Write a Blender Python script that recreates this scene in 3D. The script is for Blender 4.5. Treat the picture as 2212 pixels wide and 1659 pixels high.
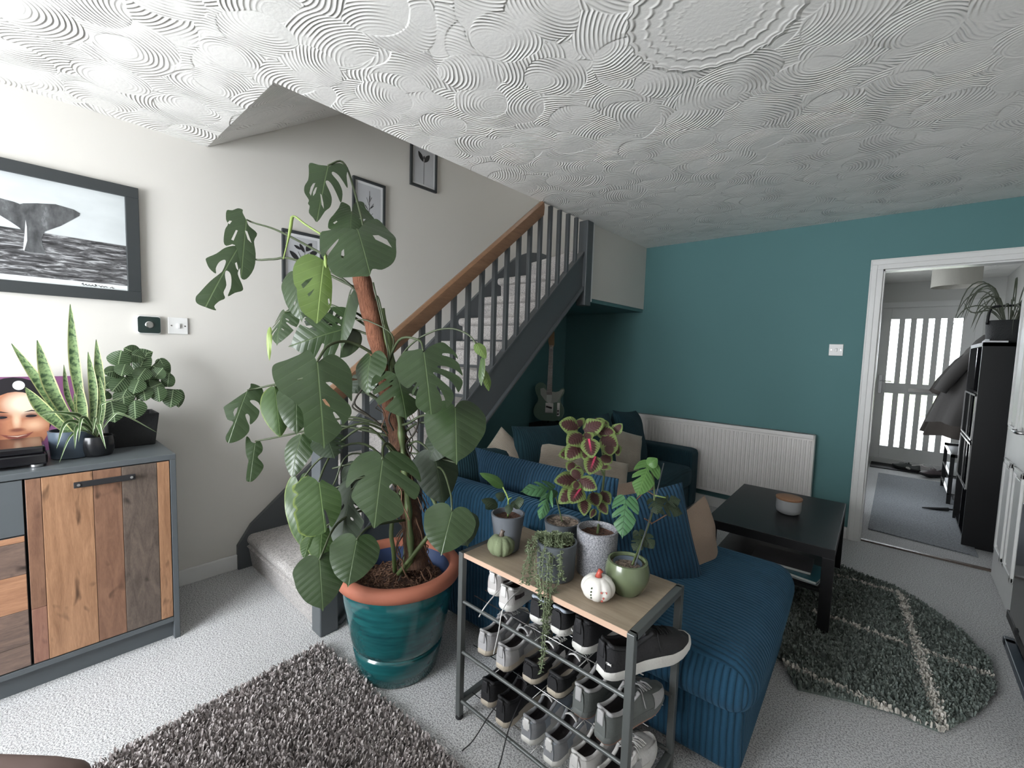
import bpy, bmesh, math, random
import numpy as np
from mathutils import Vector, Matrix, Euler
from mathutils.geometry import delaunay_2d_cdt

for o in list(bpy.data.objects): bpy.data.objects.remove(o)
scn = bpy.context.scene
COL = scn.collection
PI = math.pi
random.seed(4); rng = np.random.default_rng(4)

# ------------------------------------------------------------------ camera
cam_d = bpy.data.cameras.new('camera'); cam = bpy.data.objects.new('camera', cam_d); COL.objects.link(cam)
cam_d.sensor_fit = 'HORIZONTAL'; cam_d.sensor_width = 36.0; cam_d.lens = 951.424 / 2212 * 36.0
cam_d.clip_start = 0.05; cam_d.clip_end = 200
r_ = Vector((0.74808779, 0.66289344, 0.03060958)); u_ = Vector((-0.07236393, 0.03563883, 0.99674136)); f_ = Vector((-0.65964242, 0.74786507, -0.07463055))
cam.matrix_world = Matrix(((r_.x, u_.x, -f_.x, 2.9425), (r_.y, u_.y, -f_.y, 0.0), (r_.z, u_.z, -f_.z, 1.37), (0, 0, 0, 1)))
scn.camera = cam

# ------------------------------------------------------------------ world, lights, exposure
w = bpy.data.worlds.new('daylight'); scn.world = w; w.use_nodes = True
bg = w.node_tree.nodes['Background']; bg.inputs[0].default_value = (0.88, 0.94, 1.0, 1); bg.inputs[1].default_value = 9.0
def area(name, loc, rot, sx, sy, power, col=(1, 1, 1), spread=None):
    d = bpy.data.lights.new(name, 'AREA'); d.shape = 'RECTANGLE'; d.size = sx; d.size_y = sy; d.energy = power; d.color = col
    if spread: d.spread = spread
    o = bpy.data.objects.new(name, d); o.location = loc; o.rotation_euler = rot; COL.objects.link(o); return o
area('window_daylight', (1.31, -1.80, 1.40), (PI/2, 0, 0), 1.75, 1.3, 66, (0.98, 0.99, 1.0))
area('landing_daylight', (0.45, 2.2, 4.6), (0, 0, 0), 0.7, 1.6, 6, (1.0, 0.95, 0.9))
area('hall_daylight', (3.1, 8.75, 2.9), (math.radians(-36), 0, 0), 1.4, 1.0, 260, (0.85, 0.93, 1.0))
area('hall_side_fill', (2.675, 5.6, 1.35), (0, -PI/2, 0), 1.9, 1.1, 10, (0.9, 0.95, 1.0))  # added unseen fill to brighten the hall; the side wall has no window
scn.view_settings.view_transform = 'Standard'; scn.view_settings.look = 'None'
scn.view_settings.exposure = 0.58; scn.view_settings.gamma = 1.0; scn.view_settings.use_curve_mapping = False

# ------------------------------------------------------------------ materials
class NG:
    def __init__(s, name):
        s.m = bpy.data.materials.new(name); s.m.use_nodes = True; s.t = s.m.node_tree
        s.b = s.t.nodes['Principled BSDF']; s.out = s.t.nodes['Material Output']
    def n(s, typ, **kw):
        nd = s.t.nodes.new(typ)
        for k, v in kw.items():
            if k.startswith('i_'):
                key = k[2:]; key = int(key) if key.isdigit() else key.replace('_', ' ')
                s.set(nd.inputs[key], v)
            else: setattr(nd, k, v)
        return nd
    def set(s, inp, v):
        if hasattr(v, 'is_output') or isinstance(v, bpy.types.NodeSocket): s.t.links.new(v, inp)
        else:
            if isinstance(v, tuple) and len(v) == 3 and inp.type == 'RGBA': v = v + (1,)
            inp.default_value = v
    def math(s, op, a, b=0.0, c=None, clamp=False):
        nd = s.t.nodes.new('ShaderNodeMath'); nd.operation = op; nd.use_clamp = clamp
        s.set(nd.inputs[0], a); s.set(nd.inputs[1], b)
        if c is not None: s.set(nd.inputs[2], c)
        return nd.outputs[0]
    def mix(s, fac, a, b, blend='MIX'):
        nd = s.t.nodes.new('ShaderNodeMix'); nd.data_type = 'RGBA'; nd.blend_type = blend
        s.set(nd.inputs[0], fac); s.set(nd.inputs[6], a); s.set(nd.inputs[7], b); return nd.outputs[2]
    def ramp(s, fac, stops, interp='LINEAR'):
        nd = s.t.nodes.new('ShaderNodeValToRGB'); cr = nd.color_ramp; cr.interpolation = interp
        while len(cr.elements) < len(stops): cr.elements.new(0.5)
        for e, (p, c) in zip(cr.elements, stops): e.position = p; e.color = tuple(c) + (1,) if len(c) == 3 else c
        s.set(nd.inputs[0], fac); return nd.outputs[0]
    def obj(s): return s.n('ShaderNodeTexCoord').outputs['Object']
    def uv(s):
        o = s.n('ShaderNodeTexCoord').outputs['UV']; x = s.n('ShaderNodeSeparateXYZ', i_0=o); return x.outputs[0], x.outputs[1]
    def xyz(s, v=None):
        x = s.n('ShaderNodeSeparateXYZ', i_0=v if v is not None else s.obj()); return x.outputs[0], x.outputs[1], x.outputs[2]
    def scale(s, v, sc):
        return s.n('ShaderNodeMapping', i_Vector=v, i_Scale=sc).outputs[0]
    def noise(s, v, scale, detail=3, rough=0.5, dist=0.0):
        return s.n('ShaderNodeTexNoise', i_Vector=v, i_Scale=scale, i_Detail=detail, i_Roughness=rough, i_Distortion=dist).outputs[0]
    def bump(s, h, strength=0.3, dist=0.01):
        nd = s.n('ShaderNodeBump', i_Height=h, i_Strength=strength, i_Distance=dist); s.t.links.new(nd.outputs[0], s.b.inputs['Normal'])
    def col(s, c): s.set(s.b.inputs['Base Color'], c)
    def rough(s, r): s.set(s.b.inputs['Roughness'], r)
def lin(h):
    c = [((h >> 16) & 255) / 255, ((h >> 8) & 255) / 255, (h & 255) / 255]
    return tuple(x / 12.92 if x < 0.04045 else ((x + 0.055) / 1.055) ** 2.4 for x in c)
def plain(name, c, rough=0.5, metal=0.0, var=0.06, bump=0.0, bscale=60, spec=0.5, coat=0.0):
    g = NG(name); v = g.obj(); n = g.noise(v, 6, 4)
    g.col(g.mix(n, tuple(x * (1 - var) for x in c), tuple(min(1, x * (1 + var)) for x in c)))
    g.rough(rough); g.b.inputs['Metallic'].default_value = metal; g.b.inputs['Specular IOR Level'].default_value = spec
    g.b.inputs['Coat Weight'].default_value = coat
    if bump: g.bump(g.noise(v, bscale, 4), bump, 0.004)
    return g.m
M = {}
# painted walls
def wallmat(name, c, rough=0.75):
    g = NG(name); v = g.obj(); n = g.noise(v, 1.4, 4); g.col(g.mix(n, tuple(x * .97 for x in c), tuple(x * 1.03 for x in c)))
    g.rough(rough); g.b.inputs['Specular IOR Level'].default_value = 0.25; g.bump(g.noise(v, 220, 3), 0.05, 0.002); return g.m
M['cream'] = wallmat('cream_wall_paint', (0.65, 0.63, 0.59))
M['teal'] = wallmat('teal_wall_paint', (0.105, 0.220, 0.230))
M['hallwall'] = wallmat('hall_wall_paint', (0.62, 0.62, 0.60))
M['white'] = plain('white_gloss_paint', (0.72, 0.72, 0.71), 0.35)
M['grey_paint'] = plain('dark_grey_satin_paint', (0.088, 0.098, 0.105), 0.42, var=.03)
# ceiling: swirled plaster, overlapping fans of comb grooves
def ceiling():
    g = NG('swirled_plaster'); g.col((0.80, 0.79, 0.765)); g.rough(0.5)
    v = g.obj()
    warp = g.n('ShaderNodeTexNoise', i_Vector=v, i_Scale=5.0, i_Detail=1.0)
    wv = g.n('ShaderNodeVectorMath', operation='SCALE', i_0=warp.outputs[1], i_Scale=0.05).outputs[0]
    vv = g.n('ShaderNodeVectorMath', operation='ADD', i_0=v, i_1=wv).outputs[0]
    h = None; e = None
    for k, (sc, off, R) in enumerate([(3.2, (0, 0, 0), 9), (3.3, (3.3, 1.7, 0), .165), (3.0, (7.1, 5.2, 0), .155), (3.6, (1.9, 8.4, 0), .125)]):
        mv = g.n('ShaderNodeMapping', i_Vector=vv, i_Location=off).outputs[0]
        vo = g.n('ShaderNodeTexVoronoi', voronoi_dimensions='2D', i_Vector=mv, i_Scale=sc, i_Randomness=0.85)
        d = g.math('DIVIDE', vo.outputs['Distance'], sc)
        mvs = g.n('ShaderNodeVectorMath', operation='SCALE', i_0=mv, i_Scale=sc).outputs[0]
        dl_ = g.n('ShaderNodeVectorMath', operation='SUBTRACT', i_0=mvs, i_1=vo.outputs['Position'] if False else g.n('ShaderNodeVectorMath', operation='SCALE', i_0=vo.outputs['Position'], i_Scale=sc).outputs[0]).outputs[0]
        rc = g.n('ShaderNodeVectorMath', operation='SUBTRACT', i_0=vo.outputs['Color'], i_1=(.5, .5, .5)).outputs[0]
        rc = g.n('ShaderNodeVectorMath', operation='SCALE', i_0=rc, i_Scale=.34 * sc).outputs[0]
        dd = g.n('ShaderNodeVectorMath', operation='ADD', i_0=dl_, i_1=rc).outputs[0]
        dd = g.n('ShaderNodeVectorMath', operation='MULTIPLY', i_0=dd, i_1=(1, 1, 0)).outputs[0]
        d2 = g.math('DIVIDE', g.n('ShaderNodeVectorMath', operation='LENGTH', i_0=dd).outputs['Value'], sc)
        ring = g.math('SINE', g.math('MULTIPLY', d2, 2 * PI / 0.0150))
        ring = g.math('POWER', g.math('ADD', g.math('MULTIPLY', ring, 0.5), 0.5), 1.6)
        ring = g.math('MULTIPLY', ring, g.math('MULTIPLY', g.math('SUBTRACT', g.noise(mv, 6, 2), 0.33, clamp=True), 3.4))
        ring = g.math('MULTIPLY', ring, g.math('MULTIPLY', g.math('SUBTRACT', d2, 0.045), 16, clamp=True))
        base = g.math('MULTIPLY', g.math('SUBTRACT', 0.19, d), 7.0)
        hk = g.math('ADD', ring, base)
        if h is None: h = hk
        else:
            mask = g.math('MULTIPLY', g.math('SUBTRACT', R, d), 160, clamp=True)
            h = g.math('ADD', g.math('MULTIPLY', h, g.math('SUBTRACT', 1.0, mask)), g.math('MULTIPLY', hk, mask))
    # round medallion drawn in the plaster above the room
    x, y, z = g.xyz(v)
    dx = g.math('SUBTRACT', x, 2.41); dy = g.math('SUBTRACT', y, 1.50)
    ang = g.math('ARCTAN2', dy, dx)
    r = g.math('SQRT', g.math('ADD', g.math('MULTIPLY', dx, dx), g.math('MULTIPLY', dy, dy)))
    r = g.math('ADD', r, g.math('MULTIPLY', g.math('ABSOLUTE', g.math('SINE', g.math('MULTIPLY', ang, 14))), 0.009))
    inner = g.math('MULTIPLY', g.math('SUBTRACT', 0.262, r), 200, clamp=True)
    rr = g.math('SINE', g.math('MULTIPLY', r, 2 * PI / 0.047)); rr = g.math('POWER', g.math('ADD', g.math('MULTIPLY', rr, 0.5), 0.5), 5)
    rr = g.math('MULTIPLY', rr, g.math('MULTIPLY', g.math('SUBTRACT', r, 0.08), 6, clamp=True))
    edge = g.math('POWER', g.math('SUBTRACT', 1.0, g.math('MULTIPLY', g.math('ABSOLUTE', g.math('SUBTRACT', r, 0.262)), 70), clamp=True), 1)
    h = g.math('ADD', g.math('MULTIPLY', h, g.math('SUBTRACT', 1, inner)), g.math('MULTIPLY', g.math('ADD', rr, 0.35), inner))
    h = g.math('ADD', h, g.math('MULTIPLY', edge, 1.3))
    h = g.math('ADD', h, g.math('MULTIPLY', g.noise(v, 60, 3), 0.25))
    g.bump(h, 0.85, 0.0050); return g.m
M['ceiling'] = ceiling()
def carpet(name, a, b, sc=170, bs=0.9):
    g = NG(name); v = g.obj(); n = g.noise(v, sc, 3, .7); n2 = g.noise(v, 2.3, 3)
    c = g.ramp(n, [(0.40, a), (0.54, b)]); c = g.mix(g.math('MULTIPLY', n2, 0.18), c, tuple(x * .6 for x in a)); g.col(c); g.rough(0.95)
    g.b.inputs['Specular IOR Level'].default_value = 0.1; g.b.inputs['Sheen Weight'].default_value = 0.2
    g.bump(g.noise(v, sc * .8, 4, .7), bs, 0.012); return g.m
M['carpet'] = carpet('grey_fleck_carpet', (0.30, 0.30, 0.31), (0.82, 0.82, 0.82))
M['stair_carpet'] = carpet('stair_carpet', (0.32, 0.30, 0.285), (0.58, 0.55, 0.53), 120)
M['hallrug'] = carpet('woven_runner', (0.15, 0.16, 0.18), (0.28, 0.30, 0.32), 90)
# woods
def wood(name, a, b, sc=(1, 12, 12), rough=0.45, knots=True, dark=None):
    g = NG(name); v = g.obj(); mv = g.scale(v, sc)
    n = g.noise(mv, 3.5, 6, .6, 1.2); n2 = g.noise(g.scale(v, tuple(x * 6 for x in sc)), 6, 3)
    c = g.ramp(g.math('ADD', g.math('MULTIPLY', n, .75), g.math('MULTIPLY', n2, .25)), [(0.3, a), (0.68, b)])
    if knots:
        k = g.noise(g.scale(v, tuple(1 + (x - 1) * .15 for x in sc)), 7, 2, .5, .5)
        c = g.mix(g.ramp(k, [(0.62, (0, 0, 0)), (0.74, (1, 1, 1))]), c, dark or tuple(x * .35 for x in a))
    g.col(c); g.rough(rough); g.bump(n2, .12, .002); return g.m
M['plank_tan'] = wood('reclaimed_tan_plank', (0.23, 0.115, 0.06), (0.45, 0.25, 0.14), (12, 12, 1.2))
M['plank_brown'] = wood('reclaimed_brown_plank', (0.15, 0.075, 0.048), (0.27, 0.145, 0.09), (10, 10, 1.6))
M['plank_dark'] = wood('reclaimed_dark_plank', (0.055, 0.042, 0.036), (0.17, 0.13, 0.105), (9, 9, 2.2))
M['plank_red'] = wood('reclaimed_red_plank', (0.19, 0.085, 0.062), (0.31, 0.16, 0.11), (12, 12, 1.5))
M['plank_h_tan'] = wood('reclaimed_tan_plank_flat', (0.27, 0.125, 0.07), (0.50, 0.27, 0.155), (12, 1.2, 12))
M['plank_h_dark'] = wood('reclaimed_dark_plank_flat', (0.09, 0.065, 0.055), (0.24, 0.16, 0.125), (9, 1.6, 9))
M['rail_wood'] = wood('varnished_handrail_wood', (0.155, 0.080, 0.042), (0.235, 0.13, 0.072), (12, 1.2, 12), .35, False)
M['oak_board'] = wood('oak_board', (0.20, 0.155, 0.11), (0.31, 0.25, 0.185), (1.2, 12, 12), .5, False)
M['oak_edge'] = plain('light_oak_edge', (0.50, 0.34, 0.25), .5)
M['lid_wood'] = plain('cork_lid', (0.30, 0.16, 0.09), .6)
M['cardboard'] = plain('brown_board', (0.16, 0.11, 0.075), .7)
# cloth
def cord(name, c, pitch=0.020, axis='AUTO', depth=.006, mixamt=.45):
    g = NG(name); v = g.obj(); x, y, z = g.xyz(v)
    if axis == 'AUTO':
        geo = g.n('ShaderNodeNewGeometry'); nx, ny, nz = g.xyz(geo.outputs['Normal'])
        sel = g.math('GREATER_THAN', g.math('ABSOLUTE', ny), 0.62)
        t = g.math('ADD', g.math('MULTIPLY', x, sel), g.math('MULTIPLY', y, g.math('SUBTRACT', 1, sel)))
    else: t = {'X': x, 'Y': y, 'Z': z}[axis]
    t = g.math('ADD', t, g.math('MULTIPLY', g.noise(v, 3, 2), 0.02))
    s = g.math('ABSOLUTE', g.math('SINE', g.math('MULTIPLY', t, PI / pitch)))
    s = g.math('POWER', s, 0.6)
    nn = g.noise(g.scale(v, (1, 1, 1)), 7, 3)
    c1 = g.mix(nn, tuple(q * .75 for q in c), tuple(q * 1.3 for q in c))
    g.col(g.mix(g.math('ADD', g.math('MULTIPLY', s, 1 - mixamt), mixamt), tuple(q * .25 for q in c), c1))
    g.rough(.85); g.b.inputs['Sheen Weight'].default_value = .35; g.b.inputs['Sheen Tint'].default_value = tuple(min(1, q * 3 + .1) for q in c) + (1,)
    g.b.inputs['Specular IOR Level'].default_value = .2
    g.bump(g.math('ADD', s, g.math('MULTIPLY', g.noise(v, 200, 2), .15)), 1.0, depth); return g.m
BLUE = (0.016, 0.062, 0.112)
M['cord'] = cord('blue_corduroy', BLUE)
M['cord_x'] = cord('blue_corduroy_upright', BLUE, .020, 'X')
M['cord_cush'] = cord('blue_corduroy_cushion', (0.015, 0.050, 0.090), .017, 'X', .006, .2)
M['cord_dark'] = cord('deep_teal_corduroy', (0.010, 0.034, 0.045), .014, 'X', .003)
M['beige'] = cord('beige_fabric', (0.36, 0.31, 0.26), .009, 'Z', .002, .6)
M['beige_stripe'] = cord('beige_striped_fabric', (0.38, 0.33, 0.27), .014, 'Y', .002, .15)
M['tan_fur'] = plain('tan_plush', (0.30, 0.225, 0.175), .95, bump=.8, bscale=150)
M['felt_green'] = plain('green_felt', (0.15, 0.18, 0.10), .9, bump=.5, bscale=120)
# hard things
M['black'] = plain('black_lacquer', (0.008, 0.008, 0.009), .42, var=.2, spec=.3)
M['black_gloss'] = plain('black_gloss', (0.010, 0.010, 0.012), .12)
M['black_matt'] = plain('matt_black', (0.012, 0.012, 0.014), .7)
M['charcoal'] = plain('charcoal_board', (0.088, 0.100, 0.108), .5, var=.04)
M['rack_metal'] = plain('grey_powder_coated_steel', (0.10, 0.108, 0.106), .38, .3)
M['chrome'] = plain('dull_steel', (0.55, 0.55, 0.56), .25, 1.)
M['rad'] = plain('radiator_enamel', (0.70, 0.68, 0.66), .4)
M['terracotta'] = plain('terracotta', (0.37, 0.125, 0.075), .75, bump=.1)
def glaze():
    g = NG('teal_glaze'); v = g.obj(); x, y, z = g.xyz(v)
    n = g.noise(g.scale(v, (2, 2, 14)), 3, 4)
    g.col(g.ramp(n, [(0.3, (0.005, 0.048, 0.058)), (0.7, (0.012, 0.115, 0.118))])); g.rough(.13); g.b.inputs['Coat Weight'].default_value = .5
    g.bump(g.noise(g.scale(v, (1, 1, 10)), 5, 3), .15, .004); return g.m
M['glaze'] = glaze()
M['blue_inner'] = plain('blue_inner_glaze', (0.035, 0.06, 0.14), .5)
def soil(name, a, b):
    g = NG(name); v = g.obj(); n = g.noise(v, 90, 5, .7); g.col(g.ramp(n, [(0.35, a), (0.68, b)])); g.rough(.95); g.bump(n, 1, .012); return g.m
M['soil'] = soil('bark_soil', (0.022, 0.010, 0.007), (0.17, 0.085, 0.055))
M['gravel'] = soil('gravel_soil', (0.045, 0.03, 0.022), (0.42, 0.33, 0.26))
def pole():
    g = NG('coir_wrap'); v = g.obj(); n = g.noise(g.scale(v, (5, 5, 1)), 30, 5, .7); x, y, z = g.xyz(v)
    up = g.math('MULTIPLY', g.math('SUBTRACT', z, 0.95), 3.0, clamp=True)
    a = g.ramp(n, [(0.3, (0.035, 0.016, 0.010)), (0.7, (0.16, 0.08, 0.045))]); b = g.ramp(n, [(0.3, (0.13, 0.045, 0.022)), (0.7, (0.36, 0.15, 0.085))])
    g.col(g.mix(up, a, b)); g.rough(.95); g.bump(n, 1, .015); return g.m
M['coir'] = pole()
M['root'] = plain('aerial_root', (0.16, 0.085, 0.05), .8)
M['root_dark'] = plain('dark_root', (0.030, 0.026, 0.018), .7)
M['stem'] = plain('green_stem', (0.075, 0.105, 0.035), .5)
M['petiole'] = plain('leaf_stalk', (0.040, 0.055, 0.022), .5)
M['stalk_light'] = plain('pale_stalk', (0.22, 0.30, 0.08), .5)
# leaves: uv = (across, along), edge attribute 0 at the midrib to 1 at the margin
def leafmat(name, base, vein, margin=None, nv=7.0, slope=.62, vw=.05, rough=.38, trans=.08, veincol_amt=.22, center=None, pink=None, bump=.30, ribw=.012):
    g = NG(name); u, v = g.uv(); au = g.math('ABSOLUTE', u)
    ph = g.math('SUBTRACT', v, g.math('MULTIPLY', au, slope))
    fr = g.math('ABSOLUTE', g.math('SUBTRACT', g.math('FRACT', g.math('MULTIPLY', ph, nv)), .5))
    lat = g.math('SUBTRACT', 1, g.math('DIVIDE', fr, vw), clamp=True)
    mid = g.math('SUBTRACT', 1, g.math('DIVIDE', au, ribw), clamp=True)
    vn = g.math('MAXIMUM', g.math('MULTIPLY', lat, veincol_amt), mid)
    ob = g.obj(); n = g.noise(ob, 9, 3)
    c = g.mix(n, tuple(q * .72 for q in base), tuple(q * 1.25 for q in base))
    ed = g.n('ShaderNodeAttribute', attribute_name='edge').outputs['Fac']
    if center: 
        e2 = g.math('ADD', ed, g.math('MULTIPLY', g.math('SUBTRACT', fr, .25), .5))
        tipd = g.math('MULTIPLY', g.math('SUBTRACT', v, .80), 4, clamp=True)
        e2 = g.math('ADD', e2, tipd)
        c = g.mix(g.ramp(e2, [(0.55, (0, 0, 0)), (0.66, (1, 1, 1))]), center, c)
    if margin: c = g.mix(g.ramp(ed, [(0.90, (0, 0, 0)), (0.97, (1, 1, 1))]), c, margin)
    c = g.mix(vn, c, vein)
    if pink:
        pk = g.math('MULTIPLY', g.math('SUBTRACT', 1, g.math('DIVIDE', au, .07), clamp=True), g.math('SUBTRACT', 1, g.math('MULTIPLY', v, 1.3), clamp=True))
        c = g.mix(g.math('MULTIPLY', pk, 1.6, clamp=True), c, pink)
    g.col(c); g.rough(rough); g.b.inputs['Specular IOR Level'].default_value = .45
    bh = g.math('ADD', g.math('MULTIPLY', fr, .5), g.math('MULTIPLY', vn, -.4)); g.bump(bh, bump, .008)
    if trans:
        tr = g.n('ShaderNodeBsdfTranslucent'); g.set(tr.inputs[0], c); mx = g.n('ShaderNodeMixShader', i_0=trans)
        g.t.links.new(g.b.outputs[0], mx.inputs[1]); g.t.links.new(tr.outputs[0], mx.inputs[2]); g.t.links.new(mx.outputs[0], g.out.inputs[0])
    return g.m
M['leaf'] = leafmat('deep_green_leaf', (0.028, 0.050, 0.019), (0.085, 0.125, 0.050), rough=.30)
M['leaf_mid'] = leafmat('mid_green_leaf', (0.042, 0.078, 0.024), (0.13, 0.20, 0.06), margin=(0.14, 0.19, 0.045))
M['leaf_lime'] = leafmat('lime_green_leaf', (0.105, 0.165, 0.042), (0.28, 0.38, 0.13), rough=.28, trans=.15)
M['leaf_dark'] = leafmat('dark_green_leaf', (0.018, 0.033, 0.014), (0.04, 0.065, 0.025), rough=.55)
M['leaf_shelf'] = leafmat('young_leaf', (0.055, 0.125, 0.03), (0.12, 0.22, 0.06), nv=9, rough=.3)
M['leaf_adan'] = leafmat('window_leaf', (0.055, 0.14, 0.06), (0.014, 0.045, 0.018), nv=6, vw=.16, veincol_amt=.8, rough=.35)
M['prayer'] = leafmat('veined_leaf', (0.045, 0.085, 0.035), (0.34, 0.46, 0.26), nv=8, slope=.5, vw=.11, veincol_amt=1.0, ribw=.035)
M['coleus'] = leafmat('coleus_leaf', (0.115, 0.165, 0.045), (0.05, 0.02, 0.015), nv=7, center=(0.040, 0.011, 0.010), veincol_amt=.25, rough=.6, trans=.05)
M['coleus_pink'] = leafmat('coleus_leaf_pink', (0.115, 0.165, 0.045), (0.05, 0.02, 0.015), nv=7, center=(0.040, 0.011, 0.010), veincol_amt=.25, pink=(0.55, 0.05, 0.12), rough=.6, trans=.05)
def blade(name, a, b, edge, band=True, ew=.78):
    g = NG(name); u, v = g.uv(); ob = g.obj(); au = g.math('ABSOLUTE', u)
    n = g.noise(g.n('ShaderNodeCombineXYZ', i_0=g.math('MULTIPLY', u, .5), i_1=g.math('MULTIPLY', v, 14)).outputs[0], 2.2, 4, .6)
    c = g.ramp(n, [(0.40, a), (0.56, b)]) if band else g.mix(g.noise(ob, 9, 3), a, b)
    c = g.mix(g.ramp(au, [(ew, (0, 0, 0)), (ew + .06, (1, 1, 1))]), c, edge); g.col(c); g.rough(.4); return g.m
M['snake'] = blade('banded_blade', (0.035, 0.075, 0.03), (0.19, 0.28, 0.12), (0.42, 0.45, 0.20))
M['spider'] = blade('striped_blade', (0.05, 0.11, 0.035), (0.09, 0.16, 0.05), (0.52, 0.60, 0.40), False, .62)
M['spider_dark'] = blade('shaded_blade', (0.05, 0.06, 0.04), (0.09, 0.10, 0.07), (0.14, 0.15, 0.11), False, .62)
M['string_leaf'] = plain('string_plant_leaf', (0.17, 0.21, 0.12), .5, var=.4)
M['pot_grey'] = plain('grey_ribbed_pot', (0.105, 0.115, 0.13), .5)
M['pot_slate'] = plain('slate_pot', (0.07, 0.08, 0.09), .45)
M['pot_olive'] = plain('olive_glazed_pot', (0.105, 0.130, 0.072), .25, var=.12, coat=.3)
def speck():
    g = NG('speckled_glaze'); v = g.obj(); n = g.noise(v, 280, 3, .6); g.col(g.ramp(n, [(0.38, (0.10, 0.105, 0.12)), (0.62, (0.33, 0.33, 0.35))])); g.rough(.45); return g.m
M['pot_speck'] = speck()
M['pot_black'] = plain('black_pot', (0.014, 0.015, 0.017), .22)
M['pot_navy'] = plain('slate_blue_pot', (0.055, 0.075, 0.10), .35)
M['basket'] = plain('black_woven_basket', (0.014, 0.015, 0.016), .7, bump=1., bscale=90)

# ------------------------------------------------------------------ mesh helpers
class MB:
    def __init__(s): s.v = []; s.f = []; s.uv = None
    def add(s, vs, fs):
        n = len(s.v); s.v += [tuple(p) for p in vs]; s.f += [tuple(i + n for i in f) for f in fs]; return s
    def box(s, x0, x1, y0, y1, z0, z1, mat=None):
        vs = [(x, y, z) for x in (x0, x1) for y in (y0, y1) for z in (z0, z1)]
        if mat is not None: vs = [mat @ Vector(p) for p in vs]
        return s.add(vs, [(0, 1, 3, 2), (4, 6, 7, 5), (0, 4, 5, 1), (2, 3, 7, 6), (0, 2, 6, 4), (1, 5, 7, 3)])
    def tube(s, pts, rad, n=8, cap=True, flat=None):
        pts = [Vector(p) for p in pts]; m = len(pts)
        rad = list(rad) if hasattr(rad, '__len__') else [rad] * m
        rings = []; prev = None
        for i, p in enumerate(pts):
            t = (pts[min(i + 1, m - 1)] - pts[max(i - 1, 0)]).normalized()
            if prev is None:
                a = Vector((0, 0, 1)) if abs(t.z) < .9 else Vector((1, 0, 0))
                nrm = t.cross(a).normalized()
            else: nrm = (prev - t * prev.dot(t)).normalized()
            prev = nrm; bn = t.cross(nrm)
            rings.append([p + (nrm * math.cos(2 * PI * k / n) + bn * math.sin(2 * PI * k / n) * (flat or 1)) * rad[i] for k in range(n)])
        vs = [q for r in rings for q in r]
        fs = [(i * n + k, i * n + (k + 1) % n, (i + 1) * n + (k + 1) % n, (i + 1) * n + k) for i in range(m - 1) for k in range(n)]
        if cap: fs += [tuple(range(n - 1, -1, -1)), tuple((m - 1) * n + k for k in range(n))]
        return s.add(vs, fs)
    def lathe(s, prof, c=(0, 0, 0), n=40, lobes=None, cap=True):
        vs = []; m = len(prof)
        for r, z in prof:
            for k in range(n):
                a = 2 * PI * k / n; q = r * (lobes(a, z) if lobes else 1); vs.append((c[0] + q * math.cos(a), c[1] + q * math.sin(a), c[2] + z))
        fs = [(i * n + k, i * n + (k + 1) % n, (i + 1) * n + (k + 1) % n, (i + 1) * n + k) for i in range(m - 1) for k in range(n)]
        if cap and prof[0][0] > 1e-5: fs.append(tuple(range(n - 1, -1, -1)))
        if cap and prof[-1][0] > 1e-5 and prof[-1][1] >= prof[0][1]: fs.append(tuple((m - 1) * n + k for k in range(n)))
        return s.add(vs, fs)
    def prism(s, poly, d0, d1, axis='z', mat=None):
        n = len(poly); vs = []
        for d in (d0, d1):
            for a, b in poly: vs.append({'z': (a, b, d), 'y': (a, d, b), 'x': (d, a, b)}[axis])
        if mat is not None: vs = [mat @ Vector(p) for p in vs]
        return s.add(vs, [tuple(range(n - 1, -1, -1)), tuple(range(n, 2 * n))] + [(k, (k + 1) % n, n + (k + 1) % n, n + k) for k in range(n)])
    def round_box(s, x0, x1, y0, y1, z0, z1, r=.05, n=10, puff=0.0, mat=None, dent=None):
        hx, hy, hz = (x1 - x0) / 2, (y1 - y0) / 2, (z1 - z0) / 2; c = Vector(((x0 + x1) / 2, (y0 + y1) / 2, (z0 + z1) / 2))
        r = min(r, hx, hy, hz)
        bm = bmesh.new(); bmesh.ops.create_cube(bm, size=2); bmesh.ops.subdivide_edges(bm, edges=bm.edges[:], cuts=n, use_grid_fill=True)
        vs = []
        for v in bm.verts:
            q = Vector([math.sin(t * PI / 2 * .96) / math.sin(PI / 2 * .96) for t in v.co])
            p = Vector((q.x * hx, q.y * hy, q.z * hz))
            k = Vector((max(-hx + r, min(hx - r, p.x)), max(-hy + r, min(hy - r, p.y)), max(-hz + r, min(hz - r, p.z))))
            d = p - k
            if d.length > 1e-9: p = k + d.normalized() * r
            fx, fy, fz = p.x / hx, p.y / hy, p.z / hz
            p = p + Vector((fx * abs(fx) * (1 - fy * fy) * (1 - fz * fz), fy * abs(fy) * (1 - fx * fx) * (1 - fz * fz), fz * abs(fz) * (1 - fx * fx) * (1 - fy * fy))) * puff
            if dent: p = p + dent(fx, fy, fz)
            vs.append((mat @ (p + c)) if mat is not None else p + c)
        fs = [[v.index for v in f.verts] for f in bm.faces]; bm.free(); return s.add(vs, fs)
OFF = {}
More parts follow.
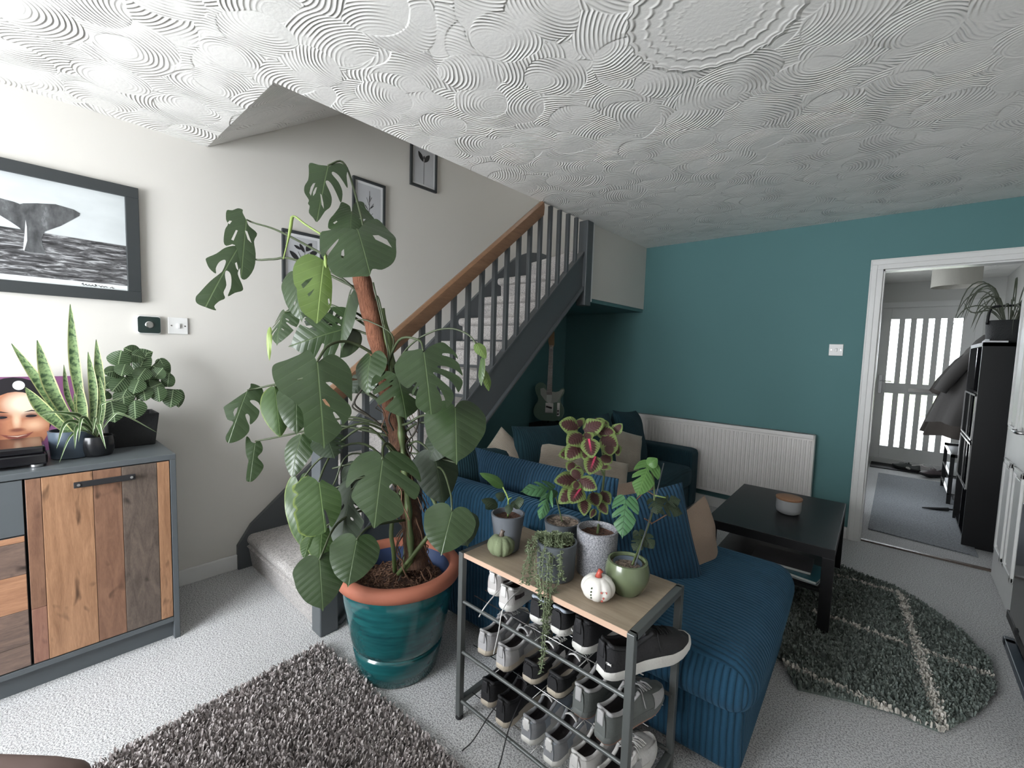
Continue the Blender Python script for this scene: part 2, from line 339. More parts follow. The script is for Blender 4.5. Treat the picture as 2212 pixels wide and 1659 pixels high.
def put(name, mb, mat, parent=None, smooth=False, bevel=0, kind=None, label=None, sub=0, auto=None):
    off = OFF.get(parent.name, Vector()) if parent else Vector()
    vs = mb.v if off.length == 0 else [(p[0] - off.x, p[1] - off.y, p[2] - off.z) for p in mb.v]
    me = bpy.data.meshes.new(name); me.from_pydata(vs, [], mb.f); me.validate()
    o = bpy.data.objects.new(name, me); COL.objects.link(o)
    bm = bmesh.new(); bm.from_mesh(me); bmesh.ops.recalc_face_normals(bm, faces=bm.faces); bm.to_mesh(me); bm.free()
    if mat: me.materials.append(M[mat] if isinstance(mat, str) else mat)
    if smooth: me.polygons.foreach_set('use_smooth', [True] * len(me.polygons))
    if smooth and auto: me.set_sharp_from_angle(angle=math.radians(auto))
    if parent: o.parent = parent; OFF[o.name] = off
    else: OFF[o.name] = Vector()
    if bevel:
        b = o.modifiers.new('bevel', 'BEVEL'); b.width = bevel; b.segments = 2; b.limit_method = 'ANGLE'
    if sub: q = o.modifiers.new('sub', 'SUBSURF'); q.levels = sub; q.render_levels = sub
    if kind: o['kind'] = kind
    if label: o['label'] = label
    return o
def tag(o, label, cat, group=None):
    o['label'] = label; o['category'] = cat
    if group: o['group'] = group
    return o
def thing(name, label, cat, loc, group=None):
    o = bpy.data.objects.new(name, None); o.empty_display_size = .05; COL.objects.link(o); o.location = loc; OFF[o.name] = Vector(loc)
    return tag(o, label, cat, group)
def struct(name, mb, mat, parent=None, **kw): return put(name, mb, mat, parent, kind='structure', **kw)
def dup_tree(o, parent=None, label=None):
    c = o.copy(); COL.objects.link(c); c.parent = parent
    if label: c['label'] = label
    for ch in list(o.children): dup_tree(ch, c)
    return c
def spline(P, n=12):
    P = [Vector(p) for p in P]
    if len(P) == 2: return [P[0].lerp(P[1], i / n) for i in range(n + 1)]
    Q = [P[0] * 2 - P[1]] + P + [P[-1] * 2 - P[-2]]; out = []
    per = max(2, n // (len(P) - 1))
    for i in range(1, len(Q) - 2):
        a, b, c, d = Q[i - 1:i + 3]
        for k in range(per):
            t = k / per; out.append(.5 * ((2 * b) + (c - a) * t + (2 * a - 5 * b + 4 * c - d) * t * t + (3 * b - a - 3 * c + d) * t ** 3))
    out.append(P[-1]); return out
CAMP = Vector((2.9425, 0, 1.37))

# ================================================================== ROOM
H = 2.436; D = 4.234; S = 0.935
struct('floor', MB().box(-.1, 4.1, -1.75, 9.0, -.1, 0), 'carpet')
struct('ceiling', MB().box(S, 4.1, -1.75, D, H, H + .25).box(-.1, S, -1.75, .746, H, H + .25), 'ceiling')
# sloping plaster over the foot of the stairs
mb = MB(); mb.prism([(.746, H), (1.53, 2.93), (2.6, 4.05), (2.6, 4.3), (.746, 2.75)], 0.0, S - .001, 'x'); struct('ceiling_stairwell', mb, 'ceiling')
struct('wall_left', MB().box(-.15, 0, -1.75, 5.0, 0, 5.0), 'cream')
# upper stairwell shell
struct('wall_stairwell', MB().box(S, S + .1, .5, 5.0, H + .25, 5.0).box(-.1, S + .1, 4.9, 5.0, 1.83, 5.0).box(-.1, S + .1, 2.5, 5.0, 4.9, 5.0).box(S, S+.1, D+.1, 5.0, 1.84, 5.), 'cream')
DL, DR, DH = 2.716, 3.56, 2.12
AW = .075
struct('wall_back', MB().box(-.1, S, D, D + .1, 0, 1.83).box(S, DL + AW - .02, D, D + .1, 0, 2.7).box(DL + AW - .02, DR + .02, D, D + .1, DH - AW + .02, 2.7).box(DR + .02, 4.0, D, D + .1, 0, 2.7), 'teal')
# teal side wall under the stairs
struct('wall_understair', MB().prism([(1.3, 0), (D, 0), (D, 2.0), (3.4, 1.9)], 0.0, .012, 'x'), 'teal')
struct('wall_right', MB().box(3.98, 4.1, -1.75, D, 0, 2.6), 'cream')
WX0, WX1, WZ0, WZ1 = .42, 2.20, .70, 2.05
struct('wall_front', MB().box(-.1, WX0, -1.75, -1.65, 0, 2.7).box(WX1, 4.1, -1.75, -1.65, 0, 2.7).box(WX0, WX1, -1.75, -1.65, 0, WZ0).box(WX0, WX1, -1.75, -1.65, WZ1, 2.7), 'cream')
wd = struct('window_1', MB().box(WX0, WX1, -1.73, -1.67, WZ0, WZ0 + .05).box(WX0, WX1, -1.73, -1.67, WZ1 - .05, WZ1).box(WX0, WX0 + .05, -1.73, -1.67, WZ0, WZ1).box(WX1 - .05, WX1, -1.73, -1.67, WZ0, WZ1).box(1.0, 1.05, -1.73, -1.67, WZ0, WZ1).box(1.6, 1.65, -1.73, -1.67, WZ0, WZ1), 'white')
# bulkhead that carries the landing over the corner
struct('wall_bulkhead', MB().box(S - .03, S + .012, 3.19, D + .005, 1.83, H + .25), 'cream')
struct('trim_1', MB().box(S - .035, S + .03, 3.176, 3.215, 1.80, H), 'white')
struct('trim_2', MB().box(.02, S + .004, 3.2, D, 1.80, 1.832), 'teal')
# baseboards
struct('baseboard_left', MB().box(0, .018, -1.65, .855, 0, .09), 'white', bevel=.004)
struct('baseboard_back', MB().box(S, DL, D - .018, D, 0, .09), 'white', bevel=.004)
# doorway architrave
def arch(name, x0, x1, z1, y, w=AW, t=.02, sgn=-1):
    m = MB()
    for a, b, q in ((0, w, t), (w * .12, w * .55, t + .006)):
        m.box(x0 + a, x0 + b, y, y + sgn * q, 0, z1 - b).box(x1 - b, x1 - a, y, y + sgn * q, 0, z1 - b).box(x0 + a, x1 - a, y, y + sgn * q, z1 - b, z1 - a)
    return struct(name, m, 'white', bevel=.003)
arch('trim_3', DL, DR + .06, DH, D)
struct('trim_4', MB().box(DL + AW - .02, DL + AW + .01, D, D + .1, 0, DH - AW).box(DR - .01, DR + .02, D, D + .1, 0, DH - AW).box(DL + AW, DR, D, D + .1, DH - AW - .01, DH - AW + .02), 'white')
struct('trim_5', MB().box(DL + AW, DR, D + .03, D + .06, 0, .012), 'plank_dark')
# ---- hall
HZ = 2.43; HY = 7.8
struct('wall_hall_left', MB().box(2.55, 2.66, D + .1, HY, 0, 2.6), 'hallwall')
struct('wall_hall_right', MB().box(3.80, 3.9, D + .1, HY, 0, 2.6), 'hallwall')
struct('ceiling_hall', MB().box(2.5, 4., D + .1, HY + .1, HZ, HZ + .1), 'ceiling')
FX0, FX1, FZ0, FZ1 = 2.68, 3.58, .07, 2.10
struct('wall_hall_end', MB().box(2.6, FX0 - .06, HY, HY + .12, 0, 2.6).box(FX1 + .06, 4., HY, HY + .12, 0, 2.6).box(FX0 - .06, FX1 + .06, HY, HY + .12, FZ1 + .07, 2.6), 'hallwall')
d1 = struct('door_1', MB().box(FX0 - .06, FX0, HY - .01, HY + .1, 0, FZ1 + .07).box(FX1, FX1 + .06, HY - .01, HY + .1, 0, FZ1 + .07).box(FX0, FX1, HY - .01, HY + .1, FZ1, FZ1 + .07).box(FX0, FX1, HY - .02, HY + .1, 0, FZ0), 'white')
U0, U1, L0, L1 = 1.10, 1.95, .24, .96
put('stile', MB().box(FX0, FX0 + .11, HY + .02, HY + .065, FZ0, FZ1), 'white', d1, bevel=.003)
put('stile', MB().box(FX1 - .11, FX1, HY + .02, HY + .065, FZ0, FZ1), 'white', d1, bevel=.003)
for a, b in ((FZ0, L0), (L1, U0), (U1, FZ1)): put('rail', MB().box(FX0 + .11, FX1 - .11, HY + .02, HY + .065, a, b), 'white', d1, bevel=.003)
gw = (FX1 - FX0 - .22); ns = 6
for k in range(1, ns):
    xc = FX0 + .11 + gw * k / ns
    for a, b in ((L0, L1), (U0, U1)): put('slat', MB().box(xc - .029, xc + .029, HY + .015, HY + .07, a, b), 'white', d1, bevel=.003)
gl = NG('clear_glass'); gl_t = gl.n('ShaderNodeBsdfTransparent'); gl_g = gl.n('ShaderNodeBsdfGlossy', i_Roughness=.02); gl_f = gl.n('ShaderNodeFresnel', i_IOR=1.45); gl_m = gl.n('ShaderNodeMixShader', i_0=gl_f.outputs[0])
gl.t.links.new(gl_t.outputs[0], gl_m.inputs[1]); gl.t.links.new(gl_g.outputs[0], gl_m.inputs[2]); gl.t.links.new(gl_m.outputs[0], gl.out.inputs[0]); M['glass'] = gl.m
for a, b in ((L0, L1), (U0, U1)): put('pane', MB().box(FX0 + .11, FX1 - .11, HY + .040, HY + .045, a, b), 'glass', d1)
put('letterbox', MB().box(3.02, 3.27, HY + .005, HY + .02, .99, 1.04), 'chrome', d1, bevel=.003)
hp = put('handle_plate', MB().box(FX0 + .035, FX0 + .075, HY + .01, HY + .02, .95, 1.2), 'chrome', d1, bevel=.003)
put('lever', MB().tube([(FX0 + .055, HY + .01, 1.12), (FX0 + .055, HY - .035, 1.12), (FX0 + .17, HY - .035, 1.12)], .008), 'chrome', hp)
# outside
def hedge():
    g = NG('garden_green'); v = g.obj(); n = g.noise(v, 3, 4); g.col(g.ramp(n, [(.4, (.45, .55, .3)), (.7, (.7, .8, .5))])); g.rough(.9); return g.m
M['garden'] = hedge(); M['paving'] = plain('pale_paving', (.55, .53, .5), .8)
struct('floor_path', MB().box(-4, 10, HY + .15, 25, -.15, -.05), 'paving')
lawn = put('garden_hedge', MB().round_box(-3, 9, 16, 17.5, -.1, 1.0, .3, 6), 'garden', smooth=True); tag(lawn, 'pale green garden hedge seen through the glass of the front door', 'hedge')
# open panel door at the right jamb
d2 = struct('door_2', MB().box(3.475, 3.515, 3.44, 4.19, .01, 2.03), 'white', bevel=.003)
for z0, z1 in ((.20, .80), (.98, 1.85)):
    for y0, y1 in ((3.53, 3.78), (3.86, 4.10)):
        put('panel_moulding', MB().box(3.461, 3.475, y0, y1, z0, z0 + .03).box(3.461, 3.475, y0, y1, z1 - .03, z1).box(3.461, 3.475, y0, y0 + .03, z0, z1).box(3.461, 3.475, y1 - .03, y1, z0, z1), 'white', d2, bevel=.004)
        put('panel', MB().box(3.467, 3.477, y0 + .05, y1 - .05, z0 + .05, z1 - .05), 'white', d2, bevel=.004)

hd2 = put('handle_plate', MB().box(3.470, 3.476, 3.49, 3.53, .92, 1.10), 'chrome', d2, bevel=.002)
put('lever', MB().tube([(3.472, 3.51, 1.02), (3.425, 3.51, 1.02), (3.422, 3.52, 1.02), (3.422, 3.62, 1.02)], .009, 8), 'chrome', hd2, smooth=True)
# ================================================================== STAIRCASE
st = thing('staircase', 'dark grey staircase with carpeted steps, brown handrail and square balusters along the cream wall', 'staircase', (S, .92, 0))
RZ, GO, Y0 = .2052, .238, .93
nst = 10
for k in range(nst):
    z1 = RZ * (k + 1); z0 = RZ * k - (.05 if k else 0); y0 = Y0 + GO * k
    prof = [(y0 + .03, z0 + .045), (y0 + .022, z1 - .07)] if k else [(y0, 0), (y0 - .018, z1 * .55), (y0 - .03, z1 - .07)]
    for a in range(9):
        t = -PI / 2 * .6 + PI * .80 * a / 8 ; prof.append((y0 + .005 - .032 * math.cos(t), z1 - .034 + .034 * math.sin(t)))
    prof += [(y0 + GO + .035, z1), (y0 + GO + .035, z1 - .02), (y0 + .05, z0 + .06)]
    put('step', MB().prism(prof, .035, S - .03, 'x'), 'stair_carpet', st, smooth=True, auto=40)
# winding top steps
zt = RZ * nst; yt = Y0 + GO * nst
put('winder_step', MB().prism([(.035, yt + .16), (S - .02, yt - .12), (S - .02, yt + .2), (.035, yt + .7)], zt - .02, zt + RZ), 'stair_carpet', st, bevel=.02)
put('winder_step', MB().prism([(.035, yt + .6), (S - .02, yt + .02), (S - .02, yt + .3), (.3, 4.8), (.035, 4.8)], zt, zt + RZ * 1.16), 'stair_carpet', st, bevel=.02)
# wall string: straight board then a swept curve
top = [(.872, .165), (.915, .245)]
top = [(.855, 0), (.855, .15), (.90, .225)]
y_ = 2.95
for yy in (3.05, ): pass
sl = RZ / GO
line = [(.855, 0.0), (.855, .145), (.93, .26)] + [(y, RZ + .055 + (y - .93) * sl) for y in (1.5, 2.2, 2.8, 3.05)] + [(3.2, 2.21), (3.33, 2.30), (3.5, 2.37), (3.7, 2.40), (3.95, 2.39)]
bot = [(3.95, 1.8), (3.0, 1.4), (1.2, 0)]
put('wall_string', MB().prism(line + bot, .0, .032, 'x'), 'grey_paint', st)
# outer string
def zs(y): return 1.06 + .905 * (y - 1.86)
def zb(y): return .878 + .905 * (y - 1.977)
ya, yb = .95, 3.16
put('outer_string', MB().prism([(ya, max(0, zb(ya))), (ya, zs(ya)), (yb, zs(yb)), (yb, zb(yb)), (1.03, 0.0), (.95, 0)], S - .03, S + .012, 'x'), 'grey_paint', st)
put('string_cap', MB().prism([(ya, zs(ya)), (ya, zs(ya) + .022), (yb, zs(yb) + .022), (yb, zs(yb))], S - .035, S + .022, 'x'), 'grey_paint', st, bevel=.004)
put('string_bead', MB().prism([(1.02, 0.0), (.985, 0.0), (yb, zb(yb) + .03), (yb, zb(yb))], S - .03, S + .035, 'x'), 'grey_paint', st, bevel=.006)
put('soffit', MB().prism([(1.0, .0), (yb, .862 * (yb - .93) - .03), (yb, .862 * (yb - .93) - .002), (1.0, .055)], .02, S - .02, 'x'), 'grey_paint', st)
nb = put('newel_post', MB().box(.905, .995, .905, .995, 0, .97), 'grey_paint', st, bevel=.006)
put('newel_cap', MB().box(.895, 1.005, .895, 1.005, .97, 1.0), 'grey_paint', nb, bevel=.008)
put('newel_post', MB().box(S - .04, S + .045, 3.085, 3.175, 1.76, H), 'grey_paint', st, bevel=.006)
def zr(y): return 1.452 + .817 * (y - 1.315)
for k in range(-4, 14):
    y = 1.507 + .1135 * k
    z0 = zs(y) + .005; z1 = min(H - .002, zr(y) - .06)
    put('baluster', MB().box(S - .013, S + .015, y - .014, y + .014, z0, z1), 'grey_paint', st, bevel=.003)
yh = 2.515
rail = MB(); prof = [(-.032, -.10), (.032, -.10), (.036, -.045), (.030, -.012), (.012, 0), (-.012, 0), (-.030, -.012), (-.036, -.045)]
vs = []
for y in (.96, yh):
    for a, b in prof: vs.append((S + .01 + a, y, zr(y) + b))
n = len(prof); rail.add(vs, [tuple(range(n)), tuple(range(2 * n - 1, n - 1, -1))] + [(k, (k + 1) % n, n + (k + 1) % n, n + k) for k in range(n)])
put('handrail', rail, 'rail_wood', st, smooth=True, auto=35)

# ================================================================== RADIATOR, SWITCHES
rd = thing('radiator', 'white ribbed panel radiator on the teal wall behind the coffee table', 'radiator', (1.7, D, .16))
RX0, RX1, RZ0, RZ1, RY = .90, 2.466, .155, .784, D - .10
put('panel', MB().box(RX0, RX1, RY + .008, RY + .05, RZ0, RZ1), 'rad', rd, bevel=.006)
put('top_grille', MB().box(RX0, RX1, RY, D - .03, RZ1 - .035, RZ1), 'rad', rd, bevel=.005)
put('side_cover', MB().box(RX1 - .004, RX1 + .006, RY + .01, D - .02, RZ0 + .01, RZ1 - .005), 'rad', rd, bevel=.002)
nf = 47
for k in range(nf):
    x = RX0 + .022 + (RX1 - RX0 - .044) * k / (nf - 1)
    put('flute', MB().prism([(x - .010, RY + .010), (x - .005, RY + .001), (x + .005, RY + .001), (x + .010, RY + .010)], RZ0 + .03, RZ1 - .05), 'rad', rd)
put('valve', MB().tube([(RX1 - .03, D - .06, .0), (RX1 - .03, D - .06, .15)], .009).tube([(RX1 - .03, D - .06, .08), (RX1 - .03, D - .06, .14)], .018, 12), 'white', rd, smooth=True, auto=40)
def switch(name, c, axis, label, w=.088, rocker=.012):
    t = thing(name, label, 'light switch', c)
    x, y, z = c
    def bx(a0, a1, d0, d1, z0, z1):
        return MB().box(x + d0, x + d1, y + a0, y + a1, z + z0, z + z1) if axis == 'x' else MB().box(x + a0, x + a1, y - d1, y - d0, z + z0, z + z1)
    put('plate', bx(-w / 2, w / 2, 0, .009, -w / 2, w / 2), 'white', t, bevel=.003)
    put('rocker', bx(-.006, .008, .009, .017, -.013, .013), 'white', t, bevel=.002)
    for s in (-1, 1): put('screw', bx(s * .03 - .003, s * .03 + .003, .009, .0105, -.003, .003), 'chrome', t)
    return t
switch('light_switch', (0, 0.594, 1.45), 'x', 'white square light switch on the cream wall right of the thermostat')
switch('light_switch', (2.55, D, 1.455), 'y', 'white square light switch on the teal wall left of the doorway', .09)
tc = (0, 0.469, 1.447); th = thing('thermostat', 'black glass faced square thermostat with a round silver dial on the cream wall', 'thermostat', tc)
M['thermo'] = plain('dark_green_glass', (.016, .03, .028), .12)
put('body', MB().box(0, .024, tc[1] - .051, tc[1] + .051, tc[2] - .048, tc[2] + .048), 'white', th, bevel=.012)
rp_ = []
for k in range(32):
    a = 2 * PI * k / 32; cx_ = (.034 if math.cos(a) > 0 else -.034); cz_ = (.030 if math.sin(a) > 0 else -.030); rp_.append((tc[1] + cx_ + .012 * math.cos(a), tc[2] + cz_ + .012 * math.sin(a)))
put('face', MB().prism(rp_, .024, .0265, 'x'), 'thermo', th)
dl = MB(); dl.lathe([(0, 0), (.017, 0), (.017, .004), (.014, .006), (0, .006)], n=28); dl.v = [(.027 + p[2], tc[1] + p[0], tc[2] + p[1] + .001) for p in dl.v]
put('dial', dl, 'chrome', th, smooth=True, auto=30)

# ================================================================== PICTURES
M['frame_black'] = plain('black_picture_frame', (0.030, 0.035, 0.037), .45)
M['paper'] = plain('white_paper', (0.70, 0.71, 0.72), .6, var=.01)
M['paper_grey'] = plain('pale_grey_print', (0.50, 0.51, 0.53), .6, var=.12)
def frame(root, y0, y1, z0, z1, t, d=.022, inner='paper', matm=0):
    m = MB().box(0.002, d, y0, y1, z1 - t, z1).box(.002, d, y0, y1, z0, z0 + t).box(.002, d, y0, y0 + t, z0 + t, z1 - t).box(.002, d, y1 - t, y1, z0 + t, z1 - t)
    put('frame', m, 'frame_black', root, bevel=.002)
    put('print', MB().box(.002, d * .45, y0 + t, y1 - t, z0 + t, z1 - t), inner, root)
# whale tail photograph
wy1, wz0, wz1 = .442, 1.558, 2.1215; wy0 = wy1 - 1.02; tt = .052
def sea_mat():
    g = NG('sea_and_sky_print'); v = g.obj(); x, y, z = g.xyz(v)
    hz = 1.555 + .255 - 1.558
    n = g.noise(g.scale(v, (1, 2.2, 15)), 5.5, 6, .65, .8)
    sea = g.ramp(n, [(0.38, (.018, .018, .020)), (0.52, (.10, .10, .105)), (0.66, (.45, .46, .47))])
    sky = g.mix(g.noise(g.scale(v, (1, 2, 4)), 2.5, 3), (.44, .47, .48), (.66, .70, .71))
    hor = g.math('ADD', 1.835 - wz0, g.math('MULTIPLY', y, -.012))
    f = g.math('MULTIPLY', g.math('SUBTRACT', z, hor), 300, clamp=True)
    c = g.mix(f, sea, sky)
    c = g.mix(g.math('MULTIPLY', g.math('SUBTRACT', .078, z), 500, clamp=True), c, (.72, .76, .76))
    g.col(c); g.rough(.35); return g.m
M['sea'] = sea_mat()
wp = thing('framed_print', 'large black framed photograph of a whale tail rising from the sea on the cream wall', 'picture', (0, wy1 - .5, wz0))
frame(wp, wy0, wy1, wz0, wz1, tt, .03, 'sea')
def whale_mat():
    g = NG('whale_print'); v = g.obj(); n = g.noise(g.scale(v, (1, 12, 6)), 2.2, 5, .6)
    g.col(g.ramp(n, [(.35, (.045, .047, .05)), (.6, (.11, .115, .12)), (.78, (.3, .31, .32))])); g.rough(.35); return g.m
M['whale'] = whale_mat()
X0 = .0137
fl = [(0.014, 0.23, 1.95), (0.014, 0.21, 1.962), (0.014, 0.151, 1.971), (0.014, 0.093, 1.96), (0.014, 0.052, 1.949), (0.014, 0.042, 1.943), (0.014, 0.025, 1.948), (0.014, -0.014, 1.953), (0.014, -.10, 1.985), (0.014, -.135, 1.955), (.014, -.10, 1.925), (0.014, -0.017, 1.881), (0.014, 0.015, 1.859), (0.014, 0.037, 1.841), (0.014, 0.05, 1.818), (0.014, 0.053, 1.789), (0.014, 0.044, 1.743), (0.014, 0.079, 1.741), (0.014, 0.114, 1.742), (0.014, 0.104, 1.779), (0.014, 0.102, 1.811), (0.014, 0.113, 1.842), (0.014, 0.163, 1.877), (0.014, 0.201, 1.913), (0.014, 0.227, 1.938)]
put('whale_tail', MB().prism([(p[1], p[2]) for p in fl], .0135, .0145, 'x'), 'whale', wp)
M['ink'] = plain('ink', (.02, .02, .022), .6)
M['tail_streak'] = plain('white_spray', (.6, .62, .63), .5)
put('spray', MB().prism([(p[1], p[2]) for p in ((0.015, 0.056, 1.879), (0.015, 0.059, 1.85), (0.015, 0.058, 1.79), (0.015, 0.048, 1.744), (0.015, 0.044, 1.747), (0.015, 0.051, 1.818))], .0145, .0150, 'x'), 'tail_streak', wp)
# pencilled signature on the lower margin
sg = MB(); py = wy1 - tt - .165
rs = random.Random(2); pts = []
for k in range(34): pts.append((.0142, py + .0035 * k + .002 * math.sin(k * 2.1), wz0 + tt + .0125 + .0055 * math.sin(k * 1.9) * (1.3 if k in (0, 1, 13, 14, 15) else .6) - .0001 * k))
sg.tube(spline(pts[:16], 60), .0011, 4).tube(spline(pts[17:27], 40), .0011, 4).tube(spline(pts[29:], 20), .0011, 4)
put('signature', sg, 'ink', wp)
# three botanical prints up the stairs
def leaf_poly(c, ang, L, W):
    out = []
    for k in range(16):
        t = k / 16; s = 1 if t < .5 else -1; q = (t if t < .5 else 1 - t) * 2
        w = math.sin(q * PI) ** .8 * W / 2
        a, b = q * L, s * w; out.append((c[0] + a * math.cos(ang) - b * math.sin(ang), c[1] + a * math.sin(ang) + b * math.cos(ang)))
    return out
def botanical(yc, zt, zb_, label, leaves, stem, w=.255):
    r = thing('framed_print', label, 'picture', (0, yc, zb_), 'botanical prints beside the stairs')
    frame(r, yc - w / 2, yc + w / 2, zb_, zt, .018, .022, 'paper')
    put('picture_paper', MB().box(.0098, .0106, yc - w / 2 + .035, yc + w / 2 - .035, zb_ + .035, zt - .035), 'paper_grey', r)
    m = MB()
    for c, a, L, W in leaves: m.prism(leaf_poly((yc + c[0], (zt + zb_) / 2 + c[1]), a, L, W), .0108, .0118, 'x')
    put('leaf_drawing', m, 'ink', r); q = MB()
    for s_ in stem: q.tube([(.011, yc + a, (zt + zb_) / 2 + b) for a, b in s_], .0014, 4)
    put('stem_drawing', q, 'ink', r)
botanical(1.255, 2.085, 1.755, 'lowest of the three small black framed botanical prints, behind the monstera', [((-.02, -.02), 2.4, .085, .03), ((-.005, .0), 4.1, .075, .035), ((.01, .04), 2.1, .06, .022), ((.02, .05), 1.0, .07, .035), ((-.01, .055), 2.7, .05, .018), ((.045, .04), .3, .05, .03), ((.0, -.05), 4.2, .06, .028)], [[(.0, -.12), (.0, -.05), (.015, .05)], [(0, -.02), (-.03, .04)], [(.01, .02), (.05, .05)]])
botanical(1.722, 2.545, 2.205, 'middle one of the three small black framed prints, with a fine grey twig drawing', [((.0, .03), 1.4, .04, .006), ((-.01, -.03), 2.3, .035, .006), ((.01, -.02), .8, .04, .006)], [[(0, -.12), (.003, .10)], [(0, -.05), (-.03, .0)], [(0, -.03), (.035, .02)], [(0, .0), (-.02, .05)], [(0, .02), (.02, .06)], [(0, -.08), (.03, -.05)], [(0, -.08), (-.035, -.06)]])
botanical(2.195, 2.955, 2.625, 'highest of the three small black framed botanical prints, cut by the ceiling edge', [((-.005, .04), 2.2, .085, .035), ((.005, .04), .95, .085, .035), ((.0, .06), 1.5, .03, .012)], [[(0, -.13), (.002, .045)]])

# ================================================================== SIDEBOARD
sb = thing('sideboard', 'dark grey sideboard with reclaimed plank doors against the cream wall', 'sideboard', (.27, -.2, 0))
SX, SY1, SZ, SY0 = .5257, .468, .8626, -.98
put('top_panel', MB().box(.02, SX, SY0, SY1, SZ - .024, SZ), 'charcoal', sb, bevel=.002)
put('side_panel', MB().box(.02, SX, SY1 - .022, SY1, 0, SZ - .024), 'charcoal', sb, bevel=.002)
put('side_panel', MB().box(.02, SX, SY0, SY0 + .022, 0, SZ - .024), 'charcoal', sb, bevel=.002)
put('back_panel', MB().box(.02, .03, SY0, SY1, .05, SZ - .024), 'charcoal', sb)
put('bottom_panel', MB().box(.03, SX, SY0 + .022, SY1 - .022, .085, .107), 'charcoal', sb, bevel=.002)
put('plinth', MB().box(.46, .49, SY0 + .022, SY1 - .022, 0, .085), 'charcoal', sb)
put('carcass_divider', MB().box(.03, SX - .03, -.012, .008, .107, SZ - .024), 'black_matt', sb)
dr = put('door', MB().box(SX - .022, SX - .008, .010, .444, .112, .834), 'charcoal', sb)
ed = [.010, .052, .195, .283, .400, .444]
mats = ['plank_brown', 'plank_tan', 'plank_brown', 'plank_dark', 'plank_tan']
put('plank', MB().box(SX - .008, SX, ed[0] + .001, ed[1] - .0005, .33, .834), 'plank_brown', dr, bevel=.0015)
put('plank', MB().box(SX - .008, SX - .0005, ed[0] + .001, ed[1] - .0005, .112, .329), 'plank_red', dr, bevel=.0015)
for k in range(1, 5):
    put('plank', MB().box(SX - .008, SX + .0004 * (k % 2), ed[k] + .0005, ed[k + 1] - .0005, .112, .834), mats[k], dr, bevel=.0015)
hd = put('handle', MB().box(SX + .012, SX + .018, .138, .325, .778, .802).box(SX, SX + .014, .145, .158, .783, .797).box(SX, SX + .014, .305, .318, .783, .797), 'black_matt', dr, bevel=.002)
for y in (.152, .312): put('rivet', MB().tube([(SX + .018, y, .790), (SX + .021, y, .790)], .0055, 10), 'chrome', hd)
zz = [.112, .20, .335, .475, .60, .622]
hm = ['plank_h_dark', 'plank_h_dark', 'plank_h_tan', 'plank_h_dark', 'plank_h_tan']
dw = put('drawer_front', MB().box(SX - .022, SX - .008, -.45, .004, .112, .622), 'charcoal', sb)
for k in range(5): put('plank', MB().box(SX - .008, SX + .0004 * (k % 2), -.45, .003, zz[k] + .0005, zz[k + 1] - .0005), hm[k], dw, bevel=.0015)
put('grey_panel', MB().box(SX - .02, SX - .004, -.45, .004, .627, .834), 'charcoal', sb, bevel=.001)

# record sleeve with a portrait, leaning behind the player
M['mauve'] = plain('mauve_print', (.20, .075, .17), .4)
M['skin'] = plain('portrait_skin', (.50, .23, .13), .4, var=.35)
M['skin_light'] = plain('portrait_highlight', (.75, .58, .45), .4, var=.15)
M['hair'] = plain('portrait_hair', (.012, .010, .014), .4)
M['lip'] = plain('portrait_lip', (.22, .065, .05), .4)
M['shade'] = plain('portrait_shadow_print', (.22, .075, .04), .5, var=.3)
rsv = thing('record_sleeve', 'square card cover printed with a smiling face on mauve, propped behind the snake plant', 'record sleeve', (.10, .0, SZ))
SYc, Sw = .019, .33; sxx = .105
zz0, zz1 = SZ + .001, SZ + .332
put('card', MB().box(sxx - .004, sxx, SYc - Sw / 2, SYc + Sw / 2, zz0, zz1), 'mauve', rsv)
def face_poly(cy, cz, ry, rz, n=28, a0=0, a1=2 * PI, m=None):
    P = [(cy + ry * math.cos(a0 + (a1 - a0) * k / n), cz + rz * math.sin(a0 + (a1 - a0) * k / n)) for k in range(n if a1 - a0 > 6.2 else n + 1)]
    return [(max(SYc - Sw / 2, min(SYc + Sw / 2, a)), max(zz0, min(zz1, b))) for a, b in P]
fy = -.005; fz = SZ + .150
def face_mat():
    g = NG('portrait_print'); x, y, z = g.xyz(g.n('ShaderNodeNewGeometry').outputs['Position'])
    def blob(cy, cz, ry, rz):
        a = g.math('DIVIDE', g.math('SUBTRACT', y, cy), ry); b = g.math('DIVIDE', g.math('SUBTRACT', z, cz), rz)
        d = g.math('SQRT', g.math('ADD', g.math('MULTIPLY', a, a), g.math('MULTIPLY', b, b))); return g.math('SUBTRACT', 1, d, clamp=True)
    c = g.mix(g.noise(g.obj(), 30, 3), (.36, .14, .075), (.50, .23, .13))
    c = g.mix(g.math('MULTIPLY', blob(fy + .030, fz + .065, .075, .065), 1.7, clamp=True), c, (.78, .64, .50))
    c = g.mix(g.math('MULTIPLY', blob(fy + .004, fz - .005, .016, .05), 1.3, clamp=True), c, (.72, .48, .33))
    c = g.mix(g.math('MULTIPLY', blob(fy + .055, fz - .030, .045, .035), 1.2, clamp=True), c, (.70, .42, .27))
    c = g.mix(g.math('MULTIPLY', blob(fy - .070, fz - .03, .05, .09), 1.2, clamp=True), c, (.20, .06, .04))
    for s_ in (-1, 1): c = g.mix(g.math('MULTIPLY', blob(fy + .004 + s_ * .042, fz + .012, .032, .020), 1.2, clamp=True), c, (.16, .055, .04))
    c = g.mix(g.math('MULTIPLY', blob(fy + .004, fz - .048, .030, .012), 1.6, clamp=True), c, (.20, .07, .045))
    g.col(c); g.rough(.35); return g.m
M['face'] = face_mat()
def pp(name, poly, lay, mt): put(name, MB().prism(poly, sxx + .0002 * lay, sxx + .0002 * (lay + 1), 'x'), mt, rsv)
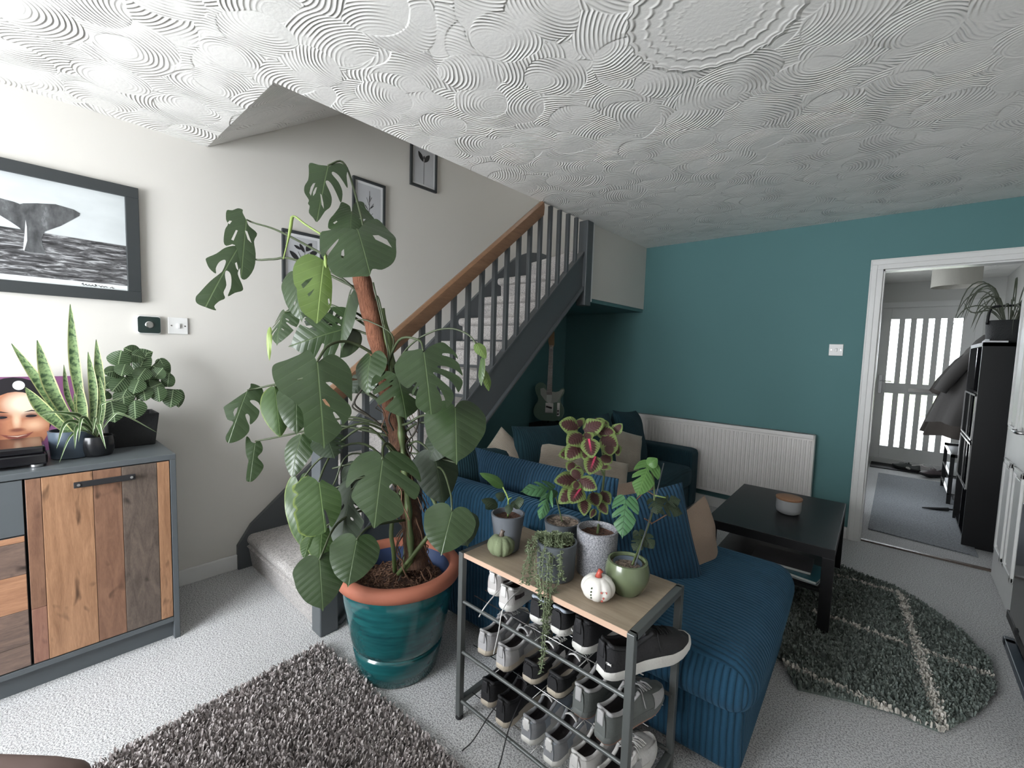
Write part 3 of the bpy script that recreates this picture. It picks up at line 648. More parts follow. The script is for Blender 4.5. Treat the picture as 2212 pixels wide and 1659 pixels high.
pp('printed_hair', face_poly(fy, fz + .03, .118, .150), 1, 'hair')
pp('printed_face', face_poly(fy + .004, fz - .02, .098, .138), 2, 'face')
pp('printed_parting', face_poly(fy + .015, fz + .145, .018, .02), 3, 'paper')
for s in (-1, 1):
    pp('printed_eyebrow', [(fy + .004 + s * .02, fz + .028), (fy + .004 + s * .045, fz + .037), (fy + .004 + s * .072, fz + .026), (fy + .004 + s * .045, fz + .031)], 5, 'hair')
    pp('printed_eye', face_poly(fy + .004 + s * .043, fz + .010, .017, .0055), 5, 'hair')
pp('printed_mouth', [(fy - .046, fz - .062), (fy - .02, fz - .069), (fy + .004, fz - .071), (fy + .028, fz - .068), (fy + .052, fz - .060), (fy + .03, fz - .082), (fy + .004, fz - .088), (fy - .022, fz - .083)], 5, 'lip')
pp('printed_teeth', [(fy - .026, fz - .071), (fy + .004, fz - .074), (fy + .033, fz - .070), (fy + .004, fz - .079)], 6, 'skin_light')
# record player / low black box
rp = thing('record_player', 'low glossy black record player on top of the sideboard at the left edge', 'record player', (.3, -.08, SZ))
put('base', MB().box(.20, .46, -.34, .075, SZ + .012, SZ + .052), 'black_gloss', rp, bevel=.006)
put('dust_cover', MB().box(.205, .455, -.335, .07, SZ + .053, SZ + .082), 'black_gloss', rp, bevel=.008)
ft = MB(); ft.lathe([(.018, 0), (.02, .003), (.02, .012)], (.44, .045, SZ), 20); put('foot', ft, 'chrome', rp, smooth=True, auto=30)
ft = MB(); ft.lathe([(.018, 0), (.02, .003), (.02, .012)], (.44, -.31, SZ), 20); put('foot', ft, 'chrome', rp, smooth=True, auto=30)

# ================================================================== LEAF GENERATOR
def smooth_outline(ctrl, per=7):
    P = [Vector((a, b, 0)) for a, b in ctrl]; out = []
    n = len(P)
    for i in range(n - 1):
        a = P[i - 1] if i > 0 else P[0] * 2 - P[1]; b = P[i]; c = P[i + 1]; d = P[i + 2] if i + 2 < n else P[n - 1] * 2 - P[n - 2]
        for k in range(per):
            t = k / per; q = .5 * ((2 * b) + (c - a) * t + (2 * a - 5 * b + 4 * c - d) * t * t + (3 * b - a - 3 * c + d) * t ** 3); out.append((q.x, q.y))
    out.append((P[-1].x, P[-1].y)); return out
HEART = [(0.0, 0.0), (.035, -.08), (.13, -.17), (.27, -.17), (.41, -.07), (.50, .12), (.495, .34), (.43, .55), (.31, .74), (.16, .88), (.04, .96), (0, 1.03)]
OVATE = [(0.0, 0.0), (.10, -.03), (.30, .06), (.45, .24), (.48, .42), (.40, .62), (.25, .80), (.10, .94), (0, 1.0)]
OVAL = [(0.0, 0.0), (.12, .0), (.32, .10), (.46, .30), (.50, .52), (.44, .74), (.28, .91), (.10, .985), (0, 1.0)]
def leaf2d(ctrl, slitR=(), slitL=(), holes=(), serr=0, res=.085, seed=0, wob=.012):
    # slit = (t along the margin by height, depth fraction, mouth width)
    rs = random.Random(seed)
    def side(slits, sgn):
        o = smooth_outline(ctrl)
        o = [(a * (1 + (wob * 2.2 * math.sin(b * 8 + seed + sgn) + wob * math.sin(b * 17 + seed * 2) if wob else 0)), b) for a, b in o]
        if serr:
            q = []
            for i, (a, b) in enumerate(o):
                k = 1 + (.055 if i % 2 else -.035) * (0 if b < .02 or b > .97 else 1) * serr; q.append((a * k, b))
            o = q
        for (h, dep, wd) in sorted(slits, key=lambda s: s[0]):
            wd = wd * 1.55
            # find margin points around height h (on the outer run)
            top_i = max(i for i in range(len(o)) if o[i][1] <= h - wd / 2) if any(p[1] <= h - wd / 2 for p in o) else 0
            js = [i for i in range(len(o)) if i > top_i and o[i][1] >= h + wd / 2]
            if not js: continue
            j = js[0]; a1, b1 = o[top_i]; a2, b2 = o[j]
            aw = (a1 + a2) / 2; ai = aw * (1 - dep); bi = h - (aw - ai) * .60
            w2 = wd * .26
            ins = [(a1 * .985, b1 + wd * .12), ((a1 + ai) / 2 , (h + bi) / 2 - w2 * 1.0), (ai + .03, bi - w2 * .75), (ai, bi + .0), (ai + .02, bi + w2 * .9), ((a2 + ai) / 2, (h + bi) / 2 + w2 * .9), (a2 * .985, b2 - wd * .12)]
            o = o[:top_i + 1] + ins + o[j:]
        return [(sgn * a, b) for a, b in o]
    R = side(slitR, 1); L = side(slitL, -1)
    out = R + L[-2:0:-1]
    return out, holes
def hole_poly(h):
    side, a, b, L, Wd, ang = h; P = []
    for k in range(10):
        t = 2 * PI * k / 10; x = L / 2 * math.cos(t); y = Wd / 2 * math.sin(t)
        P.append((side * (a + x * math.cos(ang) - y * math.sin(ang)), b + x * math.sin(ang) + y * math.cos(ang)))
    return P
def inside(p, poly):
    x, y = p; c = False; j = len(poly) - 1
    for i in range(len(poly)):
        xi, yi = poly[i]; xj, yj = poly[j]
        if (yi > y) != (yj > y) and x < (xj - xi) * (y - yi) / (yj - yi + 1e-12) + xi: c = not c
        j = i
    return c
def seg_d(p, poly):
    best = 9
    for i in range(len(poly)):
        a = poly[i]; b = poly[(i + 1) % len(poly)]; dx, dy = b[0] - a[0], b[1] - a[1]
        t = max(0, min(1, ((p[0] - a[0]) * dx + (p[1] - a[1]) * dy) / (dx * dx + dy * dy + 1e-12)))
        best = min(best, math.hypot(p[0] - a[0] - t * dx, p[1] - a[1] - t * dy))
    return best
TRI = {}
def triangulate(key, outline, holes, res=.085, raw=False):
    if key in TRI: return TRI[key]
    hp_ = holes if raw else [hole_poly(h) for h in holes]
    pts = [Vector(p) for p in outline]; edges = [(i, (i + 1) % len(outline)) for i in range(len(outline))]
    for hq in hp_:
        n0 = len(pts); pts += [Vector(p) for p in hq]; edges += [(n0 + i, n0 + (i + 1) % len(hq)) for i in range(len(hq))]
    xs = [p[0] for p in outline]; ys = [p[1] for p in outline]
    y = min(ys) + res / 2
    while y < max(ys):
        x = 0.0
        while x < max(xs):
            for s in ((1, -1) if x > 0 else (1,)):
                q = (s * x, y)
                if inside(q, outline) and seg_d(q, outline) > res * .35 and not any(inside(q, h) or seg_d(q, h) < res * .25 for h in hp_): pts.append(Vector(q))
            x += res
        y += res
    vo, eo, fo, _, _, _ = delaunay_2d_cdt(pts, edges, [], 0, 1e-5)
    fs = []
    for f in fo:
        c = sum((vo[i] for i in f), Vector((0, 0))) / len(f)
        if inside(c, outline) and not any(inside(c, h) for h in hp_): fs.append(tuple(f))
    wmax = {}
    edge = []
    for v in vo:
        # margin half width at this height
        w_ = 0.02
        for i in range(len(outline)):
            a = outline[i]; b = outline[(i + 1) % len(outline)]
            if (a[1] - v.y) * (b[1] - v.y) <= 0 and a[1] != b[1]:
                xx = abs(a[0] + (b[0] - a[0]) * (v.y - a[1]) / (b[1] - a[1])); w_ = max(w_, xx)
        edge.append(min(1.0, abs(v.x) / w_))
    TRI[key] = ([(v.x, v.y) for v in vo], fs, edge); return TRI[key]
def add_leaf(parent, tri, base, tip, width, mat, name='leaf', tw=0.0, fold=.18, droop=.12, wave=.02, face=None, seed=0, up=.55, label=None, curl=0.0, thick=None):
    pts, fs, edge = tri; B = Vector(base); T = Vector(tip); d = T - B; L = d.length; d = d / L
    hint = (CAMP - B).normalized() if face is None else Vector(face).normalized()
    hint = (hint + Vector((0, 0, up))).normalized()
    nrm = (hint - d * hint.dot(d)).normalized()
    nrm = Matrix.Rotation(tw, 3, d) @ nrm; side = d.cross(nrm)
    rs = random.Random(seed); p1, p2 = rs.random() * 6, rs.random() * 6
    vs = []
    for (a, b) in pts:
        x = a * width; y = b * L
        hz = -fold * abs(a) * width - .5 * fold * a * a * width + droop * L * (math.sin(max(-.2, b) * PI)) * .6
        hz += wave * L * math.sin(b * 7 + p1 + a * 3) * min(1, abs(a) * 3) + curl * a * width
        vs.append(B + d * (y * (1 - .0 * abs(a))) + side * x + nrm * hz)
    off = OFF.get(parent.name, Vector())
    me = bpy.data.meshes.new(name); me.from_pydata([tuple(v - off) for v in vs], [], fs)
    uv = me.uv_layers.new(name='UVMap'); arr = np.empty(len(me.loops) * 2, dtype=np.float32); li = np.empty(len(me.loops), dtype=np.int32); me.loops.foreach_get('vertex_index', li)
    P = np.array(pts, dtype=np.float32); arr = P[li].ravel(); uv.data.foreach_set('uv', arr)
    at = me.attributes.new('edge', 'FLOAT', 'POINT'); at.data.foreach_set('value', np.array(edge, dtype=np.float32))
    me.materials.append(M[mat]); me.polygons.foreach_set('use_smooth', [True] * len(me.polygons))
    o = bpy.data.objects.new(name, me); COL.objects.link(o); o.parent = parent; OFF[o.name] = off
    if label: o['label'] = label
    return o
def strip_leaf(parent, path, w, mat, name='leaf', face=None, prof=None, cup=.15, twist=0.0, label=None):
    P = spline(path, 14); n = len(P); off = OFF.get(parent.name, Vector()); vs = []; uvs = []; fs = []
    prof = prof or (lambda t: math.sin(min(1, t * 1.2 + .12) * PI / 2) * (1 - t ** 3) + .0)
    for i, p in enumerate(P):
        t = i / (n - 1); tg = (P[min(i + 1, n - 1)] - P[max(i - 1, 0)]).normalized()
        hint = Vector(face) if face else (CAMP - p).normalized()
        nr = (hint - tg * hint.dot(tg)); nr = nr.normalized() if nr.length > 1e-4 else Vector((0, 0, 1))
        nr = Matrix.Rotation(twist * t, 3, tg) @ nr
        sd = tg.cross(nr); hw = w / 2 * max(.02, prof(t))
        for k in (-1, -.5, 0, .5, 1): vs.append(p + sd * hw * k + nr * hw * cup * (k * k)); uvs.append((k, t))
    for i in range(n - 1):
        for k in range(4): a = i * 5 + k; fs.append((a, a + 1, a + 6, a + 5))
    me = bpy.data.meshes.new(name); me.from_pydata([tuple(v - off) for v in vs], [], fs)
    uv = me.uv_layers.new(name='UVMap'); li = np.empty(len(me.loops), dtype=np.int32); me.loops.foreach_get('vertex_index', li)
    uv.data.foreach_set('uv', np.array(uvs, dtype=np.float32)[li].ravel())
    me.materials.append(M[mat]); me.polygons.foreach_set('use_smooth', [True] * len(me.polygons))
    o = bpy.data.objects.new(name, me); COL.objects.link(o); o.parent = parent; OFF[o.name] = off
    if label: o['label'] = label
    return o
T = {}
def reg(k, ctrl, **kw):
    res = kw.pop('res', .085); o, h = leaf2d(ctrl, **kw); T[k] = triangulate(k, o, h, res)
reg('heart', HEART)
reg('m_a', HEART, slitR=((.24, .60, .06), (.44, .78, .07), (.66, .74, .06)), slitL=((.50, .66, .06),), holes=((-1, .16, .22, .14, .035, .5), (-1, .12, .55, .10, .03, .5)), seed=1)
reg('m_b', HEART, slitR=((.22, .6, .09), (.44, .75, .06), (.66, .7, .06)), slitL=((.34, .7, .06), (.62, .65, .07)), holes=((1, .13, .12, .12, .03, .6),), seed=2)
reg('m_c', HEART, slitR=((.46, .78, .11),), slitL=((.20, .45, .05), (.42, .70, .07)), holes=((-1, .16, .45, .10, .035, .5),), seed=3)
reg('m_d', HEART, slitR=((.18, .8, .05), (.42, .82, .06), (.66, .75, .06)), slitL=((.45, .8, .05), (.20, .5, .05)), holes=((-1, .14, .25, .16, .045, .7), (-1, .10, .60, .14, .04, .8), (1, .10, .60, .12, .03, .8)), seed=4)
reg('m_e', HEART, slitL=((.36, .6, .12),), slitR=((.50, .78, .16),), holes=((1, .15, .10, .10, .03, .6),), seed=5)
reg('m_hole', HEART, holes=((-1, .14, .30, .18, .045, .75), (-1, .16, .46, .18, .05, .75), (-1, .15, .62, .12, .04, .75), (1, .12, .60, .10, .04, .8)), seed=6)
reg('m_f', HEART, slitL=((.42, .6, .05), (.26, .5, .05), (.60, .6, .05), (.75, .4, .05)), seed=7)
reg('small', OVATE, res=.14); reg('coleus', OVATE, serr=1, res=.16); reg('oval', OVAL, res=.13)
reg('praying', [(0.0, 0.0), (.12, -.03), (.34, .05), (.48, .26), (.50, .46), (.42, .68), (.25, .86), (.08, .97), (0, 1.02)], res=.13)
reg('adan', HEART, slitR=((.35, .7, .08), (.6, .7, .08)), slitL=((.4, .7, .08),), holes=((1, .14, .15, .16, .05, .6), (-1, .14, .2, .16, .05, .6)), res=.12, seed=8)

# leaf outlines in the leaf's own plane, unit = leaf length
TRC = {
 'L1': ([(-0.025,-0.014),(-0.043,-0.037),(-0.062,-0.069),(-0.085,-0.097),(-0.114,-0.122),(-0.149,-0.144),(-0.184,-0.154),(-0.222,-0.147),(-0.261,-0.128),(-0.289,-0.098),(-0.296,-0.057),(-0.292,-0.006),(-0.294,0.051),(-0.312,0.128),(-0.336,0.212),(-0.344,0.262),(-0.325,0.254),(-0.29,0.213),(-0.256,0.173),(-0.227,0.142),(-0.198,0.112),(-0.17,0.089),(-0.14,0.074),(-0.11,0.066),(-0.089,0.067),(-0.078,0.078),(-0.075,0.098),(-0.085,0.122),(-0.116,0.151),(-0.159,0.184),(-0.199,0.221),(-0.229,0.262),(-0.255,0.305),(-0.275,0.351),(-0.287,0.403),(-0.292,0.458),(-0.294,0.502),(-0.293,0.535),(-0.289,0.557),(-0.277,0.56),(-0.256,0.531),(-0.227,0.481),(-0.198,0.432),(-0.169,0.389),(-0.139,0.346),(-0.111,0.313),(-0.086,0.289),(-0.063,0.274),(-0.045,0.269),(-0.029,0.275),(-0.017,0.29),(-0.019,0.316),(-0.042,0.359),(-0.079,0.414),(-0.11,0.464),(-0.13,0.504),(-0.144,0.54),(-0.153,0.578),(-0.157,0.621),(-0.156,0.667),(-0.149,0.708),(-0.134,0.739),(-0.113,0.766),(-0.089,0.805),(-0.064,0.875),(-0.037,0.955),(-0.011,1.007),(0.012,1.009),(0.035,0.983),(0.058,0.956),(0.084,0.936),(0.11,0.915),(0.129,0.891),(0.135,0.858),(0.133,0.822),(0.134,0.792),(0.143,0.775),(0.156,0.765),(0.165,0.753),(0.164,0.735),(0.159,0.715),(0.163,0.691),(0.185,0.662),(0.216,0.628),(0.24,0.593),(0.253,0.555),(0.259,0.514),(0.26,0.473),(0.253,0.433),(0.241,0.392),(0.232,0.349),(0.233,0.305),(0.237,0.26),(0.244,0.208),(0.256,0.142),(0.271,0.07),(0.267,0.019),(0.232,0.005),(0.18,0.011),(0.131,0.016),(0.092,0.011),(0.058,0.003),(0.029,-0.003),(0.007,-0.005),(-0.009,-0.006)], [[(0.172,0.465),(0.152,0.391),(0.122,0.369),(0.136,0.488),(0.147,0.615),(0.174,0.574)],[(0.108,0.457),(0.086,0.439),(0.092,0.554),(0.115,0.613),(0.126,0.546)],[(0.024,0.539),(-0.0,0.561),(-0.044,0.679),(-0.067,0.772),(-0.025,0.716)]]),
 'L4': ([(-0.005,0.001),(0.016,-0.043),(0.04,-0.092),(0.058,-0.132),(0.061,-0.159),(0.058,-0.178),(0.062,-0.192),(0.079,-0.201),(0.103,-0.205),(0.127,-0.202),(0.15,-0.188),(0.174,-0.167),(0.198,-0.15),(0.225,-0.147),(0.252,-0.148),(0.27,-0.133),(0.275,-0.087),(0.271,-0.024),(0.265,0.03),(0.253,0.064),(0.239,0.091),(0.232,0.119),(0.238,0.149),(0.25,0.181),(0.26,0.225),(0.264,0.295),(0.264,0.378),(0.26,0.444),(0.252,0.482),(0.239,0.504),(0.219,0.515),(0.187,0.499),(0.149,0.472),(0.113,0.478),(0.081,0.547),(0.053,0.649),(0.03,0.747),(0.019,0.835),(0.013,0.919),(0.002,0.978),(-0.018,1.004),(-0.044,1.005),(-0.072,0.986),(-0.103,0.941),(-0.135,0.874),(-0.159,0.8),(-0.169,0.722),(-0.169,0.637),(-0.165,0.556),(-0.153,0.481),(-0.137,0.409),(-0.128,0.343),(-0.138,0.284),(-0.157,0.231),(-0.159,0.185),(-0.129,0.148),(-0.083,0.119),(-0.045,0.09),(-0.027,0.062),(-0.017,0.034)], [[(0.241,0.097),(0.219,0.046),(0.186,0.047),(0.21,0.113)],[(0.167,0.395),(0.122,0.207),(0.096,0.21),(0.136,0.407)],[(0.004,0.194),(-0.026,0.196),(-0.097,0.386),(-0.044,0.34)]]),
 'L5': ([(-0.002,-0.004),(0.011,-0.017),(0.024,-0.035),(0.043,-0.039),(0.072,-0.018),(0.106,0.016),(0.136,0.054),(0.157,0.097),(0.173,0.144),(0.192,0.189),(0.219,0.233),(0.249,0.275),(0.269,0.309),(0.273,0.33),(0.267,0.343),(0.255,0.36),(0.233,0.389),(0.205,0.422),(0.174,0.45),(0.137,0.472),(0.099,0.488),(0.074,0.491),(0.077,0.474),(0.094,0.445),(0.107,0.412),(0.111,0.376),(0.112,0.337),(0.108,0.304),(0.097,0.276),(0.082,0.253),(0.068,0.24),(0.056,0.24),(0.045,0.25),(0.036,0.272),(0.028,0.313),(0.022,0.366),(0.02,0.411),(0.021,0.436),(0.027,0.453),(0.036,0.479),(0.05,0.517),(0.068,0.563),(0.086,0.618),(0.105,0.69),(0.123,0.771),(0.137,0.835),(0.147,0.871),(0.152,0.892),(0.151,0.912),(0.144,0.938),(0.131,0.964),(0.11,0.983),(0.08,0.993),(0.041,0.996),(0.0,0.996),(-0.047,0.994),(-0.097,0.99),(-0.128,0.982),(-0.125,0.971),(-0.103,0.956),(-0.088,0.937),(-0.091,0.908),(-0.102,0.875),(-0.114,0.844),(-0.131,0.818),(-0.15,0.796),(-0.158,0.773),(-0.148,0.751),(-0.127,0.73),(-0.111,0.703),(-0.107,0.669),(-0.107,0.629),(-0.101,0.588),(-0.079,0.543),(-0.05,0.497),(-0.029,0.457),(-0.019,0.427),(-0.015,0.404),(-0.019,0.389),(-0.032,0.384),(-0.052,0.387),(-0.071,0.399),(-0.089,0.419),(-0.106,0.446),(-0.122,0.479),(-0.137,0.517),(-0.151,0.56),(-0.162,0.603),(-0.167,0.654),(-0.17,0.704),(-0.177,0.73),(-0.192,0.715),(-0.211,0.677),(-0.232,0.638),(-0.257,0.609),(-0.284,0.581),(-0.299,0.554),(-0.297,0.529),(-0.282,0.505),(-0.26,0.476),(-0.227,0.44),(-0.187,0.399),(-0.157,0.361),(-0.146,0.33),(-0.146,0.301),(-0.146,0.267),(-0.145,0.222),(-0.145,0.17),(-0.136,0.121),(-0.111,0.072),(-0.076,0.026),(-0.047,-0.005),(-0.029,-0.013),(-0.015,-0.006)], [[(-0.064,0.224),(-0.076,0.197),(-0.105,0.24),(-0.146,0.307),(-0.109,0.288)]]),
 'L3': ([(-0.005,-0.0),(0.03,-0.006),(0.066,-0.032),(0.109,-0.056),(0.163,-0.071),(0.224,-0.084),(0.285,-0.093),(0.347,-0.096),(0.41,-0.095),(0.466,-0.091),(0.514,-0.097),(0.555,-0.101),(0.589,-0.072),(0.614,0.013),(0.632,0.129),(0.645,0.231),(0.653,0.308),(0.656,0.373),(0.655,0.422),(0.652,0.457),(0.644,0.475),(0.63,0.473),(0.608,0.443),(0.58,0.391),(0.541,0.334),(0.477,0.269),(0.402,0.198),(0.349,0.153),(0.331,0.146),(0.336,0.166),(0.358,0.202),(0.404,0.26),(0.466,0.333),(0.517,0.397),(0.544,0.44),(0.559,0.473),(0.571,0.51),(0.585,0.553),(0.596,0.6),(0.597,0.654),(0.583,0.725),(0.559,0.803),(0.528,0.866),(0.492,0.903),(0.448,0.926),(0.392,0.943),(0.311,0.959),(0.216,0.971),(0.136,0.98),(0.084,0.992),(0.048,1.003),(0.015,0.997),(-0.012,0.961),(-0.035,0.909),(-0.065,0.873),(-0.107,0.874),(-0.155,0.89),(-0.207,0.893),(-0.266,0.868),(-0.329,0.829),(-0.386,0.784),(-0.433,0.735),(-0.473,0.679),(-0.507,0.614),(-0.532,0.536),(-0.55,0.449),(-0.566,0.368),(-0.583,0.301),(-0.599,0.24),(-0.601,0.178),(-0.585,0.111),(-0.556,0.042),(-0.527,-0.027),(-0.503,-0.101),(-0.478,-0.175),(-0.452,-0.235),(-0.427,-0.274),(-0.402,-0.299),(-0.371,-0.309),(-0.33,-0.303),(-0.283,-0.282),(-0.238,-0.253),(-0.196,-0.218),(-0.156,-0.176),(-0.117,-0.132),(-0.079,-0.082),(-0.042,-0.03)], [[(-0.222,0.151),(-0.318,0.148),(-0.437,0.258),(-0.482,0.435),(-0.348,0.331),(-0.247,0.256)],[(0.336,0.419),(0.293,0.381),(0.31,0.513),(0.348,0.598),(0.367,0.536)]]),
 'L2': ([(-0.003,0.003),(0.013,-0.054),(0.03,-0.194),(0.064,-0.318),(0.129,-0.394),(0.209,-0.453),(0.279,-0.492),(0.329,-0.516),(0.369,-0.52),(0.402,-0.491),(0.425,-0.414),(0.442,-0.304),(0.466,-0.194),(0.505,-0.092),(0.551,0.011),(0.599,0.114),(0.651,0.215),(0.706,0.316),(0.748,0.421),(0.773,0.542),(0.785,0.666),(0.784,0.765),(0.773,0.821),(0.747,0.852),(0.699,0.879),(0.625,0.914),(0.528,0.945),(0.399,0.962),(0.23,0.967),(0.027,0.957),(-0.199,0.917),(-0.487,0.835),(-0.801,0.72),(-1.014,0.583),(-1.048,0.412),(-0.976,0.219),(-0.892,0.052),(-0.824,-0.071),(-0.744,-0.168),(-0.67,-0.251),(-0.608,-0.317),(-0.552,-0.368),(-0.505,-0.426),(-0.476,-0.51),(-0.456,-0.602),(-0.422,-0.665),(-0.359,-0.683),(-0.282,-0.673),(-0.212,-0.642),(-0.151,-0.594),(-0.097,-0.525),(-0.054,-0.432),(-0.03,-0.275),(-0.017,-0.094)], [[(0.618,0.595),(0.507,0.475),(0.464,0.52),(0.566,0.65)],[(-0.291,0.215),(-0.528,0.162),(-0.461,0.316)]]),
 'L6': ([(-0.004,0.002),(0.017,-0.015),(0.042,-0.032),(0.071,-0.047),(0.109,-0.063),(0.152,-0.077),(0.191,-0.082),(0.224,-0.076),(0.254,-0.061),(0.283,-0.038),(0.313,-0.008),(0.343,0.031),(0.366,0.072),(0.383,0.115),(0.393,0.161),(0.396,0.216),(0.389,0.288),(0.374,0.369),(0.358,0.434),(0.342,0.469),(0.324,0.489),(0.309,0.515),(0.302,0.551),(0.298,0.594),(0.288,0.644),(0.27,0.711),(0.245,0.787),(0.211,0.852),(0.16,0.9),(0.099,0.937),(0.05,0.967),(0.026,0.99),(0.014,1.005),(0.001,1.007),(-0.017,0.995),(-0.037,0.97),(-0.06,0.932),(-0.093,0.879),(-0.131,0.813),(-0.159,0.747),(-0.169,0.688),(-0.169,0.628),(-0.166,0.565),(-0.163,0.49),(-0.158,0.411),(-0.149,0.338),(-0.137,0.272),(-0.122,0.212),(-0.106,0.16),(-0.09,0.117),(-0.073,0.082),(-0.056,0.053),(-0.04,0.032),(-0.024,0.017)], [[(0.261,0.438),(0.205,0.36),(0.115,0.306),(0.163,0.397),(0.228,0.5)],[(0.164,0.578),(0.112,0.524),(0.078,0.481),(0.108,0.568),(0.141,0.619)],[(-0.115,0.61),(-0.133,0.598),(-0.151,0.667),(-0.132,0.706)]]),
 'L12': ([(-0.001,-0.004),(0.004,-0.011),(0.006,-0.027),(0.014,-0.05),(0.029,-0.092),(0.05,-0.142),(0.076,-0.172),(0.108,-0.167),(0.145,-0.142),(0.183,-0.118),(0.223,-0.102),(0.264,-0.087),(0.304,-0.072),(0.347,-0.06),(0.389,-0.05),(0.422,-0.038),(0.442,-0.025),(0.453,-0.01),(0.46,0.01),(0.464,0.038),(0.464,0.072),(0.461,0.107),(0.455,0.146),(0.445,0.187),(0.434,0.225),(0.421,0.261),(0.407,0.295),(0.39,0.324),(0.371,0.343),(0.35,0.358),(0.328,0.377),(0.302,0.404),(0.276,0.436),(0.251,0.469),(0.227,0.501),(0.206,0.535),(0.19,0.57),(0.183,0.606),(0.181,0.644),(0.181,0.684),(0.183,0.728),(0.186,0.774),(0.181,0.814),(0.163,0.846),(0.138,0.873),(0.112,0.896),(0.084,0.914),(0.055,0.928),(0.032,0.943),(0.018,0.966),(0.009,0.989),(0.002,1.003),(-0.003,0.998),(-0.007,0.984),(-0.017,0.968),(-0.036,0.954),(-0.061,0.94),(-0.089,0.921),(-0.121,0.895),(-0.156,0.864),(-0.182,0.837),(-0.195,0.817),(-0.199,0.8),(-0.196,0.781),(-0.184,0.755),(-0.166,0.727),(-0.15,0.699),(-0.137,0.669),(-0.127,0.64),(-0.121,0.618),(-0.122,0.608),(-0.129,0.605),(-0.139,0.612),(-0.156,0.633),(-0.177,0.664),(-0.194,0.694),(-0.201,0.722),(-0.204,0.75),(-0.211,0.763),(-0.226,0.755),(-0.245,0.734),(-0.264,0.71),(-0.283,0.688),(-0.302,0.663),(-0.315,0.637),(-0.32,0.611),(-0.319,0.584),(-0.313,0.558),(-0.303,0.534),(-0.287,0.511),(-0.266,0.484),(-0.236,0.447),(-0.202,0.406),(-0.168,0.366),(-0.134,0.328),(-0.101,0.291),(-0.078,0.263),(-0.07,0.247),(-0.072,0.238),(-0.08,0.235),(-0.095,0.237),(-0.117,0.245),(-0.141,0.259),(-0.167,0.285),(-0.195,0.318),(-0.223,0.35),(-0.25,0.38),(-0.275,0.41),(-0.297,0.436),(-0.312,0.462),(-0.323,0.485),(-0.332,0.489),(-0.339,0.468),(-0.343,0.429),(-0.347,0.379),(-0.355,0.316),(-0.363,0.241),(-0.366,0.175),(-0.363,0.127),(-0.355,0.087),(-0.34,0.049),(-0.317,0.009),(-0.287,-0.029),(-0.257,-0.06),(-0.228,-0.084),(-0.198,-0.101),(-0.169,-0.109),(-0.143,-0.105),(-0.118,-0.092),(-0.095,-0.077),(-0.074,-0.062),(-0.055,-0.046),(-0.038,-0.032),(-0.023,-0.018),(-0.011,-0.007)], [[(0.218,0.185),(0.161,0.168),(0.159,0.188),(0.202,0.205)],[(-0.021,0.453),(-0.047,0.448),(-0.089,0.518),(-0.097,0.55),(-0.051,0.518)]]),
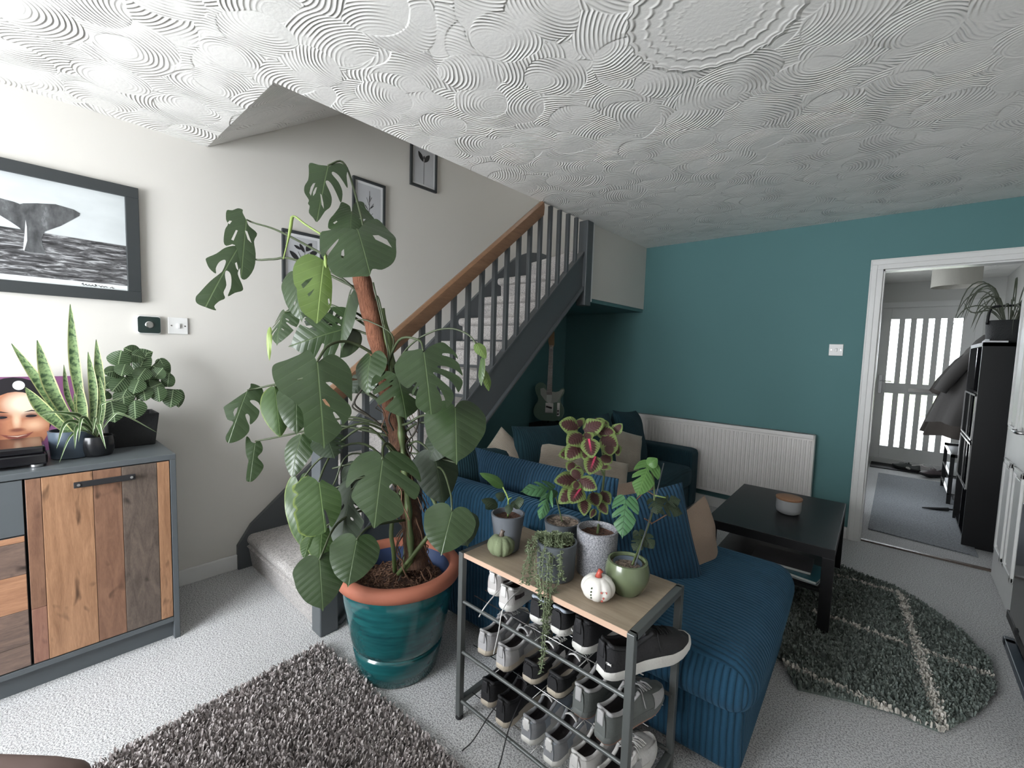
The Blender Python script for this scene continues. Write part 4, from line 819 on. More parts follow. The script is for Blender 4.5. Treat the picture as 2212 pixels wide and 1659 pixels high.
 'L13': ([(0.003,0.009),(0.013,-0.006),(0.019,-0.038),(0.033,-0.061),(0.06,-0.065),(0.094,-0.06),(0.134,-0.055),(0.183,-0.057),(0.238,-0.06),(0.283,-0.054),(0.308,-0.033),(0.323,-0.004),(0.339,0.025),(0.361,0.05),(0.385,0.074),(0.406,0.102),(0.426,0.13),(0.444,0.162),(0.451,0.207),(0.447,0.274),(0.432,0.354),(0.41,0.425),(0.376,0.487),(0.333,0.54),(0.291,0.57),(0.249,0.558),(0.208,0.523),(0.176,0.497),(0.158,0.491),(0.15,0.495),(0.153,0.51),(0.174,0.539),(0.205,0.579),(0.228,0.616),(0.237,0.651),(0.238,0.683),(0.231,0.694),(0.212,0.668),(0.184,0.62),(0.16,0.583),(0.143,0.564),(0.13,0.556),(0.127,0.566),(0.141,0.603),(0.166,0.658),(0.185,0.712),(0.195,0.757),(0.201,0.801),(0.198,0.84),(0.185,0.871),(0.164,0.897),(0.135,0.923),(0.095,0.955),(0.047,0.985),(0.0,1.003),(-0.045,1.001),(-0.089,0.986),(-0.124,0.966),(-0.149,0.943),(-0.165,0.915),(-0.176,0.882),(-0.181,0.842),(-0.18,0.797),(-0.174,0.751),(-0.161,0.702),(-0.143,0.652),(-0.129,0.613),(-0.123,0.589),(-0.121,0.576),(-0.126,0.576),(-0.14,0.593),(-0.161,0.624),(-0.181,0.659),(-0.198,0.697),(-0.213,0.739),(-0.225,0.782),(-0.227,0.831),(-0.225,0.881),(-0.228,0.914),(-0.241,0.921),(-0.259,0.911),(-0.28,0.893),(-0.306,0.868),(-0.334,0.834),(-0.354,0.797),(-0.362,0.755),(-0.36,0.71),(-0.346,0.663),(-0.315,0.614),(-0.271,0.564),(-0.227,0.516),(-0.186,0.471),(-0.145,0.43),(-0.117,0.397),(-0.106,0.375),(-0.107,0.362),(-0.121,0.359),(-0.152,0.369),(-0.196,0.389),(-0.24,0.414),(-0.28,0.444),(-0.319,0.479),(-0.353,0.515),(-0.378,0.554),(-0.397,0.594),(-0.413,0.63),(-0.423,0.664),(-0.43,0.693),(-0.442,0.7),(-0.467,0.671),(-0.499,0.62),(-0.522,0.573),(-0.531,0.541),(-0.53,0.513),(-0.521,0.486),(-0.503,0.457),(-0.477,0.428),(-0.443,0.401),(-0.4,0.374),(-0.349,0.349),(-0.301,0.327),(-0.256,0.308),(-0.214,0.293),(-0.185,0.28),(-0.174,0.267),(-0.175,0.256),(-0.189,0.25),(-0.219,0.248),(-0.263,0.25),(-0.309,0.258),(-0.357,0.275),(-0.408,0.298),(-0.454,0.325),(-0.493,0.365),(-0.527,0.409),(-0.547,0.425),(-0.549,0.39),(-0.537,0.326),(-0.525,0.27),(-0.519,0.237),(-0.513,0.213),(-0.497,0.189),(-0.464,0.157),(-0.421,0.125),(-0.38,0.099),(-0.342,0.084),(-0.305,0.076),(-0.282,0.068),(-0.274,0.054),(-0.28,0.04),(-0.299,0.032),(-0.338,0.034),(-0.391,0.043),(-0.437,0.058),(-0.469,0.089),(-0.494,0.125),(-0.509,0.141),(-0.512,0.122),(-0.505,0.082),(-0.491,0.04),(-0.467,-0.001),(-0.436,-0.044),(-0.403,-0.082),(-0.374,-0.116),(-0.344,-0.145),(-0.309,-0.162),(-0.267,-0.161),(-0.221,-0.147),(-0.177,-0.129),(-0.138,-0.111),(-0.101,-0.09),(-0.068,-0.067),(-0.04,-0.037),(-0.016,-0.006)], []),
 'L23': ([(-0.002,0.006),(0.004,-0.002),(0.008,-0.03),(0.018,-0.06),(0.036,-0.087),(0.059,-0.115),(0.089,-0.137),(0.126,-0.149),(0.169,-0.154),(0.214,-0.15),(0.26,-0.136),(0.307,-0.113),(0.35,-0.079),(0.388,-0.03),(0.421,0.028),(0.447,0.086),(0.461,0.139),(0.467,0.192),(0.471,0.242),(0.475,0.288),(0.477,0.331),(0.475,0.368),(0.469,0.403),(0.46,0.432),(0.445,0.441),(0.423,0.419),(0.394,0.377),(0.363,0.337),(0.327,0.305),(0.289,0.275),(0.257,0.256),(0.233,0.253),(0.217,0.261),(0.214,0.274),(0.232,0.291),(0.264,0.312),(0.293,0.339),(0.314,0.373),(0.333,0.412),(0.347,0.449),(0.359,0.48),(0.367,0.509),(0.369,0.536),(0.369,0.559),(0.363,0.581),(0.348,0.608),(0.318,0.643),(0.28,0.683),(0.24,0.724),(0.2,0.763),(0.158,0.802),(0.122,0.838),(0.095,0.871),(0.074,0.901),(0.054,0.929),(0.036,0.963),(0.02,0.995),(-0.001,1.008),(-0.03,0.992),(-0.065,0.957),(-0.106,0.925),(-0.155,0.908),(-0.211,0.894),(-0.262,0.874),(-0.31,0.846),(-0.354,0.812),(-0.382,0.776),(-0.387,0.738),(-0.377,0.698),(-0.359,0.655),(-0.336,0.605),(-0.307,0.553),(-0.273,0.51),(-0.233,0.482),(-0.19,0.462),(-0.159,0.444),(-0.146,0.424),(-0.146,0.405),(-0.153,0.389),(-0.165,0.374),(-0.184,0.362),(-0.21,0.361),(-0.25,0.377),(-0.297,0.403),(-0.339,0.432),(-0.368,0.46),(-0.391,0.49),(-0.419,0.516),(-0.457,0.544),(-0.498,0.568),(-0.533,0.574),(-0.558,0.553),(-0.575,0.513),(-0.587,0.472),(-0.595,0.434),(-0.596,0.394),(-0.583,0.357),(-0.548,0.323),(-0.499,0.292),(-0.447,0.262),(-0.39,0.229),(-0.331,0.196),(-0.29,0.17),(-0.277,0.153),(-0.282,0.142),(-0.299,0.138),(-0.327,0.14),(-0.367,0.15),(-0.414,0.169),(-0.473,0.211),(-0.539,0.262),(-0.586,0.292),(-0.603,0.283),(-0.602,0.252),(-0.593,0.213),(-0.58,0.166),(-0.56,0.111),(-0.531,0.056),(-0.49,0.001),(-0.44,-0.054),(-0.391,-0.099),(-0.346,-0.128),(-0.302,-0.146),(-0.259,-0.159),(-0.215,-0.171),(-0.171,-0.176),(-0.131,-0.173),(-0.096,-0.158),(-0.064,-0.133),(-0.039,-0.104),(-0.022,-0.064),(-0.011,-0.019)], []),
 'L18': ([(-0.001,-0.002),(-0.015,-0.035),(-0.025,-0.069),(-0.032,-0.1),(-0.026,-0.131),(-0.017,-0.158),(-0.023,-0.177),(-0.06,-0.184),(-0.114,-0.183),(-0.163,-0.174),(-0.199,-0.162),(-0.231,-0.143),(-0.26,-0.112),(-0.287,-0.061),(-0.312,0.003),(-0.329,0.066),(-0.339,0.135),(-0.342,0.202),(-0.336,0.243),(-0.32,0.236),(-0.295,0.202),(-0.269,0.172),(-0.241,0.157),(-0.211,0.147),(-0.183,0.142),(-0.154,0.146),(-0.128,0.156),(-0.114,0.168),(-0.117,0.182),(-0.133,0.199),(-0.16,0.219),(-0.206,0.245),(-0.264,0.275),(-0.309,0.303),(-0.33,0.323),(-0.339,0.34),(-0.343,0.364),(-0.346,0.401),(-0.344,0.444),(-0.335,0.489),(-0.313,0.545),(-0.283,0.604),(-0.257,0.63),(-0.238,0.6),(-0.222,0.538),(-0.206,0.487),(-0.188,0.461),(-0.168,0.445),(-0.152,0.438),(-0.137,0.441),(-0.125,0.452),(-0.124,0.473),(-0.142,0.509),(-0.172,0.553),(-0.2,0.592),(-0.22,0.619),(-0.238,0.64),(-0.252,0.665),(-0.265,0.699),(-0.274,0.738),(-0.273,0.78),(-0.257,0.831),(-0.232,0.885),(-0.201,0.933),(-0.165,0.973),(-0.124,1.008),(-0.085,1.034),(-0.051,1.052),(-0.02,1.062),(0.009,1.059),(0.036,1.039),(0.06,1.006),(0.073,0.964),(0.072,0.911),(0.06,0.849),(0.05,0.79),(0.04,0.737),(0.03,0.688),(0.035,0.651),(0.062,0.64),(0.104,0.641),(0.145,0.628),(0.184,0.581),(0.223,0.519),(0.254,0.468),(0.272,0.441),(0.281,0.425),(0.282,0.407),(0.27,0.381),(0.248,0.352),(0.226,0.323),(0.208,0.297),(0.188,0.271),(0.165,0.237),(0.132,0.189),(0.095,0.134),(0.062,0.086),(0.037,0.052),(0.016,0.025)], [[(0.093,0.467),(0.085,0.396),(0.046,0.351),(0.035,0.463),(0.048,0.552)]]),
 'L20': ([(-0.006,0.024),(-0.019,0.004),(-0.025,-0.026),(-0.037,-0.046),(-0.061,-0.052),(-0.09,-0.047),(-0.12,-0.027),(-0.149,0.015),(-0.178,0.073),(-0.198,0.129),(-0.206,0.176),(-0.204,0.221),(-0.194,0.266),(-0.164,0.312),(-0.126,0.359),(-0.11,0.404),(-0.136,0.449),(-0.184,0.492),(-0.225,0.536),(-0.253,0.577),(-0.275,0.618),(-0.28,0.669),(-0.262,0.74),(-0.226,0.821),(-0.187,0.894),(-0.146,0.956),(-0.1,1.011),(-0.057,1.049),(-0.018,1.063),(0.018,1.06),(0.048,1.05),(0.069,1.043),(0.084,1.03),(0.094,0.985),(0.099,0.881),(0.099,0.745),(0.098,0.633),(0.094,0.574),(0.09,0.539),(0.095,0.5),(0.116,0.45),(0.147,0.394),(0.174,0.324),(0.195,0.225),(0.213,0.11),(0.224,0.012),(0.229,-0.06),(0.229,-0.115),(0.22,-0.147),(0.201,-0.151),(0.174,-0.131),(0.148,-0.106),(0.127,-0.073),(0.108,-0.035),(0.085,-0.004),(0.054,0.014),(0.021,0.024)], []),
 'L24': ([(0.003,0.005),(0.019,-0.013),(0.034,-0.046),(0.056,-0.08),(0.089,-0.114),(0.129,-0.148),(0.169,-0.17),(0.21,-0.177),(0.252,-0.172),(0.292,-0.159),(0.326,-0.136),(0.358,-0.104),(0.389,-0.077),(0.424,-0.061),(0.459,-0.048),(0.482,-0.028),(0.49,0.008),(0.487,0.051),(0.478,0.088),(0.455,0.113),(0.424,0.132),(0.41,0.152),(0.425,0.171),(0.455,0.191),(0.48,0.219),(0.494,0.263),(0.502,0.316),(0.501,0.361),(0.486,0.391),(0.462,0.414),(0.45,0.436),(0.464,0.455),(0.489,0.473),(0.505,0.504),(0.5,0.556),(0.486,0.62),(0.472,0.686),(0.468,0.752),(0.465,0.82),(0.447,0.879),(0.404,0.928),(0.345,0.968),(0.285,0.996),(0.226,1.01),(0.166,1.011),(0.11,1.007),(0.057,1.001),(0.007,0.989),(-0.029,0.961),(-0.044,0.909),(-0.044,0.841),(-0.041,0.771),(-0.037,0.698),(-0.03,0.624),(-0.027,0.573),(-0.033,0.556),(-0.044,0.562),(-0.056,0.586),(-0.068,0.629),(-0.08,0.69),(-0.092,0.751),(-0.099,0.819),(-0.106,0.888),(-0.125,0.919),(-0.166,0.891),(-0.219,0.825),(-0.267,0.757),(-0.302,0.702),(-0.33,0.645),(-0.352,0.578),(-0.366,0.491),(-0.373,0.395),(-0.369,0.311),(-0.354,0.252),(-0.328,0.206),(-0.292,0.159),(-0.238,0.104),(-0.174,0.049),(-0.121,0.005),(-0.092,-0.025),(-0.076,-0.045),(-0.059,-0.051),(-0.038,-0.036),(-0.017,-0.007)], []),
}
for k_, (o_, h_) in TRC.items(): T[k_] = triangulate(k_, o_, h_, .09, True)
# ================================================================== MONSTERA
pc = Vector((1.385, 1.07, 0))
mo = thing('potted_monstera', 'tall monstera with split leaves on a coir pole in a teal glazed terracotta pot', 'potted plant', pc)
R0, R1, PH = .168, .262, .455
pm = MB(); pm.lathe([(0, 0), (R0 - .01, 0), (R0, .008), (R0 + .012, .07), (R0 + .020, .112), (R0 + .016, .118), (R0 + .022, .124), (R0 + .017, .130), (R0 + .024, .137), (R0 + .030, .16), (R0 + .046, .25), (R0 + .060, .33), (R1 - .030, PH - .055), (R1 - .035, PH - .05)], pc, 64, cap=False)
pot = put('pot', pm, 'glaze', mo, smooth=True, auto=50)
pm = MB(); pm.lathe([(R1 - .05, PH - .06), (R1 - .022, PH - .058), (R1 - .006, PH - .048), (R1, PH - .03), (R1 - .002, PH - .012), (R1 - .012, PH), (R1 - .035, PH + .001), (R1 - .046, PH - .005), (R1 - .05, PH - .035)], pc, 64, cap=False)
put('rim', pm, 'terracotta', pot, smooth=True, auto=60)
pm = MB(); pm.lathe([(R1 - .050, PH - .03), (R1 - .055, PH - .06), (R1 - .075, PH - .14)], pc, 64, cap=False); put('inner_wall', pm, 'blue_inner', pot, smooth=True)
pm = MB(); pr = [(0, PH - .045)]; 
for k in range(1, 14): pr.append(((R1 - .066) * k / 13, PH - .045 - .05 * (k / 13) ** 1.5))
pm.lathe(pr, pc, 48, lobes=lambda a, z: 1 + .01 * math.sin(9 * a))
pm.v = [(x + rng.normal() * .001, y, z + rng.normal() * .004) for x, y, z in pm.v]
put('soil', pm, 'soil', mo, smooth=True)
# bark chips and straws on the soil
ch = MB()
for k in range(420):
    a = random.random() * 2 * PI; r = (R1 - .075) * math.sqrt(random.random()); c = Vector((pc.x + r * math.cos(a), pc.y + r * math.sin(a), PH - .043 - .045 * (r / (R1 - .066)) ** 1.5))
    m = Matrix.Translation(c) @ Euler((random.random() * .8, random.random() * .8, random.random() * 6)).to_matrix().to_4x4(); L = random.uniform(.004, .013)
    ch.box(-L, L, -.0016, .0016, -.001, .002, m)
co = put('bark_chips', ch, 'root', mo); co['kind'] = 'stuff'
pole = [(1.4702, 1.0965, 0.4482), (1.4333, 1.1044, 0.5856), (1.3983, 1.0911, 0.7619), (1.3688, 1.0715, 0.9601), (1.341, 1.0493, 1.1172), (1.3298, 1.0168, 1.2928), (1.3219, 0.9732, 1.462), (1.3031, 0.9337, 1.6342), (1.2954, 0.9238, 1.6699)]
PS = spline(pole, 48)
def pole_at(f): return PS[int(max(0, min(1, f)) * (len(PS) - 1))].copy()
pm = MB(); nP = len(PS); pm.tube(PS, [.050 - .012 * min(1, i / nP * 3) - .004 * (i / nP) + .002 * math.sin(i * 1.7) for i in range(nP)], 20)
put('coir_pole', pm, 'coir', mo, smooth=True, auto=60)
# thick climbing stems beside the pole
def off_path(f0, f1, amp, ph, n=16, turns=1.0, k0=1):
    P = []
    for i in range(n + 1):
        f = f0 + (f1 - f0) * i / n; p = pole_at(f); a = ph + turns * 2 * PI * i / n
        P.append(p + Vector((math.cos(a), math.sin(a), 0)) * amp)
    return P
VL = Vector(r_)
sp = off_path(.0, .80, .050, -1.2, 14, .30); sp[0] = pole_at(0) + Vector((-.05, -.04, -.03)); put('stem', MB().tube(spline(sp, 60), [.013 + .003 * math.sin(i * .9) for i in range(len(spline(sp, 60)))], 10), 'stem', mo, smooth=True)
sp = off_path(.0, .60, .052, 3.6, 14, -.35); put('stem', MB().tube(spline(sp, 50), .010, 10), 'stem', mo, smooth=True)
sp = [(1.4385, 1.0268, 0.4319), (1.5129, 1.0635, 0.5439), (1.5556, 1.1108, 0.6402), (1.544, 1.1351, 0.7183), (1.507, 1.122, 0.7809)]; put('stem', MB().tube(spline(sp, 20), .009, 8), 'stem', mo, smooth=True)
sp = [(1.4195, 1.0238, 0.436), (1.4422, 1.0008, 0.541), (1.4296, 0.9972, 0.6162), (1.4159, 1.0206, 0.7035), (1.4167, 1.0551, 0.7743)]; put('stem', MB().tube(spline(sp, 20), .009, 8), 'stem', mo, smooth=True)
rt = random.Random(11)
for k in range(46):
    f = rt.uniform(.0, .62); p = pole_at(f); a = rt.random() * 6.28; P = [p + Vector((math.cos(a), math.sin(a), 0)) * .04]
    q = P[0]
    for j in range(rt.randint(4, 8)):
        a += rt.uniform(-.7, .7); q = q + Vector((math.cos(a) * .016, math.sin(a) * .016, -rt.uniform(.012, .04)));
        c = pole_at(max(0, f - .04 * j)); dd = Vector((q.x - c.x, q.y - c.y, 0))
        if dd.length > .085: q -= dd * .3
        if q.z < PH - .05: break
        P.append(q.copy())
    if len(P) > 2: put('aerial_root', MB().tube(spline(P, 16), rt.choice([.0016, .0022, .003]), 5), rt.choice(['root', 'root', 'root_dark']), mo, smooth=True)
for P in ([(1.4411, 1.0599, 1.1424), (1.4197, 1.0128, 1.1284), (1.4063, 0.9963, 1.0811), (1.4066, 1.0183, 1.0313)], [(1.4288, 1.0911, 1.1622), (1.4789, 1.09, 1.1099), (1.4745, 1.0785, 1.0341), (1.4254, 1.0689, 0.9698), (1.4404, 1.0774, 0.9224)], [(1.2778, 0.9159, 1.1433), (1.2752, 0.9113, 1.1205), (1.3053, 0.9355, 1.0972), (1.3409, 0.9648, 1.0759), (1.3602, 1.0046, 1.0359)], [(1.3202, 0.9325, 1.2029), (1.3019, 0.9126, 1.1648), (1.3016, 0.9089, 1.1311), (1.3317, 0.9576, 1.085)]):
    put('aerial_root', MB().tube(spline(P, 24), .0042, 6), 'root_dark', mo, smooth=True)
def mleaf(key, base, tip, wpx, depth, mat='leaf', f=None, tw=0., fold=.18, droop=.10, up=.5, wave=.02, pet=None, pr=.0045, curl=0., label=None):
    base = Vector(base); tip = Vector(tip)
    w = wpx * depth / 951.4 if wpx else (tip - base).length
    add_leaf(mo, T[key], base, tip, w, mat, 'leaf', tw, fold, droop, wave, seed=int(wpx * 7 + depth * 100), up=up, curl=curl, label=label)
    if f is not None:
        q = pole_at(f); P = [q] + [Vector(p) for p in (pet or [])]
        if not pet:
            mid = (q + base) / 2 + Vector((0, 0, .10 * (q - base).length + .03)); P.append(mid)
        P.append(base + (base - tip).normalized() * .004); P.append(base)
        put('leaf_stalk', MB().tube(spline(P[:-1], 20), [pr * (1.3 - .5 * i / 20) for i in range(len(spline(P[:-1], 20)))], 6), 'petiole', mo, smooth=True)
# base point, tip point, width, stalk root along the pole
mleaf('L1', (1.1476, 0.869, 2.0917), (1.1912, 0.8033, 1.8517), 0, 1.75, f=.97, pet=[(1.2655, 0.9707, 1.801), (1.171, 0.9647, 2.0402), (1.1518, 0.9297, 2.127)], fold=.12, droop=.07, wave=.016)
mleaf('L2', (1.1749, 0.9568, 1.9263), (1.2152, 0.9292, 1.8292), 0, 1.8, f=.98, pet=[(1.2497, 0.9801, 1.7677)], fold=.12, droop=.07, wave=.016)
mleaf('L3', (1.3315, 0.897, 1.8188), (1.4553, 0.8803, 1.6294), 0, 1.66, f=.99, pet=[(1.3431, 0.9466, 1.6778), (1.3079, 0.9363, 1.7521)], fold=.12, droop=.07, wave=.016)
mleaf('L4', (0.7237, 0.7043, 1.9106), (0.8036, 0.6544, 1.6423), 0, 1.95, f=.90, pet=[(1.0871, 0.8624, 1.7565), (0.8637, 0.7828, 1.8622), (0.7297, 0.7358, 1.9049)], fold=.12, droop=.07, wave=.016)
mleaf('L5', (0.7597, 0.6554, 1.7721), (0.7941, 0.5258, 1.5094), 0, 1.86, f=.84, pet=[(0.9753, 0.8144, 1.7284), (0.8576, 0.765, 1.7369), (0.7861, 0.7152, 1.7363)], fold=.12, droop=.07, wave=.016)
mleaf('L6', (1.2626, 0.7968, 1.6917), (1.3201, 0.7432, 1.4503), 0, 1.66, 'leaf_lime', f=.90, label='lime green young leaf', fold=.12, droop=.07, wave=.016)
put('leaf_sheath', MB().tube(spline([(1.274, 0.8021, 1.6445), (1.2669, 0.802, 1.706), (1.2572, 0.7958, 1.7303)], 8), [.004, .006, .007, .007, .006, .006, .005, .004, .002], 8), 'stalk_light', mo, smooth=True)
mleaf('m_hole', (1.022, 0.7947, 1.6533), (1.094, 0.7859, 1.4649), 72, 1.82, f=.82, tw=.5)
mleaf('m_a', (0.9743, 0.7641, 1.5009), (1.0246, 0.7148, 1.3656), 66, 1.82, f=.74, tw=.7, fold=.35)
mleaf('m_b', (1.2348, 0.9078, 1.4423), (1.1064, 0.733, 1.3617), 112, 1.78, f=.72, up=.2, fold=.12, pet=[(1.271, 0.9388, 1.4324)])
mleaf('heart', (1.2338, 0.92, 1.5727), (1.2433, 0.8797, 1.3531), 62, 1.8, f=.70, tw=1.05, fold=.3)
mleaf('small', (0.9119, 0.7295, 1.4374), (0.9207, 0.7231, 1.2955), 12, 1.88, 'stalk_light', tw=.3)
mleaf('m_b', (1.1319, 0.8722, 1.4586), (1.0386, 0.8252, 1.5445), 70, 1.84, 'leaf_dark', f=.76, up=.2)
mleaf('L12', (1.3319, 0.7392, 1.3061), (1.4514, 0.708, 1.0099), 0, 1.57, f=.66, pet=[(1.2907, 0.8979, 1.3841), (1.303, 0.8005, 1.372)], pr=.0055, fold=.12, droop=.07, wave=.016)
mleaf('L13', (1.622, 1.0002, 1.3571), (1.7224, 0.9602, 1.1407), 0, 1.57, f=.62, pet=[(1.4656, 1, 1.3984), (1.5732, 1.0149, 1.3997)], fold=.12, droop=.07, wave=.016)
mleaf('m_b', (1.5045, 0.9672, 1.262), (1.6082, 0.9368, 1.1122), 116, 1.64, f=.56, fold=.2, tw=-.2)
mleaf('heart', (1.3866, 0.9233, 1.3283), (1.4444, 0.8804, 1.1904), 74, 1.7, f=.56, tw=.6)
mleaf('heart', (1.6935, 1.096, 1.15), (1.7866, 1.0262, 0.9673), 134, 1.6, f=.44, fold=.22, pet=[(1.447, 1.057, 1.0613), (1.5262, 1.0776, 1.1034), (1.629, 1.0877, 1.1004), (1.6701, 1.0932, 1.0605)], label='leaf with a browned tip')
mleaf('L18', (0.8132, 0.6683, 1.1601), (0.839, 0.5908, 0.9598), 0, 1.9, f=.55, pet=[(1.1393, 0.8566, 1.2366), (0.9625, 0.7779, 1.2075), (0.8312, 0.7122, 1.1739)], fold=.12, droop=.07, wave=.016)
mleaf('small', (0.9237, 0.7414, 1.1839), (1.0409, 0.718, 0.9865), 66, 1.85, 'leaf_mid', f=.52, fold=.3)
mleaf('L20', (0.8347, 0.6916, 0.9355), (0.8735, 0.657, 0.7826), 0, 1.92, f=.40, pet=[(1.1636, 0.8846, 1.0356), (1.0054, 0.7938, 0.9876), (0.8779, 0.7313, 0.9515)], fold=.12, droop=.07, wave=.016)
mleaf('small', (1.1061, 0.7766, 0.9968), (1.1527, 0.7216, 0.8384), 64, 1.8, f=.42, tw=.4)
mleaf('heart', (1.1378, 0.7442, 1.1966), (1.2136, 0.7137, 1.0245), 76, 1.74, 'leaf', f=.5, tw=.1)
mleaf('L23', (1.5548, 0.8746, 0.9604), (1.6544, 0.7823, 0.7639), 0, 1.53, f=.34, pet=[(1.4309, 0.9815, 0.983), (1.4844, 0.9225, 0.9911)], pr=.006, fold=.12, droop=.07, wave=.016)
mleaf('L24', (1.3495, 0.737, 0.8605), (1.4371, 0.7178, 0.6977), 0, 1.6, 'leaf_mid', f=.32, pet=[(1.3351, 0.956, 1.0379), (1.2849, 0.853, 0.9862), (1.3071, 0.7855, 0.9175)], fold=.12, droop=.07, wave=.016)
mleaf('m_f', (1.1728, 0.7365, 0.8097), (1.266, 0.7155, 0.58), 62, 1.72, 'leaf_mid', f=.28, tw=.3, pet=[(1.3078, 0.9515, 0.9668), (1.2018, 0.8265, 0.9189)])
mleaf('small', (1.2835, 0.7364, 0.6343), (1.3077, 0.6976, 0.5673), 34, 1.68, 'leaf_mid', f=.2)
mleaf('heart', (1.294, 0.7731, 0.6414), (1.3528, 0.7365, 0.5587), 62, 1.7, 'leaf_mid')
mleaf('m_c', (1.3491, 0.8644, 0.8005), (1.4326, 0.7831, 0.5882), 84, 1.7, 'leaf_dark', f=.26, tw=.4)  # underside in shadow, the shade put into the darker leaf colour
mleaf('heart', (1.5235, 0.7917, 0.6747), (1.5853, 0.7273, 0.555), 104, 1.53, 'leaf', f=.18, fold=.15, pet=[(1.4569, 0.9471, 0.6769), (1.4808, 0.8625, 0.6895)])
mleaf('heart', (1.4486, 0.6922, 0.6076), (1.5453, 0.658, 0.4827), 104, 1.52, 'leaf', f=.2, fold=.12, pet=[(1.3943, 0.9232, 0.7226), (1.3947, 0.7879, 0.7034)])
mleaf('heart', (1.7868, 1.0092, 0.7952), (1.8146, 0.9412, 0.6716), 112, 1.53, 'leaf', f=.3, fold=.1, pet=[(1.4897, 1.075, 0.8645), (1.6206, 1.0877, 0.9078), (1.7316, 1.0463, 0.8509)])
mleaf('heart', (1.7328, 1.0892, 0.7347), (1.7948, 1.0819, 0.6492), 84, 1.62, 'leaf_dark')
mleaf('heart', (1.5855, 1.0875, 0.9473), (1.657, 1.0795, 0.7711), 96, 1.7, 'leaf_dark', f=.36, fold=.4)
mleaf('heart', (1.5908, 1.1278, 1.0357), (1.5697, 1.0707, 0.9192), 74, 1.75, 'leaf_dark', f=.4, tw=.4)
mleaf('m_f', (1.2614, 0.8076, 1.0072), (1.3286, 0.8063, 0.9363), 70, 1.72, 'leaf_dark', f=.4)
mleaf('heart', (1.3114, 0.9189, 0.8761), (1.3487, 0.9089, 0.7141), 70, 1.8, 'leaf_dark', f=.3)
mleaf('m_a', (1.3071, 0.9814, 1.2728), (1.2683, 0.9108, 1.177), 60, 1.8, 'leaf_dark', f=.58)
# bare young shoots
put('shoot', MB().tube(spline([(1.0967, 0.8776, 1.8245), (1.0353, 0.828, 1.8704), (0.9952, 0.796, 1.9035), (0.9897, 0.7867, 1.8588), (0.9852, 0.7769, 1.8006), (0.9763, 0.7613, 1.7229)], 24), [.0045] * 9 + [.007] * 5 + [.006, .005, .004, .0035, .003, .003, .002, .002, .002, .002, .001], 8), 'stalk_light', mo, smooth=True)
P = [pole_at(.60), (1.4921, 1.0205, 1.3688), (1.5876, 1.0574, 1.4314), (1.6614, 1.0974, 1.4469), (1.7235, 1.1234, 1.4272), (1.7577, 1.1369, 1.3937)]
put('leaf_stalk', MB().tube(spline(P, 30), .0035, 6), 'petiole', mo, smooth=True)
mleaf('small', (1.7577, 1.1369, 1.3937), (1.81, 1.1374, 1.3391), 26, 1.6, 'leaf_lime', label='small lime green leaf')
mleaf('small', (1.7865, 1.1439, 1.3434), (1.8046, 1.1227, 1.2397), 22, 1.6, 'leaf_mid', tw=.8)
mleaf('small', (1.7938, 1.1456, 1.296), (1.8261, 1.1399, 1.222), 24, 1.6, 'leaf_lime', tw=-.5, label='small lime green leaf')
P = [pole_at(.62), (1.4313, 0.9974, 1.4072), (1.3583, 0.9391, 1.4682), (1.2979, 0.9134, 1.4768)]; put('leaf_stalk', MB().tube(spline(P, 20), .003, 6), 'petiole', mo, smooth=True)
for (f, a, b) in ((.33, (1.2861, 0.9021, 0.9318), (1.2766, 0.8285, 0.8139)), (.35, (1.3029, 0.9133, 0.8947), (1.231, 0.8473, 0.869)), (.31, (1.3532, 0.9259, 0.8452), (1.2614, 0.8399, 0.7947)), (.37, (1.5431, 1.1026, 0.9371), (1.6517, 1.1435, 0.9226)), (.45, (1.2215, 0.8855, 1.0685), (1.1922, 0.8312, 1.0509)), (.44, (1.5223, 1.1077, 0.9037), (1.6199, 1.112, 0.8884)), (.78, (1.3535, 0.9719, 1.5716), (1.4, 0.9751, 1.4608)), (.55, (1.3838, 1.0035, 1.3514), (1.3461, 0.9574, 1.6249))):
    put('leaf_stalk', MB().tube(spline([pole_at(f), a, b], 14), .0035, 6), 'petiole', mo, smooth=True)

# ================================================================== PLANTS ON THE SIDEBOARD
def pot_profile(r0, r1, h, wall=.006, lip=.0, bulge=0.0):
    P = [(0, 0), (r0 * .92, 0), (r0, .004)]
    for k in range(1, 9): t = k / 8; P.append((r0 + (r1 - r0) * t + bulge * math.sin(t * PI), .004 + (h - .004) * t))
    P += [(r1 + lip, h), (r1 - wall, h + .001), (r1 - wall - .001, h - .012), (r1 - wall - .004, h * .55)]
    return P
def pot_obj(root, c, r0, r1, h, mat, soilmat='soil', bulge=0., fill=.86, lab=None):
    m = MB(); m.lathe(pot_profile(r0, r1, h, bulge=bulge), c, 40); p = put('pot', m, mat, root, smooth=True, auto=45, label=lab)
    rr = r0 + (r1 - r0) * fill + bulge * math.sin(fill * PI) - .007
    m = MB(); m.lathe([(0, h * fill + .004)] + [(rr * k / 6, h * fill + .003 * math.cos(k)) for k in range(1, 7)], c, 28)
    m.v = [(a, b, z + rng.normal() * .0015) for a, b, z in m.v]; put('soil', m, soilmat, root, smooth=True); return p
c = Vector((.31, .155, SZ))
sk = thing('snake_plant', 'snake plant with tall banded pointed leaves in a slate blue pot on the sideboard', 'potted plant', c)
pot_obj(sk, c, .068, .075, .115, 'pot_navy')
def sblade(base, tip, w, bend=(0, 0, 0), tw=0.):
    B = Vector(base); Tp = Vector(tip); mid = B.lerp(Tp, .5) + Vector(bend)
    strip_leaf(sk, [B, mid, Tp], w, 'snake', prof=lambda t: (.55 + .9 * t - .1) if t < .5 else max(.0, (.9 * math.cos((t - .5) * PI * .98) ** .8)), cup=.25, twist=tw)
zb0 = SZ + .10
